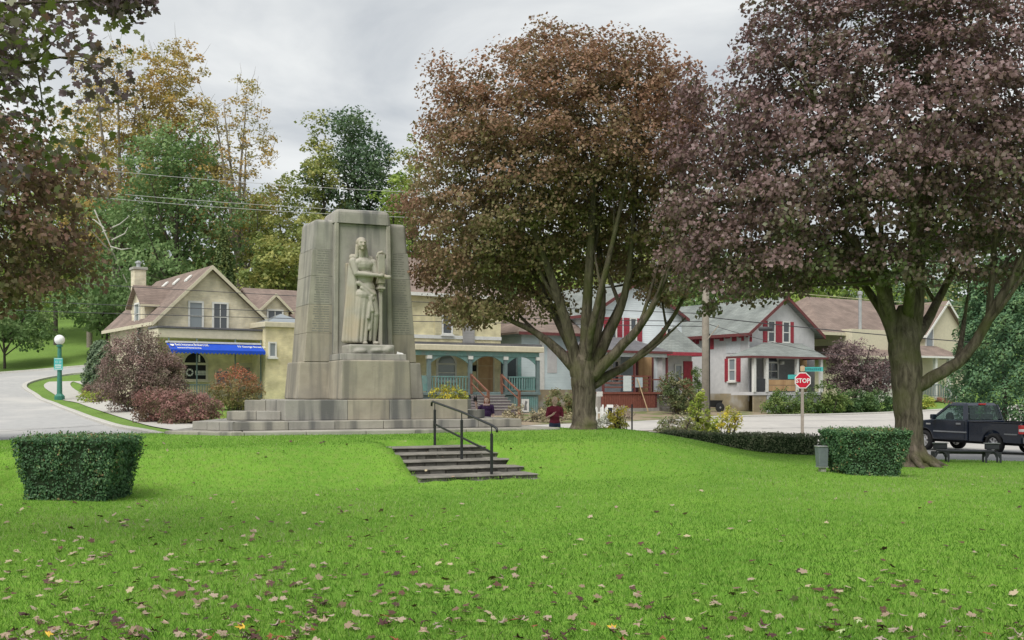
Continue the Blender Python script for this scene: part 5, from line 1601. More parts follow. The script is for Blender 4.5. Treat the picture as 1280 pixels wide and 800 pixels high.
# side bay window at the porch's right end
bw0, bw1 = h.lx(637, .5), h.lx(655, .5)
wall_box(B, W + .01, W + 1.9, .8, 5.5, -1, zpr0 + .1, m_teal, None, 'side_bay')
window(B, W + .35, W + 1.5, zp + .5, zp + 2.1, .8, 'front', m_tealdark, m_glass, rows=1, arch=False)
# steps
sx0, sx1 = h.lx(593, PD - .5), h.lx(632, PD - .5)
stp = empty('front_steps', (0, 0, 0)); stp.parent = B
steps(stp, sx0, sx1, PD - .1, zp, -.15, 6, .3, M('purple_grey_step', (.24, .21, .22), (.17, .15, .16)))
for xx in (sx0 + .02, sx1 - .02):
    p0, p1 = Vector((xx, PD - .1, zp)), Vector((xx, PD - 2.0, .1))
    r_ = MB().bar(p0 + Vector((0, 0, .95)), p1 + Vector((0, 0, .85)), .1, .07).build('stair_rail', m_wood, B)
    MB().bar(p0 + Vector((0, 0, .5)), p1 + Vector((0, 0, .42)), .06, .05).build('middle_rail', m_wood, r_)
    MB().box(xx - .06, xx + .06, PD - 2.06, PD - 1.94, -.3, 1.02).build('newel_post', m_wood, r_)
    MB().box(xx - .06, xx + .06, PD - .16, PD - .04, zp - .1, zp + 1.02).build('newel_post', m_wood, r_)
pst = MB().box(0, .5, 0, .02, 0, .75).build('porch_poster', m_white)
X_, Y_ = h.world(h.lx(652, PD - .1), PD - .1); pst.location = (X_, Y_, z0 + zp - 1.15); pst.rotation_euler = (0, 0, h.a)
tag(pst, 'white poster with grey figure print fixed to the teal porch skirt', 'poster')
gp = MB().prism([(.15, -.003, .12), (.36, -.003, .1), (.33, -.003, .4), (.4, -.003, .6), (.25, -.003, .66), (.2, -.003, .45)], (0, .002, 0)); gp.build('poster_print', M('grey_print', (.2, .2, .2)), pst)

# ============ C: pale blue house, plain side wall
h = hframe(652, 63, 31); C_ = h.root('blue_house', 'pale blue sided house with plain wall and brown roof behind the copper maple', 'house')
W = h.lx(741); ze = h.lz(412, 0)
wall_box(C_, 0, W, 0, 9, -1, ze, m_blue)
hb('corner_board', m_white, C_, h.lx(674), h.lx(680), -.05, -.003, -1, ze - .01)
hb('plinth', m_found, C_, -.04, W, -.06, -.0035, -1, h.lz(487, 2))
gable_roof(C_, 0, W, 0, 9, ze, ze + 2.6, 'x', m_roofbrown, ov=.5, trim=m_maroon, hipb=3.2)
hb('plaster_patch', m_stucco, C_, h.lx(684), h.lx(696), -.02, -.003, ze - 2.6, ze - 1.0)

# ============ D: white house with red porch and red shutters
h = hframe(738, 64.5, 31); D_ = h.root('white_house', 'white sided gabled house with red shutters and red board porch', 'house')
W = h.lx(852); ze = h.lz(392, 0); zr = h.lz(352, h.lx(790)); zp = h.lz(490, h.lx(790, -2), -2)
wall_box(D_, 0, W, 0, 9, -1, ze, m_whiteside, ('y', zr))
gable_roof(D_, 0, W, 0, 9, ze, zr, 'y', m_roofgrey, ov=.35, trim=m_maroon)
for a, b in ((763, 769), (788, 794)):
    window(D_, h.lx(a), h.lx(b), h.lz(425, 2), h.lz(398, 2), 0, 'front', m_white, m_glass, shut=m_red, shw=.42)
window(D_, h.lx(833.5), h.lx(840), h.lz(429, 4), h.lz(410, 4), 0, 'front', m_white, m_glass, shut=m_red, shw=.3)
PD = -2.6; zpr = h.lz(439, h.lx(790, PD), PD)
rx0, rx1 = h.lx(735, PD), h.lx(836, PD)
hip_roof(D_, rx0, rx1, PD - .3, -.01, zpr, zpr + .95, m_roofdark, rx0 + 1.5, rx1 - 1.5, -.4, m_maroon)
hb('porch_beam', m_whiteside, D_, rx0 + .2, rx1 - .2, PD - .06, PD + .06, zpr - .34, zpr - .125)
hb('porch_floor', m_deckred, D_, h.lx(752, PD), h.lx(834, PD), PD - .1, -.01, zp - .12, zp)
sk = hb('porch_skirt', m_maroon, D_, h.lx(752, PD), h.lx(821, PD), PD - .02, PD + .06, zp - .95, zp - .125)
x = h.lx(752, PD)
while x < h.lx(820, PD) - .1:
    hb('skirt_board', m_deckred, sk, x, x + .155, PD - .05, PD - .024, zp - .97, zp - .13); x += .175
hb('porch_footing', m_conc, D_, h.lx(748, PD), h.lx(828, PD), PD + .07, -.05, -1, zp - .122)
hb('porch_footing', m_conc, D_, h.lx(752, PD), h.lx(826, PD), PD - .09, PD + .065, -1, zp - .975)
for px in (754, 793, 812, 833.5):
    xx = h.lx(px, PD); tall = px in (793, 833.5)
    hb('porch_post', m_maroon, D_, xx - .06, xx + .06, PD - .06, PD + .06, zp, zpr - .34 if tall else zp + 1.0)
rl = hb('railing', m_deckred, D_, h.lx(754, PD), h.lx(812, PD), PD - .05, PD + .05, zp + .92, zp + 1.0)
for zz in (.25, .5, .72): hb('rail_board', m_deckred, rl, h.lx(754, PD) + .06, h.lx(812, PD) - .06, PD - .02, PD + .02, zp + zz, zp + zz + .08)
rl = hb('railing', m_deckred, D_, h.lx(815, PD), h.lx(826, PD), PD - .04, PD + .04, zp + .72, zp + .8)
d0, d1 = h.lx(797), h.lx(814)
bd = hb('boarded_door', m_ply, D_, d0, d1, -.06, -.003, zp, zp + 2.25)
for xx in (d0 - .12, d1 + .01): hb('door_frame', m_maroon, D_, xx, xx + .11, -.1, -.004, zp, zp + 2.4)
hb('blue_panel', M('blue_grey_paint', (.30, .36, .40)), D_, h.lx(776), h.lx(793), -.03, -.003, zp, zp + 2.3)
window(D_, h.lx(765), h.lx(772), zp + .6, zp + 1.9, -.0, 'front', m_white, m_glass)
stp = empty('porch_steps', (0, 0, 0)); stp.parent = D_
sx0 = h.lx(823, PD); steps(stp, sx0, sx0 + 1.5, PD - .1, zp, -.1, 5, .3, m_riser)
for xx in (sx0, sx0 + 1.5):
    r_ = MB().bar((xx, PD - .1, zp + .9), (xx, PD - 1.75, .75), .06, .06).build('stair_rail', m_wood, D_)
    MB().bar((xx, PD - .1, zp + .35), (xx, PD - 1.75, .2), .05, .05).build('middle_rail', m_wood, r_)
    MB().box(xx - .04, xx + .04, PD - 1.79, PD - 1.71, -.3, .8).build('rail_post', m_wood, r_)
pl = MB().bar((0, 0, 0), (-.55, .35, 2.0), .16, .05).build('leaning_plank', m_lumber)
X_, Y_ = h.world(h.lx(810, PD - .5), PD - .5); pl.location = (X_, Y_, T1(X_, Y_) + .05); pl.rotation_euler = (0, 0, h.a)
tag(pl, 'pale raw timber plank leaning against the red porch', 'plank')
for px0, px1_, z0_, z1_, lab in ((779, 789, .05, .98, 'tall white notice sheet hung on the red porch rail'), (794, 803, .28, .88, 'small pale blue notice sheet hung on the red porch rail')):
    xa, xb = h.lx(px0, PD - .07), h.lx(px1_, PD - .07)
    o = MB().box(0, xb - xa, 0, .02, 0, z1_ - z0_).build('notice_sheet', M('notice_' + str(px0), (.66, .72, .72) if px0 < 790 else (.5, .58, .62)))
    X_, Y_ = h.world(xa, PD - .09); o.location = (X_, Y_, h.z0 + zp + z0_); o.rotation_euler = (0, 0, h.a); tag(o, lab, 'notice')
# leafy entry roof to the right with red door
ex0, ex1 = h.lx(829, -.6), h.lx(866, -.6); ez = h.lz(441, ex0, -.6)
m_dead = None
wall_box(D_, ex0, ex1, -.5, -.01, zp - 1.2, ez, m_stucco, None, 'entry_wall')
hip_roof(D_, ex0 - .3, ex1 + .2, -1.7, -.02, ez, ez + 1.75, m_roofgrey, (ex0 + ex1) / 2 - .05, (ex0 + ex1) / 2 + .05, -.15, m_red, name='entry_roof', th=.2)
dx0 = h.lx(854, -.5); hb('red_door', m_red, D_, dx0, dx0 + .75, -.56, -.503, zp - .1, zp + 2.0)
window(D_, h.lx(844, -.5), h.lx(851, -.5), zp + .6, zp + 1.7, -.5, 'front', m_white, m_glass_pale, rows=1)

# ============ E: grey stucco house, red trim
h = hframe(936, 68, 32); E_ = h.root('grey_house', 'grey stucco corner house with peeling red eaves, red shutters and grey porch', 'house')
W = h.lx(1018); D = h.wy(853, 0); ze = h.lz(413, 0); zr = h.lz(374, h.lx(984)); zf = h.lz(492, 0)
wall_box(E_, 0, W, 0, D + 4, zf, ze, m_stucco, ('y', zr))
hb('foundation', m_found, E_, -.05, W + .05, -.05, D + 4.05, -1, zf - .003)
rf = gable_roof(E_, 0, W, 0, D + 4, ze, zr, 'y', m_roofgrey, ov=.5, th=.16, trim=m_maroon)
g = random.Random(4)
y = -.3
while y < D:            # peeling red soffit boards
    l_ = g.uniform(.15, .5); dz_ = g.uniform(.15, .9) if g.random() < .7 else .15
    MB().hexa([(-.03, y, ze - .3 - dz_), (-.004, y, ze - .3 - dz_), (-.004, y + l_, ze - .3 - dz_ * g.uniform(.4, 1)), (-.03, y + l_, ze - .3 - dz_), (-.03, y, ze - .25), (-.004, y, ze - .25), (-.004, y + l_, ze - .25), (-.03, y + l_, ze - .25)]).build('peeling_board', m_red, rf)
    y += l_ + g.uniform(0, .25)
ys = h.wy(914, 0), h.wy(911, 0)
window(E_, h.wy(919.5, 0), h.wy(912.5, 0), h.lz(476, 0, 1), h.lz(449, 0, 1), 0, 'left', m_white, m_glass_pale, shut=m_red, shw=.36)
hb('boarded_window', M('white_board', (.62, .64, .66)), E_, -.03, -.004, h.wy(926, 0), h.wy(908, 0), h.lz(441, 0, 1), h.lz(426, 0, 1))
for a, b in ((960, 967), (978.5, 985.5)):
    window(E_, h.lx(a), h.lx(b), h.lz(428, 3), h.lz(403, 3), 0, 'front', m_white, m_glass, shut=m_red, shw=.36)
PD = -2.0; zpr = h.lz(446, h.lx(980, PD), PD); zp = h.lz(490, h.lx(950, PD), PD)
hip_roof(E_, h.lx(936, PD), h.lx(1031, PD), PD - .25, -.01, zpr, zpr + 1.0, m_roofgrey, h.lx(955, -.3), h.lx(1003, -.3), -.3, m_maroon)
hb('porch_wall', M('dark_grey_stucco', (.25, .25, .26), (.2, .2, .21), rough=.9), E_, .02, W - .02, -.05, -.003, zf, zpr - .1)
hb('porch_floor', m_stucco, E_, h.lx(941, PD), h.lx(1027, PD), PD - .05, -.06, zp - .2, zp)
for px in (942.5, 958, 996, 1026):
    xx = h.lx(px, PD); hb('porch_post', m_white, E_, xx - .1, xx + .1, PD - .1, PD + .1, zp, zpr - .12)
hb('porch_base', m_found, E_, h.lx(942, PD), h.lx(958, PD), PD, PD + .1, -1, zp - .203)
sk = hb('porch_skirt', m_metal, E_, h.lx(958, PD) + .02, h.lx(1026, PD), PD, PD + .1, -1, zp - .203)
x = h.lx(958, PD) + .05
while x < h.lx(1000, PD):
    hb('skirt_slat', M('grey_white_slat', (.5, .52, .54)), sk, x, x + .12, PD - .03, PD - .003, -.6, zp - .21); x += .15
hb('porch_guard', M('black_guard', (.05, .055, .06)), E_, h.lx(943.5, PD) + .1, h.lx(957.5, PD) - .1, PD - .03, PD + .03, zp + .08, zp + .85)
gd = hb('timber_guard', m_ply, E_, h.lx(959, PD) + .1, h.lx(995, PD) - .1, PD - .03, PD + .03, zp + .06, zp + .42)
hb('guard_board', m_ply, gd, h.lx(959, PD) + .1, h.lx(995, PD) - .1, PD - .035, PD + .025, zp + .45, zp + .78)
window(E_, h.lx(955, -.05), h.lx(971, -.05), zp + .85, zp + 1.9, -.05, 'front', m_white, m_glass, cols=2, rows=2, arch=True, tw=.1)
hb('boarded_door', m_ply, E_, h.lx(1000, -.05), h.lx(1008, -.05), -.1, -.053, zp, zp + 2.3)
MB().lathe([(.02, 0), (.16, .02), (.16, .22), (.02, .25)], 10, (h.lx(976, -.2), -.3, zpr - .45)).build('porch_lamp', m_white, E_, smooth=True)
MB().tube([(-.06, -.06, zf - .5), (-.06, -.06, ze - .4)], .05, 8).build('downpipe', m_stucco, E_)

# ============ F: cream house on the right
h = hframe(1062, 76, 32); F_ = h.root('cream_house', 'cream walled house with large brown hipped roof and arched ground floor window', 'house')
W = h.lx(1205); ze = h.lz(446, h.lx(1100)); zm_ = h.lz(420, 2)
m_creamw = M('cream_stucco', (.62, .57, .43), (.54, .5, .38), rough=.9)
hb('ground_wall', M('white_stucco', (.66, .65, .60), (.57, .56, .52), rough=.9), F_, .5, h.lx(1138), -.4, -.005, -1.2, ze - .05)
wall_box(F_, .3, W, 0, 10, -1.2, ze + 2.0, m_creamw)
hip_roof(F_, -.4, h.lx(1140), -.9, 6, ze, ze + 2.3, m_roofbrown, 1.5, h.lx(1125), 3.0, m_cream, name='lower_roof', th=.2)
hip_roof(F_, -2.0, h.lx(1165, 2), .6, 11, h.lz(417, 2, .6), h.lz(372, 4, 5), m_roofbrown, 1.6, h.lx(1120, 5), 5.5, m_cream, name='main_roof', th=.2)
ww = window(F_, h.lx(1103, -.4), h.lx(1116, -.4), h.lz(480, 3), h.lz(462, 3), -.4, 'front', m_white, m_glass, cols=2, rows=1, arch=True, tw=.1, shut=m_wood, shw=.3)
window(F_, h.lx(1142), h.lx(1149), h.lz(480, 5), h.lz(455, 5), 0, 'front', m_white, m_glass_pale, arch=True)
gx0, gx1 = h.lx(1148), h.lx(1196)
wall_box(F_, gx0, gx1, -.6, 4, ze + .2, ze + 1.9, m_creamw, ('y', ze + 4.3), 'gable_wall')
gable_roof(F_, gx0, gx1, -.6, 4, ze + 1.9, ze + 4.3, 'y', m_roofbrown, ov=.35, trim=m_white, name='gable_roof')
window(F_, h.lx(1157, -.6), h.lx(1165, -.6), ze + .7, ze + 2.2, -.6, 'front', m_white, m_glass_pale)
hip_roof(F_, h.lx(1144, -2.4), h.lx(1200, -2.4), -2.8, -.61, ze, ze + .9, m_roofbrown, h.lx(1150, -2.4), h.lx(1195, -2.4), -.7, m_white, name='porch_roof')
zp = h.lz(497, h.lx(1165, -2.4), -2.4)
for px in (1169, 1186):
    xx = h.lx(px, -2.5); hb('porch_post', m_white, F_, xx - .12, xx + .12, -2.62, -2.38, zp, ze - .12)
hb('porch_floor', m_conc, F_, h.lx(1148, -2.5), h.lx(1176, -2.5), -2.7, -.01, zp - .2, zp)
hb('porch_base_wall', M('brick_red_base', (.2, .1, .08)), F_, h.lx(1150, -2.4), h.lx(1200, -2.4), -2.0, -.02, -1, zp - .21)  # dark brick red base wall below the porch floor
railing(F_, (h.lx(1150, -2.6), -2.6, zp), (h.lx(1174, -2.6), -2.6, zp), .95, m_tealdark, 12, .04)
p0 = Vector((h.lx(1175, -2.6), -2.6, zp)); p1 = Vector((h.lx(1200, -4.2), -4.2, -.2))
r_ = MB().bar(p0 + Vector((0, 0, .95)), p1 + Vector((0, 0, .95)), .07, .07).build('stair_rail', m_tealdark, F_)
for k in range(9):
    c = p0 + (p1 - p0) * (k + .5) / 9; MB().box(c.x - .03, c.x + .03, c.y - .03, c.y + .03, c.z + .1, c.z + .95).build('baluster', m_tealdark, r_)
MB().bar(p0 + Vector((0, 0, -.05)), p1 + Vector((0, 0, .0)), 1.0, .15).build('stair_ramp', m_wood, F_)
fl = MB().tube([(h.lx(1075, 1), 1, ze + 1.0), (h.lx(1075, 1), 1, h.lz(368, h.lx(1075), 1))], .13, 10)
fl.lathe([(.13, 0), (.2, .05), (.2, .25), (.05, .32)], 10, (h.lx(1075, 1), 1, h.lz(368, h.lx(1075), 1)))
fl.build('metal_flue', m_metal, F_)

# ============ G: roof of the house behind
h = hframe(1000, 86, 32); G_ = h.root('brown_roof_house', 'house behind the grey one with brown roof and cream gable', 'house')
W = h.lx(1046); ze = h.lz(402, 1)
wall_box(G_, 0, W + 3, 0, 8, -2, ze, m_creamw)
gable_roof(G_, 0, W + 3, 0, 8, ze, h.lz(380, 2, 4), 'x', m_roofbrown, ov=.5, trim=m_white)
# ------------------------------------------------------------------ clipped hedges
m_hedge = leaf_mat('yew_hedge_leaf', [(0, (0.045, 0.11, 0.048)), (.5, (0.08, 0.175, 0.075)), (.85, (0.14, 0.25, 0.10)), (.97, (0.22, 0.29, 0.09)), (1, (0.28, 0.2, 0.1))], trans=.2, spec=.4)
m_hcore = M('hedge_twigs', (0.03, 0.05, 0.022), (0.018, 0.03, 0.014), scale=14, rough=1, bump=1, bscale=30)

def surf_leaves(name, parent, faces, n, size, mat, seed, depth=.05, up=.35, tone_bias=0.0, aspect=.6):
    """leaves strewn over quads (4 corner points each) pointing outwards"""
    g = np.random.default_rng(seed)
    fs = [np.array(f, float) for f in faces]
    ar = np.array([np.linalg.norm(np.cross(f[1] - f[0], f[3] - f[0])) for f in fs]); pr = ar / ar.sum()
    idx = g.choice(len(fs), n, p=pr)
    U, V_ = g.random(n), g.random(n)
    A = np.stack(fs)[idx]
    Pp = (A[:, 0] * ((1 - U) * (1 - V_))[:, None] + A[:, 1] * (U * (1 - V_))[:, None] + A[:, 2] * (U * V_)[:, None] + A[:, 3] * ((1 - U) * V_)[:, None])
    nr = np.cross(A[:, 1] - A[:, 0], A[:, 3] - A[:, 0]); nr = unit(nr)
    lump = np.array([mnoise.noise(Vector(p * 5.0)) + .9 * mnoise.noise(Vector(p * 1.7 + 7)) for p in Pp])
    Pp = Pp + nr * (g.uniform(-1, .5, n) * depth + lump * depth * 1.1)[:, None]
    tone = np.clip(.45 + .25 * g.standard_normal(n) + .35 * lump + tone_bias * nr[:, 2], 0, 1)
    Vq = leaf_quads(Pp, size, g, up=.1, droop=0, aspect=aspect, nbias=nr * .9)
    return np_obj(name, Vq, 4, mat, parent, tone)

def hedge_block(name, label, loc, rz, w_bot, w_top, d_bot, d_top, hgt, n, size, seed, mat=None, cat='hedge', lz=None):
    root = empty(name, loc, rz, label, cat)
    a, b, c, d = w_bot / 2, w_top / 2, d_bot / 2, d_top / 2
    def ring(z):
        t = min(1, z / hgt); x = a + (b - a) * t; y = c + (d - c) * t
        return [(-x, -y, z), (x, -y, z), (x, y, z), (-x, y, z)]
    r0, r1 = ring(0), ring(hgt)
    sh = .93
    MB().hexa([(p[0] * sh, p[1] * sh, .0) for p in r0] + [(p[0] * sh, p[1] * sh, hgt - .04) for p in r1]).build('stems', m_hcore, root, bevel=.04)
    faces = [[r0[i], r0[(i + 1) % 4], r1[(i + 1) % 4], r1[i]] for i in range(4)] + [[r1[0], r1[1], r1[2], r1[3]]]
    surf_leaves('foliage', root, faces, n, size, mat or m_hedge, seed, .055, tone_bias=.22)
    g = np.random.default_rng(seed + 500)          # stray shoots above the clipped top
    k = 420
    xs = g.uniform(-.97, .97, k) * b; ys = g.uniform(-.97, .97, k) * d
    surf = np.c_[xs, ys, hgt + .02 + np.abs(g.normal(0, .028, k))]
    np_obj('stray_shoots', leaf_quads(surf, size * 1.15, g, up=0, droop=-1.2, aspect=.45), 4, mat or m_hedge, root, np.clip(g.normal(.7, .2, k), 0, 1))['kind'] = 'stuff'
    return root
X_, Y_ = -6.78, 15.8 + .5
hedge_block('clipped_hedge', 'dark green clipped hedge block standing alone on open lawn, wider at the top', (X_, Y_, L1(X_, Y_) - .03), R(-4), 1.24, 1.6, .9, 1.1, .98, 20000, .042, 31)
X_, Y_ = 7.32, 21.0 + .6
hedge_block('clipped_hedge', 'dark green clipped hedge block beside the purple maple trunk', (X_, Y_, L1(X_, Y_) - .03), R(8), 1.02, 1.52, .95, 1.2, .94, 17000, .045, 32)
# long low hedge along the street edge
p0, p1 = Vector((4.75, 32.4)), Vector((8.6, 29.2)); dv = p1 - p0
mid = (p0 + p1) / 2
hedge_block('low_hedge', 'long low clipped hedge between the lawn and the street', (mid.x, mid.y, -.45), math.atan2(dv.y, dv.x), dv.length + .1, dv.length + .0, .8, .75, .86, 14000, .06, 33, leaf_mat('privet_leaf', [(0, (0.07, 0.105, 0.05)), (.5, (0.11, 0.155, 0.075)), (1, (0.24, 0.25, 0.16))], trans=.2))

# ------------------------------------------------------------------ shrubs, flowers
def shrub(name, label, loc, ell, nclump, per, leaf, mat, seed, clump_r=.3, cat='shrub', group=None, flat=.8, spacing=None, stems=7, twig=.012, bark=None, up=.5, aspect=.7, tone_fn=None, bare=0):
    g = np.random.default_rng(seed)
    lim = []
    top = max(e[2] + e[5] for e in ell)
    ex = np.array(ell)
    for k in range(stems):
        e = ex[g.integers(len(ex))]; q = e[:3] + unit(g.standard_normal((1, 3)))[0] * e[3:] * .55
        b = np.array([q[0] * .35, q[1] * .35, -.1]) + g.standard_normal(3) * np.array([.06, .06, 0])
        lim.append([(*b, twig * 2.2), (*((b + q) / 2 + g.standard_normal(3) * .05), twig * 1.8), (*q, twig)])
    return make_tree(name, label, loc, [(0, 0, -.1, twig * 2.5), (0, 0, .1, twig * 2.2), (0, 0, .25, twig * 1.5)], lim, ell, nclump, per, leaf, mat, seed, clump_r=clump_r, flat=flat, spacing=spacing, shell=.55,
                     twig_r=twig, bark=bark or m_bark_dark, group=group, cat=cat, up=up, twig_sides=3, aspect=aspect, tone_fn=tone_fn, bare=bare)

def gpos(px, Y): 
    X = (px - 640) * Y / F
    return (X, Y, T1(X, Y))
m_barb = leaf_mat('barberry_leaf', [(0, (0.15, 0.17, 0.09)), (.3, (0.205, 0.16, 0.125)), (.7, (0.27, 0.185, 0.17)), (1, (0.38, 0.24, 0.21))], trans=.3)
m_barb2 = leaf_mat('barberry_hedge_leaf', [(0, (0.13, 0.15, 0.06)), (.25, (0.20, 0.15, 0.10)), (.6, (0.28, 0.16, 0.14)), (1, (0.45, 0.23, 0.21))], trans=.3)
shrub('barberry_bush', 'large rounded purple leaved bush in front of the brick house wall', gpos(173, 47), [(0, 0, 1.9, 1.6, 1.5, 1.7), (-.7, 0, 1.2, 1.2, 1.2, 1.2), (.7, 0, 1.4, 1.1, 1.2, 1.3), (.2, 0, 2.7, 1.0, 1.0, .9)], 300, 70, .085, m_barb, 41, .33, stems=14, spacing=.22, twig=.015, bare=40)
shrub('barberry_bush', 'dark purple bush growing against the painted porch of the brick house', gpos(208, 46.5), [(0, 0, 1.5, .8, .8, 1.1), (.2, 0, .8, .7, .7, .7)], 110, 70, .085, m_barb, 42, .28, stems=8, spacing=.2)
p = gpos(222, 39)
shrub('barberry_hedge', 'clipped reddish purple hedge beside the sidewalk and the memorial plinth', p, [(-1.1, .9, .75, .75, .7, .6), (-.5, .4, .7, .7, .7, .6), (0, 0, .65, .7, .7, .58), (.6, -.3, .62, .75, .7, .55), (1.15, -.6, .55, .6, .6, .48), (-1.3, .9, .3, .6, .6, .4), (.3, -.3, .25, .9, .6, .4)], 300, 60, .07, m_barb2, 43, .22, stems=16, spacing=.17)
m_orange = leaf_mat('orange_bush_leaf', [(0, (0.22, 0.24, 0.08)), (.35, (0.28, 0.22, 0.10)), (.6, (0.45, 0.17, 0.10)), (1, (0.55, 0.18, 0.12))], trans=.3)
def top_red(C, ct, g_): return np.clip((C[:, 2] - .6) / 1.4 * .9 + .3 * (ct - .5), 0, 1)
shrub('burning_bush', 'round bush turning orange red on top in front of the blue awning porch', gpos(292, 48), [(0, 0, 1.0, 1.05, 1.0, .95), (.55, 0, .7, .8, .8, .7)], 150, 60, .07, m_orange, 44, .24, stems=16, spacing=.19, bark=m_bark_pale, twig=.014, tone_fn=top_red, bare=60)
m_yg = leaf_mat('lime_plant_leaf', [(0, (0.22, 0.32, 0.06)), (.5, (0.38, 0.45, 0.09)), (1, (0.6, 0.58, 0.12))], trans=.35)
m_gold = leaf_mat('goldenrod_leaf', [(0, (0.20, 0.26, 0.06)), (.4, (0.42, 0.42, 0.08)), (1, (0.70, 0.56, 0.05))], trans=.3)
m_silver = leaf_mat('silver_plant_leaf', [(0, (0.30, 0.33, 0.24)), (.5, (0.5, 0.52, 0.42)), (1, (0.75, 0.75, 0.68))], trans=.2)
m_green = leaf_mat('garden_green_leaf', [(0, (0.07, 0.13, 0.04)), (.5, (0.13, 0.21, 0.06)), (1, (0.24, 0.3, 0.09))], trans=.3)
m_dkgreen = leaf_mat('dark_green_leaf', [(0, (0.045, 0.10, 0.04)), (.5, (0.085, 0.16, 0.06)), (1, (0.15, 0.23, 0.08))], trans=.3)
m_tanplant = leaf_mat('dry_plant_leaf', [(0, (0.22, 0.22, 0.12)), (.5, (0.38, 0.33, 0.2)), (1, (0.5, 0.42, 0.3))], trans=.2)
shrub('lime_shrub', 'low lime green plants between the purple hedge and the memorial steps', gpos(296, 36), [(-.5, 0, .2, .4, .4, .25), (.2, 0, .25, .5, .4, .28), (.8, 0, .2, .5, .4, .22)], 40, 30, .09, m_yg, 45, .16, stems=6)
shrub('lime_shrub', 'small yellow green bush on the grass beside the sidewalk corner', gpos(119, 55), [(0, 0, .3, .8, .6, .35)], 40, 40, .09, m_yg, 46, .2, stems=6)
shrub('barberry_bush', 'small dark purple bush below the tall clipped cedar', gpos(120, 60), [(0, 0, .5, .7, .7, .6), (.5, 0, .35, .6, .6, .45)], 60, 50, .09, m_barb, 47, .22, stems=6)
# clipped tall cedar by the brick house
m_cedar = leaf_mat('cedar_leaf', [(0, (0.055, 0.12, 0.06)), (.5, (0.09, 0.18, 0.085)), (1, (0.15, 0.25, 0.10))], trans=.15)
def cedar(name, label, loc, rx, ry, h, n, leaf, mat, seed, power=.5, group=None, z0=.15, lean=0):
    root = empty(name, loc, 0, label, 'tree', group)
    g = np.random.default_rng(seed)
    MB().tube([(0, 0, -.2), (0, 0, h * .5), (0, 0, h * .9)], [.14, .09, .02], 8).build('trunk', m_bark_dark, root, smooth=True)
    t = g.random(n) ** .9; a = g.uniform(0, 2 * np.pi, n)
    prof = np.where(t < .25, .8 + .2 * np.sin(t / .25 * np.pi / 2), np.clip((1 - t) / .75, 0, 1) ** power)
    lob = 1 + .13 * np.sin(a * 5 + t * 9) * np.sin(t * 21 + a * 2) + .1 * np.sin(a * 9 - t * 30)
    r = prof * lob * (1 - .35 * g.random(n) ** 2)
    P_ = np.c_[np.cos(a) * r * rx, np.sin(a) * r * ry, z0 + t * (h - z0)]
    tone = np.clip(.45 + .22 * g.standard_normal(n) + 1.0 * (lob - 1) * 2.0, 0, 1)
    nb = np.c_[np.cos(a), np.sin(a), .4 * np.ones(n)]
    V = leaf_quads(P_, leaf, g, up=.3, droop=-.6, aspect=.5, nbias=nb * .8)
    np_obj('crown', V, 4, mat, root, tone)
    return root
cedar('clipped_cedar', 'tall rounded grey green clipped cedar at the back corner of the brick house', gpos(127, 63), 1.05, 1.0, 3.4, 9000, .15, leaf_mat('grey_cedar_leaf', [(0, (0.09, 0.14, 0.08)), (.5, (0.14, 0.20, 0.12)), (1, (0.2, 0.27, 0.15))], trans=.15), 51, power=.35)
cedar('cypress_tree', 'slender dark cypress behind the brick house ridge', gpos(279, 78), 1.35, 1.3, 10.6, 9000, .28, leaf_mat('cypress_leaf', [(0, (0.07, 0.11, 0.04)), (.5, (0.11, 0.16, 0.05)), (1, (0.2, 0.22, 0.07))], trans=.15), 52, power=.75)
cedar('cypress_tree', 'smaller green cypress beside the slender dark one', gpos(249, 76), 1.0, 1.0, 8.3, 6000, .26, leaf_mat('cypress_leaf_green', [(0, (0.07, 0.13, 0.03)), (.5, (0.12, 0.2, 0.05)), (1, (0.2, 0.27, 0.07))], trans=.15), 53, power=.8)
# big arborvitae on the right
X_, Y_ = 23.2, 49.0
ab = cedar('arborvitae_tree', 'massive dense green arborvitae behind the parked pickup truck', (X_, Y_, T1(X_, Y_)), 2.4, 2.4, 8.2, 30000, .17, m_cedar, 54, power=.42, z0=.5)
X2, Y2 = 24.9, 47.5
make_tree('bare_trunk_tree', 'dark leaning tree trunk against the massive arborvitae', (X2, Y2, T1(X2, Y2)), [(0, 0, -.2, .5), (.05, 0, .6, .33), (.5, 0, 2.6, .27), (.9, 0, 5.2, .22)], [[(.9, 0, 5, .2), (1.6, .2, 7, .14), (2.2, .3, 9, .06)], [(.9, 0, 5, .16), (.3, .2, 7, .1), (0, .3, 9, .05)]],
          [(1.6, 0, 9, 2.6, 2.4, 2.2)], 120, 60, .2, m_dkgreen, 55, clump_r=.7, bark=m_bark_dark, spacing=.5, attach_min=4)
# garden beds in front of the houses
shrub('goldenrod_plant', 'tall bright yellow green plant in front of the utility pole', gpos(873, 41), [(0, 0, 1.25, .36, .3, .85), (-.2, 0, .6, .45, .3, .5), (.45, 0, .6, .5, .3, .45)], 95, 40, .09, m_yg, 61, .16, stems=10)
shrub('goldenrod_plant', 'clump of yellow green stems over the low hedge beside the pole', gpos(908, 40), [(0, 0, 1.0, .3, .3, .5), (.35, 0, .85, .2, .2, .45)], 36, 28, .08, m_gold, 62, .14, stems=8)
shrub('garden_shrub', 'loose grey green shrub at the end of the low hedge', gpos(847, 40), [(0, 0, .6, .7, .5, .5), (-.5, 0, .5, .5, .5, .45), (.3, 0, .9, .4, .4, .4)], 60, 40, .09, leaf_mat('loose_shrub_leaf', [(0, (0.16, 0.2, 0.09)), (.5, (0.25, 0.28, 0.13)), (1, (0.4, 0.32, 0.26))], trans=.3), 63, .2, stems=9, bare=20)
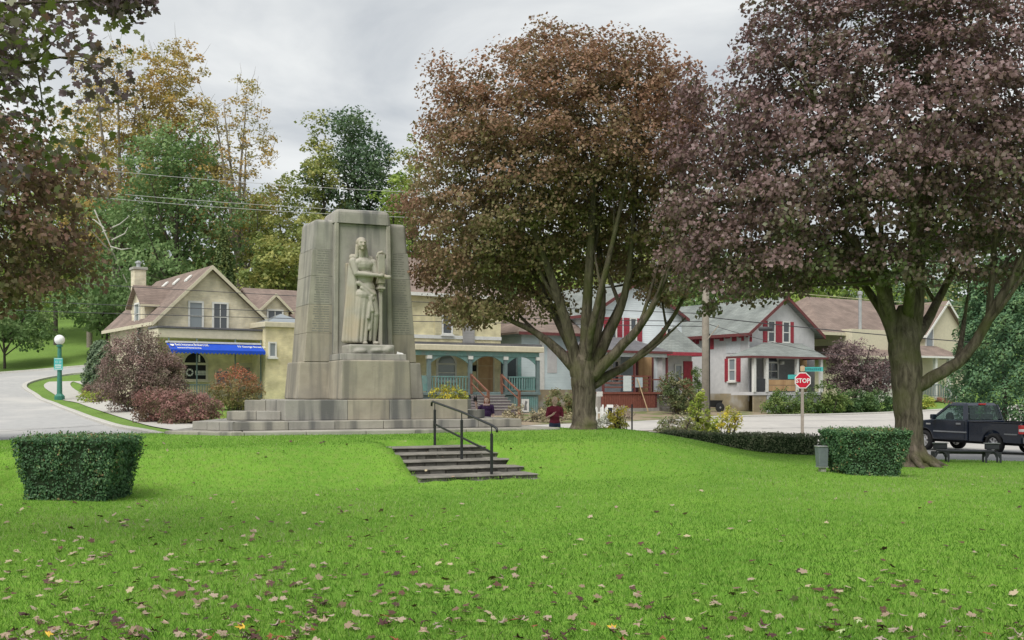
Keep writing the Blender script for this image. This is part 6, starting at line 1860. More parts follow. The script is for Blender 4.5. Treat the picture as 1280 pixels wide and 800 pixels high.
shrub('goldenrod_plant', 'yellow flowering plant in front of the long concrete planter', gpos(768, 36), [(0, 0, .7, .42, .35, .6), (.1, 0, 1.2, .3, .3, .35)], 50, 36, .075, m_gold, 64, .15, stems=9)
shrub('garden_shrub', 'pinkish dry flower heads above the yellow plant', gpos(776, 39), [(0, 0, 1.15, .4, .3, .25)], 22, 30, .07, leaf_mat('pink_dry_leaf', [(0, (0.3, 0.27, 0.18)), (1, (0.6, 0.48, 0.42))], trans=.2), 65, .13, stems=7)
shrub('silver_shrub', 'pale silvery plant beside the copper maple trunk', gpos(697, 33), [(0, 0, .45, .35, .35, .45), (.1, 0, .2, .4, .4, .25)], 50, 36, .085, m_silver, 66, .14, stems=7)
shrub('silver_shrub', 'low pale flowers growing in the concrete planter', gpos(752, 39), [(0, 0, .75, .4, .4, .3), (-.4, 0, .6, .3, .3, .2)], 34, 30, .085, m_silver, 67, .14, stems=6)
shrub('golden_shrub', 'yellow shrub behind the memorial in front of the teal porch rail', gpos(565, 50), [(0, 0, 1.15, .7, .5, .5), (-.7, 0, 1.1, .4, .4, .45), (0, 0, .6, .9, .5, .5)], 70, 40, .1, m_gold, 68, .2, stems=8)
shrub('garden_shrub', 'straw coloured plants at the foot of the porch steps', gpos(645, 52), [(0, 0, .4, .6, .4, .4), (1.2, 0, .3, .6, .4, .3), (2.2, 0, .25, .6, .4, .25)], 60, 30, .1, m_tanplant, 69, .2, stems=9)
shrub('garden_shrub', 'green and rusty bush against the pale blue wall', gpos(699, 55), [(0, 0, .9, .7, .6, .7), (-.4, 0, .5, .6, .5, .5), (.5, 0, .5, .6, .5, .5)], 70, 44, .1, leaf_mat('mixed_bush_leaf', [(0, (0.1, 0.16, 0.05)), (.6, (0.22, 0.24, 0.1)), (1, (0.42, 0.22, 0.12))], trans=.3), 70, .22, stems=8)
shrub('climbing_vine', 'dense green bush beside the red porch stairs', gpos(847, 61), [(0, 0, 1.3, 1.1, .9, 1.0), (.5, 0, .7, 1.0, .8, .7), (-.3, 0, 1.9, .7, .6, .6)], 110, 50, .11, leaf_mat('vine_leaf', [(0, (0.08, 0.12, 0.05)), (.6, (0.16, 0.19, 0.08)), (1, (0.3, 0.24, 0.13))], trans=.3), 71, .28, stems=9)
shrub('climbing_vine', 'narrow green vine on the wall right of the red door', gpos(871, 64.5), [(0, 0, 1.6, .42, .25, 1.2), (0, 0, .6, .45, .25, .7)], 60, 46, .1, m_green, 72, .22, stems=6)
for px, Y, s_, sd, lab in ((985, 63.5, 1.0, 73, 'green bush below the porch of the grey house'), (1032, 66, 1.25, 74, 'green bush between the grey house porch and the purple tree'), (1068, 67, 1.0, 75, 'dark green low bush under the purple tree'), (1095, 68, .95, 76, 'green low bush near the arched window of the cream house')):
    shrub('foundation_shrub', lab, gpos(px, Y), [(0, 0, .8 * s_, 1.1 * s_, .8, .75 * s_), (.7, 0, .5 * s_, .8 * s_, .7, .5 * s_), (-.7, 0, .55 * s_, .8 * s_, .7, .55 * s_)], 90, 46, .12, [m_green, m_green, m_dkgreen, m_dkgreen][sd - 73], sd, .3, stems=8)
shrub('foundation_shrub', 'small lime bush at the foot of the cream house stairs', gpos(1157, 70), [(0, 0, .55, .6, .5, .5)], 30, 40, .11, m_yg, 77, .22, stems=5)
# purple ornamental tree by the grey house
p = gpos(1068, 69.5)
make_tree('plum_tree', 'greyish purple small tree between the grey house and the cream house', p, [(0, 0, -.1, .2), (0, 0, .8, .15), (.1, 0, 1.6, .13)], [[(0, 0, 1.4, .1), (-.8, 0, 2.8, .07), (-1.4, .1, 4, .03)], [(0, 0, 1.4, .1), (.7, 0, 3.0, .07), (1.0, -.2, 4.4, .03)], [(0, 0, 1.4, .1), (.0, .3, 3.2, .06), (.1, .2, 4.8, .03)]],
          [(0, 0, 3.1, 2.0, 1.6, 1.6), (-.8, 0, 3.6, 1.3, 1.2, 1.2), (.9, 0, 2.4, 1.5, 1.3, 1.2), (-.2, 0, 1.9, 1.6, 1.2, .9), (1.5, 0, 2.0, .9, .8, .8)], 200, 60, .12, leaf_mat('plum_leaf', [(0, (0.11, 0.09, 0.08)), (.5, (0.19, 0.13, 0.135)), (1, (0.33, 0.24, 0.23))], trans=.3), 78, clump_r=.42, spacing=.3, bark=m_bark_dark, attach_min=1, bare=40)

# ------------------------------------------------------------------ trees on the slope behind
GR = 'trees on the slope behind the houses'
m_bark_grey = M('grey_bark', (0.26, 0.225, 0.185), (0.17, 0.15, 0.125), scale=5, rough=0.95, bump=0.6, bscale=14)
m_autumn = leaf_mat('autumn_leaf', [(0, (0.28, 0.30, 0.11)), (.4, (0.44, 0.37, 0.13)), (.7, (0.52, 0.36, 0.12)), (1, (0.56, 0.37, 0.15))], trans=.4)
m_ygreen = leaf_mat('yellow_green_leaf', [(0, (0.19, 0.26, 0.08)), (.5, (0.32, 0.36, 0.12)), (1, (0.46, 0.43, 0.14))], trans=.4)
m_olive = leaf_mat('olive_leaf', [(0, (0.20, 0.22, 0.09)), (.5, (0.33, 0.30, 0.12)), (1, (0.46, 0.35, 0.14))], trans=.35)
m_mid = leaf_mat('mid_green_leaf', [(0, (0.11, 0.19, 0.075)), (.5, (0.17, 0.27, 0.10)), (1, (0.27, 0.36, 0.15))], trans=.35)
m_deep = leaf_mat('deep_green_leaf', [(0, (0.075, 0.13, 0.075)), (.5, (0.12, 0.19, 0.10)), (1, (0.2, 0.27, 0.13))], trans=.3)
m_lime = leaf_mat('lime_tree_leaf', [(0, (0.18, 0.27, 0.05)), (.5, (0.29, 0.40, 0.09)), (1, (0.42, 0.50, 0.14))], trans=.45)

def bg_tree(name, label, px, Y, top_py, crown_px, mat, seed, ncl=120, per=40, leaf=.32, sparse=False, low=.25, stems=1, bark=None, sp=None, cr=None, lobes=6, zoff=0):
    X = (px - 640) * Y / F; zg = T1(X, Y) - .3 + zoff
    H = CZ + (YH - top_py) * Y / F - zg; rc = crown_px * .5 * Y / F
    g = np.random.default_rng(seed)
    ell = []
    zc0 = H * low
    lobes = lobes + 3
    for k in range(lobes):
        t = (k + .5) / lobes
        wz = math.sin(math.pi * (.22 + .60 * t)) ** .6
        a = 2.4 * k + g.uniform(-.5, .5)
        o = rc * .42 * wz * (1 if k < lobes - 1 else .4)
        ell.append((math.cos(a) * o, math.sin(a) * o, zc0 + (H - zc0) * (.10 + .80 * t), rc * wz * .66, rc * wz * .66, (H - zc0) * .8 / lobes + rc * .12))
    r0 = max(.10, H * .0095)
    limbs = []; trunk = [(0, 0, -.4, r0 * 1.6), (0, 0, .3, r0 * 1.15), (g.normal(0, .15), g.normal(0, .15), H * .3, r0 * .9), (g.normal(0, .3), g.normal(0, .3), H * .55, r0 * .6), (g.normal(0, .3), 0, H * .88, r0 * .15)]
    for k in range(8):
        a = g.uniform(0, 6.28); z = H * g.uniform(.22, .6); l_ = rc * g.uniform(.5, .85)
        rise = g.uniform(.6, 1.4) * l_
        limbs.append([(0, 0, z, r0 * .6), (math.cos(a) * l_ * .45, math.sin(a) * l_ * .45, z + rise * .6, r0 * .4), (math.cos(a) * l_, math.sin(a) * l_, min(H * .93, z + rise * 1.5), r0 * .1)])
    for k in range(stems - 1):
        a = g.uniform(0, 6.28); l_ = rc * .35
        limbs.append([(0, 0, .3, r0), (math.cos(a) * l_ * .6, math.sin(a) * l_ * .4, H * .4, r0 * .75), (math.cos(a) * l_ * 1.8, math.sin(a) * l_ * 1.8, H * .85, r0 * .15)])
    return make_tree(name, label, (X, Y, zg), trunk, limbs, ell, ncl, per, leaf, mat, seed, clump_r=cr or rc * .24, flat=.6, spacing=sp or rc * .17, shell=.45, twig_r=.03 if not sparse else .045, bark=bark or (m_bark_grey if sparse else m_bark_dark),
                     group=GR, attach_min=H * .12, bare=(120 if sparse else 0), twig_sides=3)
bg_tree('autumn_tree', 'tall thin autumn tree with grey twigs and yellow orange leaves above the street bend', 148, 92, 40, 135, m_autumn, 101, 210, 46, .24, True, .3, 3, cr=.8)
bg_tree('autumn_tree', 'tall orange leaved tree rising behind the brick house chimney', 216, 95, 46, 125, m_autumn, 102, 230, 60, .25, True, .35, 2, cr=.85)
bg_tree('autumn_tree', 'half bare autumn tree with upright stems above the cypresses', 305, 93, 88, 120, m_autumn, 103, 170, 34, .22, True, .25, 3, cr=.7)
bg_tree('leafy_tree', 'dense mid green tree directly behind the brick house roof', 222, 84, 145, 160, m_mid, 104, 230, 64, .28, False, .1)
bg_tree('leafy_tree', 'green tree filling the slope above the clipped cedar', 172, 88, 225, 140, m_mid, 105, 150, 50, .3, False, .1)
bg_tree('leafy_tree', 'bluish dark green tall tree behind the memorial top', 447, 100, 126, 132, m_deep, 106, 250, 70, .3, False, .15, lobes=5)
bg_tree('leafy_tree', 'yellow green tree left of the dark tree behind the memorial', 398, 96, 138, 88, m_ygreen, 107, 140, 44, .3, False, .2, lobes=5)
bg_tree('leafy_tree', 'olive brown bushy tree behind the rear wing of the brick house', 345, 82, 285, 100, m_ygreen, 108, 140, 50, .28, False, .0, lobes=4)
bg_tree('leafy_tree', 'yellow olive tree between the cypresses and the memorial', 325, 90, 235, 90, m_ygreen, 109, 120, 44, .28, False, .1)
bg_tree('leafy_tree', 'lime green tree glimpsed between the memorial and the copper maple', 492, 88, 195, 75, m_lime, 110, 110, 44, .28, False, .2)
bg_tree('leafy_tree', 'soft green tree behind the upper right of the memorial', 520, 98, 150, 90, m_ygreen, 111, 120, 40, .3, False, .1)
bg_tree('leafy_tree', 'yellow olive tree low behind the memorial shaft', 395, 84, 255, 90, m_ygreen, 112, 120, 44, .28, False, .0)
bg_tree('spreading_tree', 'wide low dark green tree on the grass slope left of the chimney', 128, 92, 352, 115, m_mid, 113, 120, 50, .25, False, .35, lobes=3, cr=.7)
bg_tree('leafy_tree', 'small green tree standing on the grass slope across the street', 6, 86, 372, 130, m_mid, 114, 130, 50, .26, False, .42, lobes=3, cr=.8)
bg_tree('leafy_tree', 'yellow green tree behind the purple crown beside the street bend', 70, 100, 170, 150, m_ygreen, 115, 150, 44, .33, False, .15)
bg_tree('leafy_tree', 'lime tree behind the crown of the overhanging maple', 15, 104, 200, 150, m_lime, 116, 140, 44, .33, False, .15)
bg_tree('leafy_tree', 'green tree on the hill crest above the spreading tree', 112, 112, 235, 120, m_mid, 117, 140, 46, .33, False, .1)
bg_tree('leafy_tree', 'green tree behind the yellow house roof', 600, 84, 300, 130, m_mid, 118, 140, 46, .3, False, .05)
bg_tree('leafy_tree', 'lime green tree behind the blue house roof', 660, 90, 290, 130, m_lime, 119, 140, 46, .3, False, .05)
bg_tree('leafy_tree', 'yellow green tree behind the white house gable', 760, 96, 260, 150, m_ygreen, 120, 150, 46, .32, False, .05)
bg_tree('leafy_tree', 'green tree behind the grey house roof', 880, 100, 270, 150, m_mid, 121, 150, 46, .33, False, .05)
bg_tree('leafy_tree', 'bright lime tree behind the roof of the cream house', 1040, 104, 300, 150, m_lime, 122, 170, 52, .33, False, .0)
bg_tree('leafy_tree', 'bright lime tree glimpsed left of the purple maple trunk', 965, 108, 300, 140, m_lime, 123, 150, 46, .33, False, .0)
bg_tree('leafy_tree', 'green tree behind the flue of the cream house', 1115, 108, 300, 150, m_mid, 124, 150, 46, .33, False, .0)
bg_tree('leafy_tree', 'dark green tree behind the arborvitae', 1215, 96, 250, 170, m_deep, 125, 160, 50, .32, False, .0)
bg_tree('leafy_tree', 'green tree at the far end of the street', 1310, 92, 240, 170, m_mid, 126, 150, 46, .32, False, .0)
bg_tree('leafy_tree', 'pale green tree right of the copper maple crown', 850, 120, 230, 140, m_ygreen, 127, 130, 40, .36, False, .05)
bg_tree('leafy_tree', 'golden olive tree filling the gap beside the half bare autumn tree', 268, 98, 165, 105, m_olive, 128, 150, 44, .3, False, .1)
bg_tree('leafy_tree', 'yellow green tree beyond the half bare autumn tree', 345, 104, 215, 105, m_ygreen, 129, 140, 44, .32, False, .1)
bg_tree('autumn_tree', 'pale gold tree left of the tall orange one above the street bend', 112, 98, 105, 95, m_autumn, 130, 150, 40, .26, True, .25, 2, cr=.8)
# dead white branches by the slope
dead = empty('dead_branches', (0, 0, 0), 0, 'bleached bare fallen branches lying in the trees behind the chimney', 'branch')
c0 = at(150, 330, 80); dead.location = (c0.x, c0.y, T1(c0.x, 80))
mb = MB(); g = random.Random(8)
for (a, b, c) in (((118, 262), (135, 300), (140, 312)), ((128, 290), (150, 280), (162, 270)), ((130, 285), (118, 275), (105, 272)), ((138, 308), (152, 312), (165, 310)), ((140, 300), (156, 292), (160, 284))):
    pts = [at(q[0], q[1], 79.5) - Vector(dead.location) for q in (a, b, c)]
    mb.tube(pts, [.06, .045, .02], 6)
mb.tube([at(140, 312, 79.5) - Vector(dead.location), at(150, 335, 83) - Vector(dead.location), Vector((2.2, 5.0, -.2))], [.05, .04, .05], 5)
mb.build('bleached_branch', M('bleached_wood', (.5, .48, .43)), dead)

# far wood that closes the hill: one mass of leaves
g = np.random.default_rng(500)
n = 30000
hx = g.uniform(-150, 170, n); hy = g.uniform(118, 190, n)
base = Tz(hx, hy)
hh = 7 + 5 * np.sin(hx * .13 + 1) * np.sin(hy * .2) + 3 * np.sin(hx * .41 + hy * .3)
hz = base + hh * (g.random(n) ** .5)
V = leaf_quads(np.c_[hx, hy, hz], 1.0, g, up=.5)
far_m = leaf_mat('far_wood_leaf', [(0, (0.08, 0.14, 0.05)), (.5, (0.17, 0.21, 0.08)), (.8, (0.28, 0.27, 0.09)), (1, (0.36, 0.27, 0.1))], trans=.35)
tag(np_obj('far_wood', V, 4, far_m, None, np.clip(.5 + .3 * np.sin(hx * .21) * np.sin(hy * .17 + hx * .05) + .2 * g.standard_normal(n), 0, 1)), 'distant autumn wood along the hill crest', 'wood', kind='stuff')
# ------------------------------------------------------------------ street things
m_green_post = M('green_lamp_paint', (0.045, 0.20, 0.15), (0.03, 0.15, 0.115), scale=8, rough=.45, spec=.5)
m_sign_red = M('stop_sign_red', (0.50, 0.012, 0.035), (0.45, 0.01, 0.03), scale=3, rough=.4)
m_sign_white = M('sign_white', (.78, .78, .76), rough=.4)
m_sign_teal = M('street_sign_teal', (0.08, 0.42, 0.40), (0.06, .36, .35), scale=3, rough=.4)
m_black = M('black_iron_paint', (.025, .026, .028), rough=.5)
m_pole = M('weathered_pole_wood', (0.36, 0.32, 0.27), (0.26, 0.23, 0.195), scale=4, rough=.95, bump=.4, bscale=20, streak=(.2, .18, .155))

# lamp post
lp = gpos(74.5, 60); lampz = lp[2]
LPo = empty('street_lamp', lp, 0, 'green street lamp with white globe beside the uphill sidewalk', 'street lamp')
MB().lathe([(.30, -.2), (.30, .22), (.22, .30), (.17, .36)], 8).build('base', m_green_post, LPo)
MB().lathe([(.15, .34), (.13, 1.5), (.11, 2.9), (.10, 3.05), (.17, 3.08), (.17, 3.16), (.09, 3.2)], 12).build('pole', m_green_post, LPo, smooth=False)
gl = MB(); pr = [(.02, 3.19)] + [(.29 * math.sin(math.pi * k / 12), 3.47 - .29 * math.cos(math.pi * k / 12)) for k in range(1, 12)] + [(.02, 3.76)]
gl.lathe(pr, 16).build('globe', M('white_globe', (.82, .82, .83), (.8, .8, .81), rough=.25), LPo, smooth=True)
sg = MB().box(-.25, .25, -.17, -.15, 1.72, 2.42).build('route_sign', m_sign_teal, LPo)
s2 = MB(); s2.box(-.22, .22, -.175, -.171, 1.76, 1.79); s2.box(-.22, .22, -.175, -.171, 2.36, 2.385)
for k in range(8):
    a0 = 2 * math.pi * k / 8
    for cx_ in (-.1, .1): s2.box(cx_ + .055 * math.cos(a0) - .012, cx_ + .055 * math.cos(a0) + .012, -.175, -.171, 2.19 + .055 * math.sin(a0) - .012, 2.19 + .055 * math.sin(a0) + .012)
for k in range(7): s2.box(-.18 + k * .052, -.145 + k * .052, -.175, -.171, 1.97, 2.04)
for k in range(6): s2.box(-.16 + k * .055, -.125 + k * .055, -.175, -.171, 1.85, 1.92)
tag(s2.build('sign_marks', m_sign_white, sg), kind='stuff')

# stop sign with street name blades
sx, sy = (1003.5 - 640) * 43 / F, 43.0; sz = T1(sx, sy)
SS = empty('stop_sign', (sx, sy, sz), 0, 'red octagonal stop sign with teal street name blades on a wooden post', 'sign')
zc = CZ + (YH - 475.5) * 43 / F - sz
MB().box(-.055, .055, .02, .12, -.3, CZ + (YH - 457) * 43 / F - sz).build('post', m_pole, SS, bevel=.008)
def octa(r, y, th): return MB().prism([(r * math.cos(math.pi / 8 + k * math.pi / 4), y, zc + r * math.sin(math.pi / 8 + k * math.pi / 4)) for k in range(8)], (0, th, 0))
pl_ = octa(.355, .0, .014).build('sign_plate', m_sign_white, SS)
octa(.315, -.005, .004).build('red_field', m_sign_red, pl_)
text_obj('stop_lettering', 'STOP', m_sign_white, .26, pl_, Matrix.Translation((0, -.012, zc - .02)) @ UPRIGHT, 'CENTER', xscale=.92, bold=.006)
zb = CZ + (YH - 461.5) * 43 / F - sz
b1 = MB().box(.07, .84, .06, .075, zb - .09, zb + .09).build('name_blade', m_sign_teal, SS); b1.rotation_euler = (0, 0, R(-4))
bl_ = MB()
for k in range(8):
    bl_.box(.12 + k * .082, .165 + k * .082, .055, .0595, zb - .05, zb + (.05 if k % 3 else .035))
tag(bl_.build('blade_lettering', M('dark_teal_letter', (.02, .12, .14)), b1), kind='stuff')
zb2 = CZ + (YH - 471) * 43 / F - sz
b2 = MB().box(-.58, -.06, .125, .14, zb2 - .09, zb2 + .09).build('name_blade', m_sign_teal, SS)
MB().box(-.10, .08, .0, .03, zb - .08, zb + .12).build('bracket', m_lumber, SS)

# utility pole
ux, uy = (882 - 640) * 44 / F, 44.0; uz = T1(ux, uy)
UP = empty('utility_pole', (ux, uy, uz), 0, 'weathered wooden utility pole rising in front of the white house', 'utility pole')
MB().tube([(0, 0, -.4), (0, 0, 5), (.03, 0, 10.5)], [.17, .15, .12], 12).build('pole', m_pole, UP, smooth=True)
MB().bar((-1.1, -.15, 9.9), (1.1, -.15, 9.9), .1, .12).build('crossarm', m_pole, UP)
MB().bar((.0, -.12, 4.1), (.5, -.3, 4.75), .04, .04).build('brace', m_pole, UP)
MB().tube([(.17, -.05, -.2), (.155, -.05, 4.4)], .025, 6).build('conduit', m_black, UP)
for k in range(3):
    MB().lathe([(.03, 0), (.05, .03), (.03, .07), (.045, .1), (.01, .14)], 8, (-.9 + .9 * k, -.15, 9.97)).build('insulator', m_stone_pale, UP)
# service box hanging on a wire
def wire(name, label, p, q, sag, r=.014, mat=None):
    p, q = Vector(p), Vector(q); base = Vector((p.x, p.y, p.z))
    pts = [p + (q - p) * t + Vector((0, 0, -4 * sag * t * (1 - t))) - base for t in [i / 14 for i in range(15)]]
    o = MB().tube(pts, r, 5).build(name, mat or m_black, None, smooth=True); o.location = base
    return tag(o, label, 'wire', 'overhead wires along the street')
m_wire = M('grey_wire', (.45, .45, .45), rough=.6)
m_dwire = M('dark_wire', (.06, .06, .065), rough=.6)
P_ = lambda a, b, Y: at(a, b, Y)
wire('overhead_wire', 'pale overhead wire crossing the autumn trees, topmost of three', P_(-60, 192, 58), P_(880, 252, 44), .5, .012, m_wire)
wire('overhead_wire', 'pale overhead wire crossing the autumn trees, middle of three', P_(-60, 220, 58), P_(880, 274, 44), .55, .012, m_wire)
wire('overhead_wire', 'pale overhead wire crossing the autumn trees, lowest of three', P_(-60, 226, 58), P_(880, 278, 44), .6, .012, m_wire)
wire('overhead_wire', 'dark wire passing in front of the brick house gable above its windows', P_(-60, 344, 52), P_(882, 392, 44), .15, .016, m_dwire)
wire('overhead_wire', 'dark wire passing in front of the brick house gable across its windows', P_(-60, 372, 52), P_(882, 402, 44), .15, .016, m_dwire)
wire('overhead_wire', 'dark wire passing in front of the brick house gable below its windows', P_(-60, 385, 52), P_(882, 408, 44), .1, .016, m_dwire)
wire('overhead_wire', 'dark wire from the pole across the red shutters of the grey house', P_(882, 396, 44), P_(1340, 436, 50), .12, .022, m_dwire)
wire('overhead_wire', 'thin dark wire from the pole to the porch eave of the grey house', P_(882, 404, 44), P_(1060, 445, 66), .2, .014, m_dwire)
wire('overhead_wire', 'pale yellow wire above the brown roof left of the purple maple trunk', P_(882, 356, 44), P_(1340, 392, 60), .1, .018, M('yellow_wire', (.5, .5, .3)))
bx = at(957, 411, 44.5)
o = MB().tube([(-.3, 0, 0), (-.26, 0, 0), (.26, 0, -.01), (.3, 0, -.01)], [.04, .1, .1, .04], 10).build('cable_splice', m_dwire, None, smooth=True); o.location = bx; tag(o, 'grey cable splice case hanging on the wire before the red shutters', 'cable box')

# utility box beside the right hedge
bxx, byy = (1027 - 640) * 21.8 / F, 21.8; bz = L1(bxx, byy)
UB = empty('utility_box', (bxx, byy, bz), R(6), 'small grey tapered metal box on concrete foot beside the clipped hedge', 'utility box')
MB().hexa([(-.085, -.1, .12), (.10, -.1, .12), (.10, .1, .12), (-.085, .1, .12), (-.11, -.11, .52), (.11, -.11, .52), (.11, .11, .52), (-.11, .11, .52)]).build('cabinet', M('grey_box_paint', (.17, .20, .21), (.13, .155, .165), rough=.6), UB, bevel=.008)
MB().box(-.12, .12, -.12, .12, .522, .545).build('lid', m_metal, UB, bevel=.006)
MB().box(-.095, .11, -.112, .112, .095, .118).build('rim', m_metal, UB)
MB().box(-.04, .07, -.08, .08, -.1, .093).build('foot', m_conc, UB, bevel=.01)

# bench on the lawn edge
m_bench = M('dark_grey_bench', (.045, .047, .056), (.03, .031, .038), scale=6, rough=.55)
bX, bY = 11.5, 26.4; bz = L1(bX, bY)
BN = empty('park_bench', (bX, bY, bz), R(-9), 'dark grey backless bench with raised end blocks before the parked truck', 'bench')
for k in range(3): MB().box(-.66, .66, -.17 + k * .125, -.065 + k * .125, .27, .31).build('seat_slat', m_bench, BN, bevel=.006)
MB().box(-.64, .64, -.03, .03, .21, .268).build('stretcher', m_bench, BN)
for sx_, nm in ((-.62, 0), (.62, 1)):
    bl = MB(); bl.box(sx_ - .15, sx_ + .19, -.035, .035, .33, .47); bl.build('end_block', m_bench, BN, bevel=.015)
    MB().box(sx_ - .17, sx_ + .21, -.06, .06, .473, .495).build('end_cap', M('grey_cap', (.22, .23, .24), rough=.5), BN, bevel=.006)
    for dx_, dy_ in ((-.15, -.14), (.19, -.14), (-.15, .14), (.19, .14)):
        lg = MB(); lg.box(sx_ + dx_ - .02, sx_ + dx_ + .02, dy_ - .02, dy_ + .02, -.15, .268)
        i_ = 1 if dx_ < 0 else -1
        lg.prism([(sx_ + dx_ + i_ * .03, dy_ - .015, .268), (sx_ + dx_ + i_ * .03, dy_ - .015, .12), (sx_ + dx_ + i_ * .07, dy_ - .015, .2), (sx_ + dx_ + i_ * .14, dy_ - .015, .268)], (0, .03, 0))
        lg.build('leg', m_bench, BN)

# concrete planter and small things by the red porch
q = gpos(772, 40)
PT = empty('planter', q, R(10), 'long low concrete planter behind the copper maple trunk', 'planter')
MB().box(-1.7, 1.7, -.35, .35, -.1, .42).build('trough', m_conc, PT, bevel=.02)
MB().box(-1.6, 1.6, -.26, .26, .4, .43).build('soil', m_mulch, PT)
q = gpos(790, 38.5)
o = MB().tube([(0, 0, -.1), (0, 0, 1.5)], .03, 6).build('iron_stake', m_black, None); o.location = q; tag(o, 'thin dark iron stake standing at the end of the planter', 'stake')
q = gpos(762.5, 52)
o = MB().box(-.16, .16, -.05, .05, -.1, 1.0).box(-.4, -.32, -.04, .04, -.1, 1.0).build('picket_sign', m_white, None, bevel=.005)
o.location = q
MB().box(-.11, .11, -.056, -.052, .1, .45).box(-.11, .11, -.056, -.052, .55, .85).build('sign_panel', m_black, o)
tag(o, 'white board with black panels at the end of the picket fence', 'sign')
pf = empty('picket_fence', gpos(752, 53), R(20), 'row of white pickets in front of the red porch', 'fence')
me = MB().prism([(-.06, 0, -.1), (.06, 0, -.1), (.06, 0, .75), (0, 0, .85), (-.06, 0, .75)], (0, .03, 0)).mesh('picket'); me.materials.append(m_white)
for k in range(6):
    o = bpy.data.objects.new('picket', me); o.location = (-.55 + k * .27, 0, 0); link(o, pf)
MB().box(-.65, .95, .032, .06, .5, .58).build('rail', m_white, pf)
tg = MB().box(-.2, .2, -.02, .02, -.14, .14).build('small_notice', m_white, None); tp = at(749.5, 492.5, 59.5); tg.location = tp; tg.rotation_euler = (0, 0, R(31)); tag(tg, 'small white card fixed low at the left end of the red porch', 'notice')
# hand cart wheel by the grey house
q = gpos(900, 64.5)
ct = empty('garden_cart', q, R(20), 'small black wheeled cart against the grey house foundation', 'cart')
MB().lathe([(.2, -.05), (.3, -.04), (.3, .04), (.2, .05)], 16, (0, 0, .3), 'y').build('wheel', m_black, ct)
MB().lathe([(.03, -.055), (.19, -.03), (.19, .03), (.03, .055)], 12, (0, 0, .3), 'y').build('hub', m_metal, ct)
MB().hexa([(-.7, .1, .35), (.1, .1, .3), (.1, .5, .3), (-.7, .5, .35), (-.8, .0, .75), (.2, .0, .75), (.2, .6, .75), (-.8, .6, .75)]).build('tray', m_black, ct)
MB().tube([(-.7, .1, .5), (-1.3, .1, .75)], .025, 6).build('handle', m_black, ct)

# ------------------------------------------------------------------ pickup truck
m_car = M('dark_blue_car_paint', (.009, .016, .034), (.007, .012, .026), scale=2, rough=.2, spec=.5, coat=.3)
m_tyre = M('tyre_rubber', (.022, .022, .023), rough=.85)
m_rim = M('alloy_rim', (.6, .6, .62), (.5, .5, .52), rough=.3, metallic=.8)
m_trim = M('grey_side_trim', (.22, .23, .24), rough=.45)
m_seat = M('seat_cloth', (.16, .16, .17), rough=.9)
m_carglass = glass_mat('car_glass', (.05, .07, .07), transp=.75, rough=.02)
m_tail = M('red_tail_light', (.55, .02, .03), (.45, .015, .02), rough=.2, spec=.6)
hd = Vector((-1.15, 2.75)).normalized(); th = math.atan2(hd.y, hd.x)
rl_ = Vector((15.8, 34.0)); right = Vector((hd.y, -hd.x)); rc_ = rl_ + right * .73
TZ = T1(rl_.x + .6, rl_.y + 1.2) + .03
TK = empty('pickup_truck', (rc_.x, rc_.y, TZ), th, 'dark blue black regular cab pickup truck parked on the street', 'pickup truck')
WB, HW = 2.99, .86
def arch(cx_, r_, n=10, z=.36): return [(cx_ + r_ * math.cos(math.pi * i / n), z + r_ * math.sin(math.pi * i / n)) for i in range(n + 1)]
def side_poly(x0, x1, ztop, arches, zb=.40):
    """closed side outline from rear to front with wheel arches cut into the bottom edge; ztop: list of (x,z) front to rear"""
    pts = [(x0, zb)]
    for cx_, r_ in arches:
        a = [p for p in arch(cx_, r_) if p[1] >= zb - .05]
        a = [(cx_ - r_ * .995, zb)] + [p for p in reversed(a) if p[1] > zb + .01] + [(cx_ + r_ * .995, zb)]
        pts += a
    pts += [(x1, zb)] + ztop
    return pts
# cab and nose
nose = side_poly(1.02, 3.80, [(3.86, .55), (3.84, .84), (3.72, .95), (3.2, 1.03), (2.66, 1.09), (1.02, 1.09)], [(WB, .42)])
cabo = MB().prism([(x, -HW, z) for x, z in nose], (0, 2 * HW, 0)).build('cab_body', m_car, TK, bevel=.035, seg=2)
# doors: raised skins with seams
for s in (-1, 1):
    y0 = s * (HW + .001); dr_ = MB().prism([(x, y0, z) for x, z in [(1.16, .46), (2.36, .46), (2.44, .6), (2.44, 1.08), (1.16, 1.08)]], (0, s * .012, 0)).build('door', m_car, TK, bevel=.006)
    MB().box(1.30, 1.50, y0 + s * .012, y0 + s * .035, .93, .99).build('handle', m_trim, dr_, bevel=.006)
    MB().box(1.06, 2.52, y0 + s * .004, y0 + s * .024, .66, .705).build('side_moulding', m_trim, TK)
    MB().box(-.98, -.48, y0 - s * .002, y0 + s * .02, .66, .70).build('side_moulding', m_trim, TK)
    MB().box(2.66, 2.86, y0 + s * .0, y0 + s * .014, .90, .95).build('fender_badge', m_rim, TK)
    mir = MB().box(2.34, 2.48, s * (HW + .04), s * (HW + .22), 1.10, 1.27).build('wing_mirror', m_car, TK, bevel=.03, seg=2)
    # bed side with arch
    bs = side_poly(-1.12, .985, [(.985, 1.03), (-1.12, 1.03)], [(0, .43)])
    MB().prism([(x, s * HW, z) for x, z in bs], (0, -s * .09, 0)).build('bed_side', m_car, TK, bevel=.015)
    MB().box(-1.1, .98, s * (HW - .1), s * (HW + .004), 1.032, 1.06).build('bed_rail', M('black_plastic', (.03, .03, .032), rough=.6), TK, bevel=.008)
    tl = MB().box(-1.15, -1.02, s * (HW - .13), s * (HW + .012), .70, .98).build('tail_light', m_tail, TK, bevel=.012)
    MB().box(-1.16, -1.05, s * (HW - .12), s * (HW + .014), .78, .86).build('reverse_lamp', m_sign_white, tl)
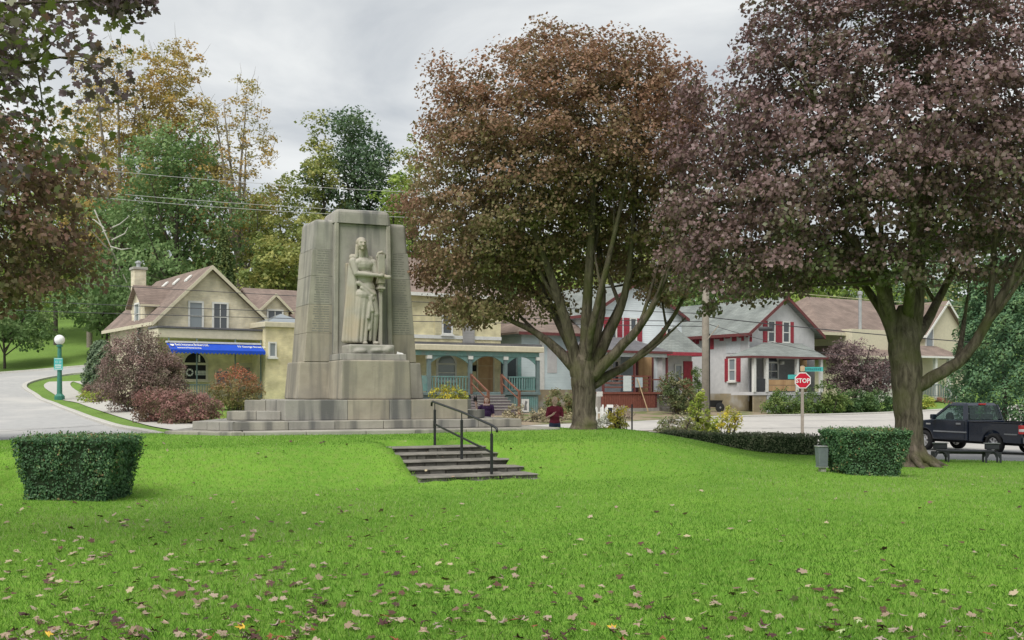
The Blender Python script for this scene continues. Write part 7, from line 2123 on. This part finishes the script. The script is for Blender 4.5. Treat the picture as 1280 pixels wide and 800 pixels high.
MB().box(-1.1, .98, -HW + .1, HW - .1, .5, .56).build('bed_floor', M('black_plastic', (.03, .03, .032)), TK)
MB().box(.90, .985, -HW + .09, HW - .09, .5, 1.02).build('bed_front', m_car, TK)
tgt = MB().box(-1.15, -1.09, -HW + .14, HW - .14, .52, 1.04).build('tailgate', m_car, TK, bevel=.012)
MB().box(-1.165, -1.152, -.12, .12, .82, .92).build('tailgate_handle', m_trim, tgt)
MB().box(-1.33, -1.14, -.82, .82, .40, .58).build('rear_bumper', m_trim, TK, bevel=.03, seg=2)
MB().box(3.84, 4.0, -.84, .84, .40, .62).build('front_bumper', m_trim, TK, bevel=.04, seg=2)
for s in (-1, 1): MB().box(3.78, 3.87, s * .5, s * .82, .68, .86).build('headlight', m_glass_pale, TK, bevel=.02)
MB().box(3.80, 3.875, -.46, .46, .66, .88).build('grille', m_trim, TK)
MB().box(-.9, 3.3, -.5, .5, .30, .42).build('chassis', m_tyre, TK)
# greenhouse
zb_, zt_ = 1.085, 1.60
bot = {'A': (2.680, .78), 'B': (.70, .80)}; top = {'A': (2.000, .66), 'B': (1.240, .67)}
for s in (-1, 1):
    MB().bar((2.660, s * .79, zb_), (1.980, s * .665, zt_), .07, .06, (0, 1, 0)).build('cab_pillar', m_car, TK)
    MB().bar((1.160, s * .80, zb_), (1.280, s * .675, zt_), .17, .06, (0, 1, 0)).build('cab_pillar', m_car, TK)

MB().hexa([(1.180, -.70, zt_ - .03), (2.040, -.69, zt_ - .03), (2.040, .69, zt_ - .03), (1.180, .70, zt_ - .03), (1.300, -.62, zt_ + .07), (1.900, -.62, zt_ + .07), (1.900, .62, zt_ + .07), (1.300, .62, zt_ + .07)]).build('roof', m_car, TK, bevel=.025, seg=2)
MB().box(1.18, 1.24, -.14, .14, zt_ + .0, zt_ + .05).build('brake_lamp', m_tail, TK)
for s in (-1, 1):
    MB().hexa([(1.220, s * .80, zb_), (2.580, s * .79, zb_), (2.580, s * .78, zb_), (1.220, s * .79, zb_), (1.360, s * .675, zt_ - .02), (2.000, s * .67, zt_ - .02), (2.000, s * .66, zt_ - .02), (1.360, s * .665, zt_ - .02)]).build('side_window', m_carglass, TK)
MB().hexa([(2.680, -.74, zb_), (2.690, -.74, zb_), (2.690, .74, zb_), (2.680, .74, zb_), (2.010, -.62, zt_ - .02), (2.020, -.62, zt_ - .02), (2.020, .62, zt_ - .02), (2.010, .62, zt_ - .02)]).build('windscreen', m_carglass, TK)
MB().hexa([(1.040, -.72, zb_ + .03), (1.050, -.72, zb_ + .03), (1.050, .72, zb_ + .03), (1.040, .72, zb_ + .03), (1.180, -.62, zt_ - .03), (1.190, -.62, zt_ - .03), (1.190, .62, zt_ - .03), (1.180, .62, zt_ - .03)]).build('rear_window', m_carglass, TK)
for s in (-1, 1):
    st_ = MB().hexa([(1.380, s * .38 - .24, .9), (1.580, s * .38 - .24, .9), (1.580, s * .38 + .24, .9), (1.380, s * .38 + .24, .9), (1.260, s * .38 - .22, 1.3), (1.400, s * .38 - .22, 1.3), (1.400, s * .38 + .22, 1.3), (1.260, s * .38 + .22, 1.3)]).build('seat', m_seat, TK, bevel=.04, seg=2)
    MB().box(1.28, 1.38, s * .38 - .12, s * .38 + .12, 1.33, 1.5).build('headrest', m_seat, st_, bevel=.03, seg=2)
MB().lathe([(.15, -.015), (.185, -.015), (.185, .015), (.15, .015)], 16, (2.280, .36, 1.15), 'y').build('steering_wheel', m_black, TK)
wm = MB().lathe([(.21, -.11), (.31, -.11), (.345, -.07), (.345, .07), (.31, .11), (.21, .11)], 22, (0, 0, 0), 'y', True).mesh('tyre', True); wm.materials.append(m_tyre)
rmb = MB().lathe([(.19, -.085), (.215, -.085), (.215, .085), (.19, .085)], 20, (0, 0, 0), 'y', True)
rmb.lathe([(.03, .02), (.075, .02), (.06, .075), (.02, .085)], 12, (0, 0, 0), 'y'); rmb.lathe([(.02, -.085), (.06, -.075), (.075, -.02), (.03, -.02)], 12, (0, 0, 0), 'y')
for k in range(7):
    a = 2 * math.pi * k / 7
    for s in (-1, 1): rmb.bar((.05 * math.cos(a), s * .065, .05 * math.sin(a)), (.2 * math.cos(a), s * .07, .2 * math.sin(a)), .055, .02, (0, 1, 0))
rmb.lathe([(.05, -.01), (.2, -.01), (.2, .01), (.05, .01)], 16, (0, 0, 0), 'y')
rm = rmb.mesh('rim'); rm.materials.append(m_rim)
for x in (0, WB):
    for s in (-1, 1):
        w = empty('wheel', (x, s * .745, .345)); w.parent = TK
        t_ = bpy.data.objects.new('tyre', wm); link(t_, w); r_ = bpy.data.objects.new('rim', rm); link(r_, w)

# ------------------------------------------------------------------ people by the memorial
m_skin = M('skin', (.80, .57, .47), (.74, .51, .41), scale=6, rough=.6)
def person(loc, rz, label, hgt, pose, shirt, trousers, hair_m, long_hair=False, bald=False):
    root = empty('person', loc, rz, label, 'person')
    k = hgt / 1.75
    def S(x, y, z): return (x * k, y * k, z * k)
    # faces local -y
    cap = lambda a, r0, b, r1: ('cap', S(*a), r0 * k, S(*b), r1 * k)
    ell_ = lambda c, r: ('ell', S(*c), tuple(q * k for q in r))
    arms = pose
    B_ = [ell_((0, 0, 1.635), (.085, .102, .125)), ell_((0, -.03, 1.565), (.058, .066, .055)), ell_((0, -.104, 1.615), (.014, .022, .024)), ell_((.078, .005, 1.62), (.012, .02, .03)), ell_((-.078, .005, 1.62), (.012, .02, .03)),
          ell_((0, -.088, 1.575), (.026, .012, .01)), ell_((0, -.08, 1.66), (.05, .018, .012)),
          cap((0, .01, 1.54), .052, (0, .015, 1.44), .058), ell_((0, .01, 1.33), (.17, .1, .14)), ell_((0, 0, 1.15), (.14, .095, .17)), ell_((0, .01, .97), (.155, .105, .12)),
          cap((.085, 0, .93), .085, (.095, -.01, .50), .058), cap((.095, -.01, .5), .056, (.1, .015, .09), .04), cap((-.085, 0, .93), .085, (-.095, -.01, .5), .058), cap((-.095, -.01, .5), .056, (-.1, .015, .09), .04),
          cap((.1, .02, .05), .04, (.115, -.15, .035), .034), cap((-.1, .02, .05), .04, (-.115, -.15, .035), .034)]
    hands = []
    for sh, el, wr, hd_ in arms:
        B_ += [cap(sh, .052, el, .042), cap(el, .04, wr, .028)]
        h_ = Vector(hd_); w_ = Vector(wr); d = (h_ - w_).normalized()
        sdv = d.cross(Vector((0, 0, 1)) if abs(d.z) < .9 else Vector((0, 1, 0))).normalized()
        B_.append(cap(wr, .028, tuple(w_ + d * .06), .034))
        for f in range(4):
            o_ = sdv * (-.03 + .02 * f); l_ = (.075, .088, .085, .068)[f]
            b0 = w_ + d * .07 + o_; b1 = b0 + d * l_ * .55; b2 = b1 + (d * .7 + Vector((0, -.5, -.2))).normalized() * l_ * .5
            B_ += [cap(tuple(b0), .0105, tuple(b1), .0095), cap(tuple(b1), .0095, tuple(b2), .008)]
        t0 = w_ + d * .03 - sdv * .03
        B_.append(cap(tuple(t0), .013, tuple(t0 + d * .045 - sdv * .035), .0095))
    remesh_union('body', B_, .009 * k, m_skin, root, 1)
    sh_ = [ell_((0, .01, 1.34), (.188, .118, .15)), ell_((0, 0, 1.15), (.162, .115, .19)), ell_((0, .01, 1.0), (.172, .122, .12)), cap((-.1, .01, 1.43), .06, (.1, .01, 1.43), .06)]
    for a_ in arms:
        s_, e_ = Vector(a_[0]), Vector(a_[1]); sh_.append(cap(a_[0], .064, tuple(s_ + (e_ - s_) * .75), .062))
    remesh_union('shirt', sh_, .012 * k, shirt, root, 2)
    tr_ = [ell_((0, .01, .95), (.168, .118, .11)), cap((.085, 0, .92), .098, (.095, -.01, .5), .074), cap((.095, -.01, .5), .072, (.1, .01, .1), .062), cap((-.085, 0, .92), .098, (-.095, -.01, .5), .074), cap((-.095, -.01, .5), .072, (-.1, .01, .1), .062)]
    remesh_union('trousers', tr_, .014 * k, trousers, root, 2)
    for s in (-1, 1):
        remesh_union('shoe', [cap((s * .1, .025, .045), .05, (s * .115, -.155, .035), .042)], .014 * k, m_black, root, 1)
    if hair_m:
        hr_ = [ell_((0, .02, 1.675), (.096, .108, .108))] if not bald else [ell_((0, .022, 1.668), (.091, .103, .095))]
        if long_hair: hr_ += [cap((.06, .03, 1.64), .045, (.075, .03, 1.47), .04), cap((-.06, .03, 1.64), .045, (-.075, .03, 1.47), .04), ell_((0, .06, 1.56), (.085, .05, .12))]
        ho = remesh_union('hair', hr_, .01 * k, hair_m, root, 1)
    for s in (-1, 1): remesh_union('eye', [('ell', S(s * .032, -.092, 1.64), (.011 * k, .008 * k, .007 * k))], .004, m_black, root, 0)
    return root
mx_, my_ = (693.5 - 640) * 31.6 / F, 31.6
mzv = T1(mx_, my_) + .03
person((mx_, my_, mzv), R(14), 'man in dark red polo shirt and blue jeans standing beside the maple trunk', 1.77,
       [((-.185, .01, 1.40), (-.235, .03, 1.13), (-.13, -.19, 1.22), (-.06, -.24, 1.30)), ((.185, .01, 1.40), (.25, .05, 1.12), (.16, -.17, 1.13), (.10, -.24, 1.16))],
       M('maroon_polo', (.27, .04, .075), (.2, .03, .055), scale=8, rough=.85), M('blue_jeans', (.06, .08, .14), (.04, .055, .1), scale=10, rough=.9), M('sandy_hair', (.68, .52, .33), (.55, .4, .24), scale=30, rough=.7), bald=True)
wx, wy = (608.5 - 640) * 34.0 / F, 34.0
wzv = T1(wx, wy) + .03
wzh = CZ + (YH - 495.5) * 34.0 / F
WM = person((wx, wy, wzv), R(-8), 'woman with reddish hair in dark purple top raising one arm behind the plinth', (wzh - wzv) / 1.0,
       [((-.185, .01, 1.40), (-.33, -.02, 1.27), (-.36, -.12, 1.46), (-.37, -.15, 1.55)), ((.185, .01, 1.40), (.22, .04, 1.12), (.2, -.08, .92), (.2, -.12, .84))],
       M('purple_top', (.09, .045, .13), (.06, .03, .09), scale=8, rough=.85), M('dark_trousers', (.03, .03, .04), rough=.9), M('auburn_hair', (.30, .13, .07), (.2, .08, .045), scale=30, rough=.6), long_hair=True)
k_ = (wzh - wzv) / 1.75
remesh_union('scarf', [('cap', (-.09 * k_, -.06 * k_, 1.45 * k_), .035, (.09 * k_, -.06 * k_, 1.45 * k_), .035), ('cap', (-.1 * k_, .0, 1.47 * k_), .03, (.1 * k_, .0, 1.47 * k_), .03)], .012, M('pink_scarf', (.62, .45, .42), (.55, .38, .36), scale=9, rough=.9), WM, 2)
hb_ = MB().hexa([(-.06, -.03, 0), (.06, -.03, 0), (.06, .03, 0), (-.06, .03, 0), (-.075, -.04, .13), (.05, -.04, .15), (.05, .04, .15), (-.075, .04, .13)])
hb_.tube([(-.03, 0, .13), (-.05, 0, .22), (.02, 0, .24), (.04, 0, .14)], .012, 6)
o = hb_.build('black_bag', m_black, None, bevel=.012); 
ca, sa = math.cos(R(-8)), math.sin(R(-8)); hx_, hy_ = -.375 * k_, -.155 * k_
o.location = (wx + ca * hx_ - sa * hy_, wy + sa * hx_ + ca * hy_, wzv + 1.57 * k_); tag(o, 'small black bag held up in the raised hand behind the plinth', 'bag')
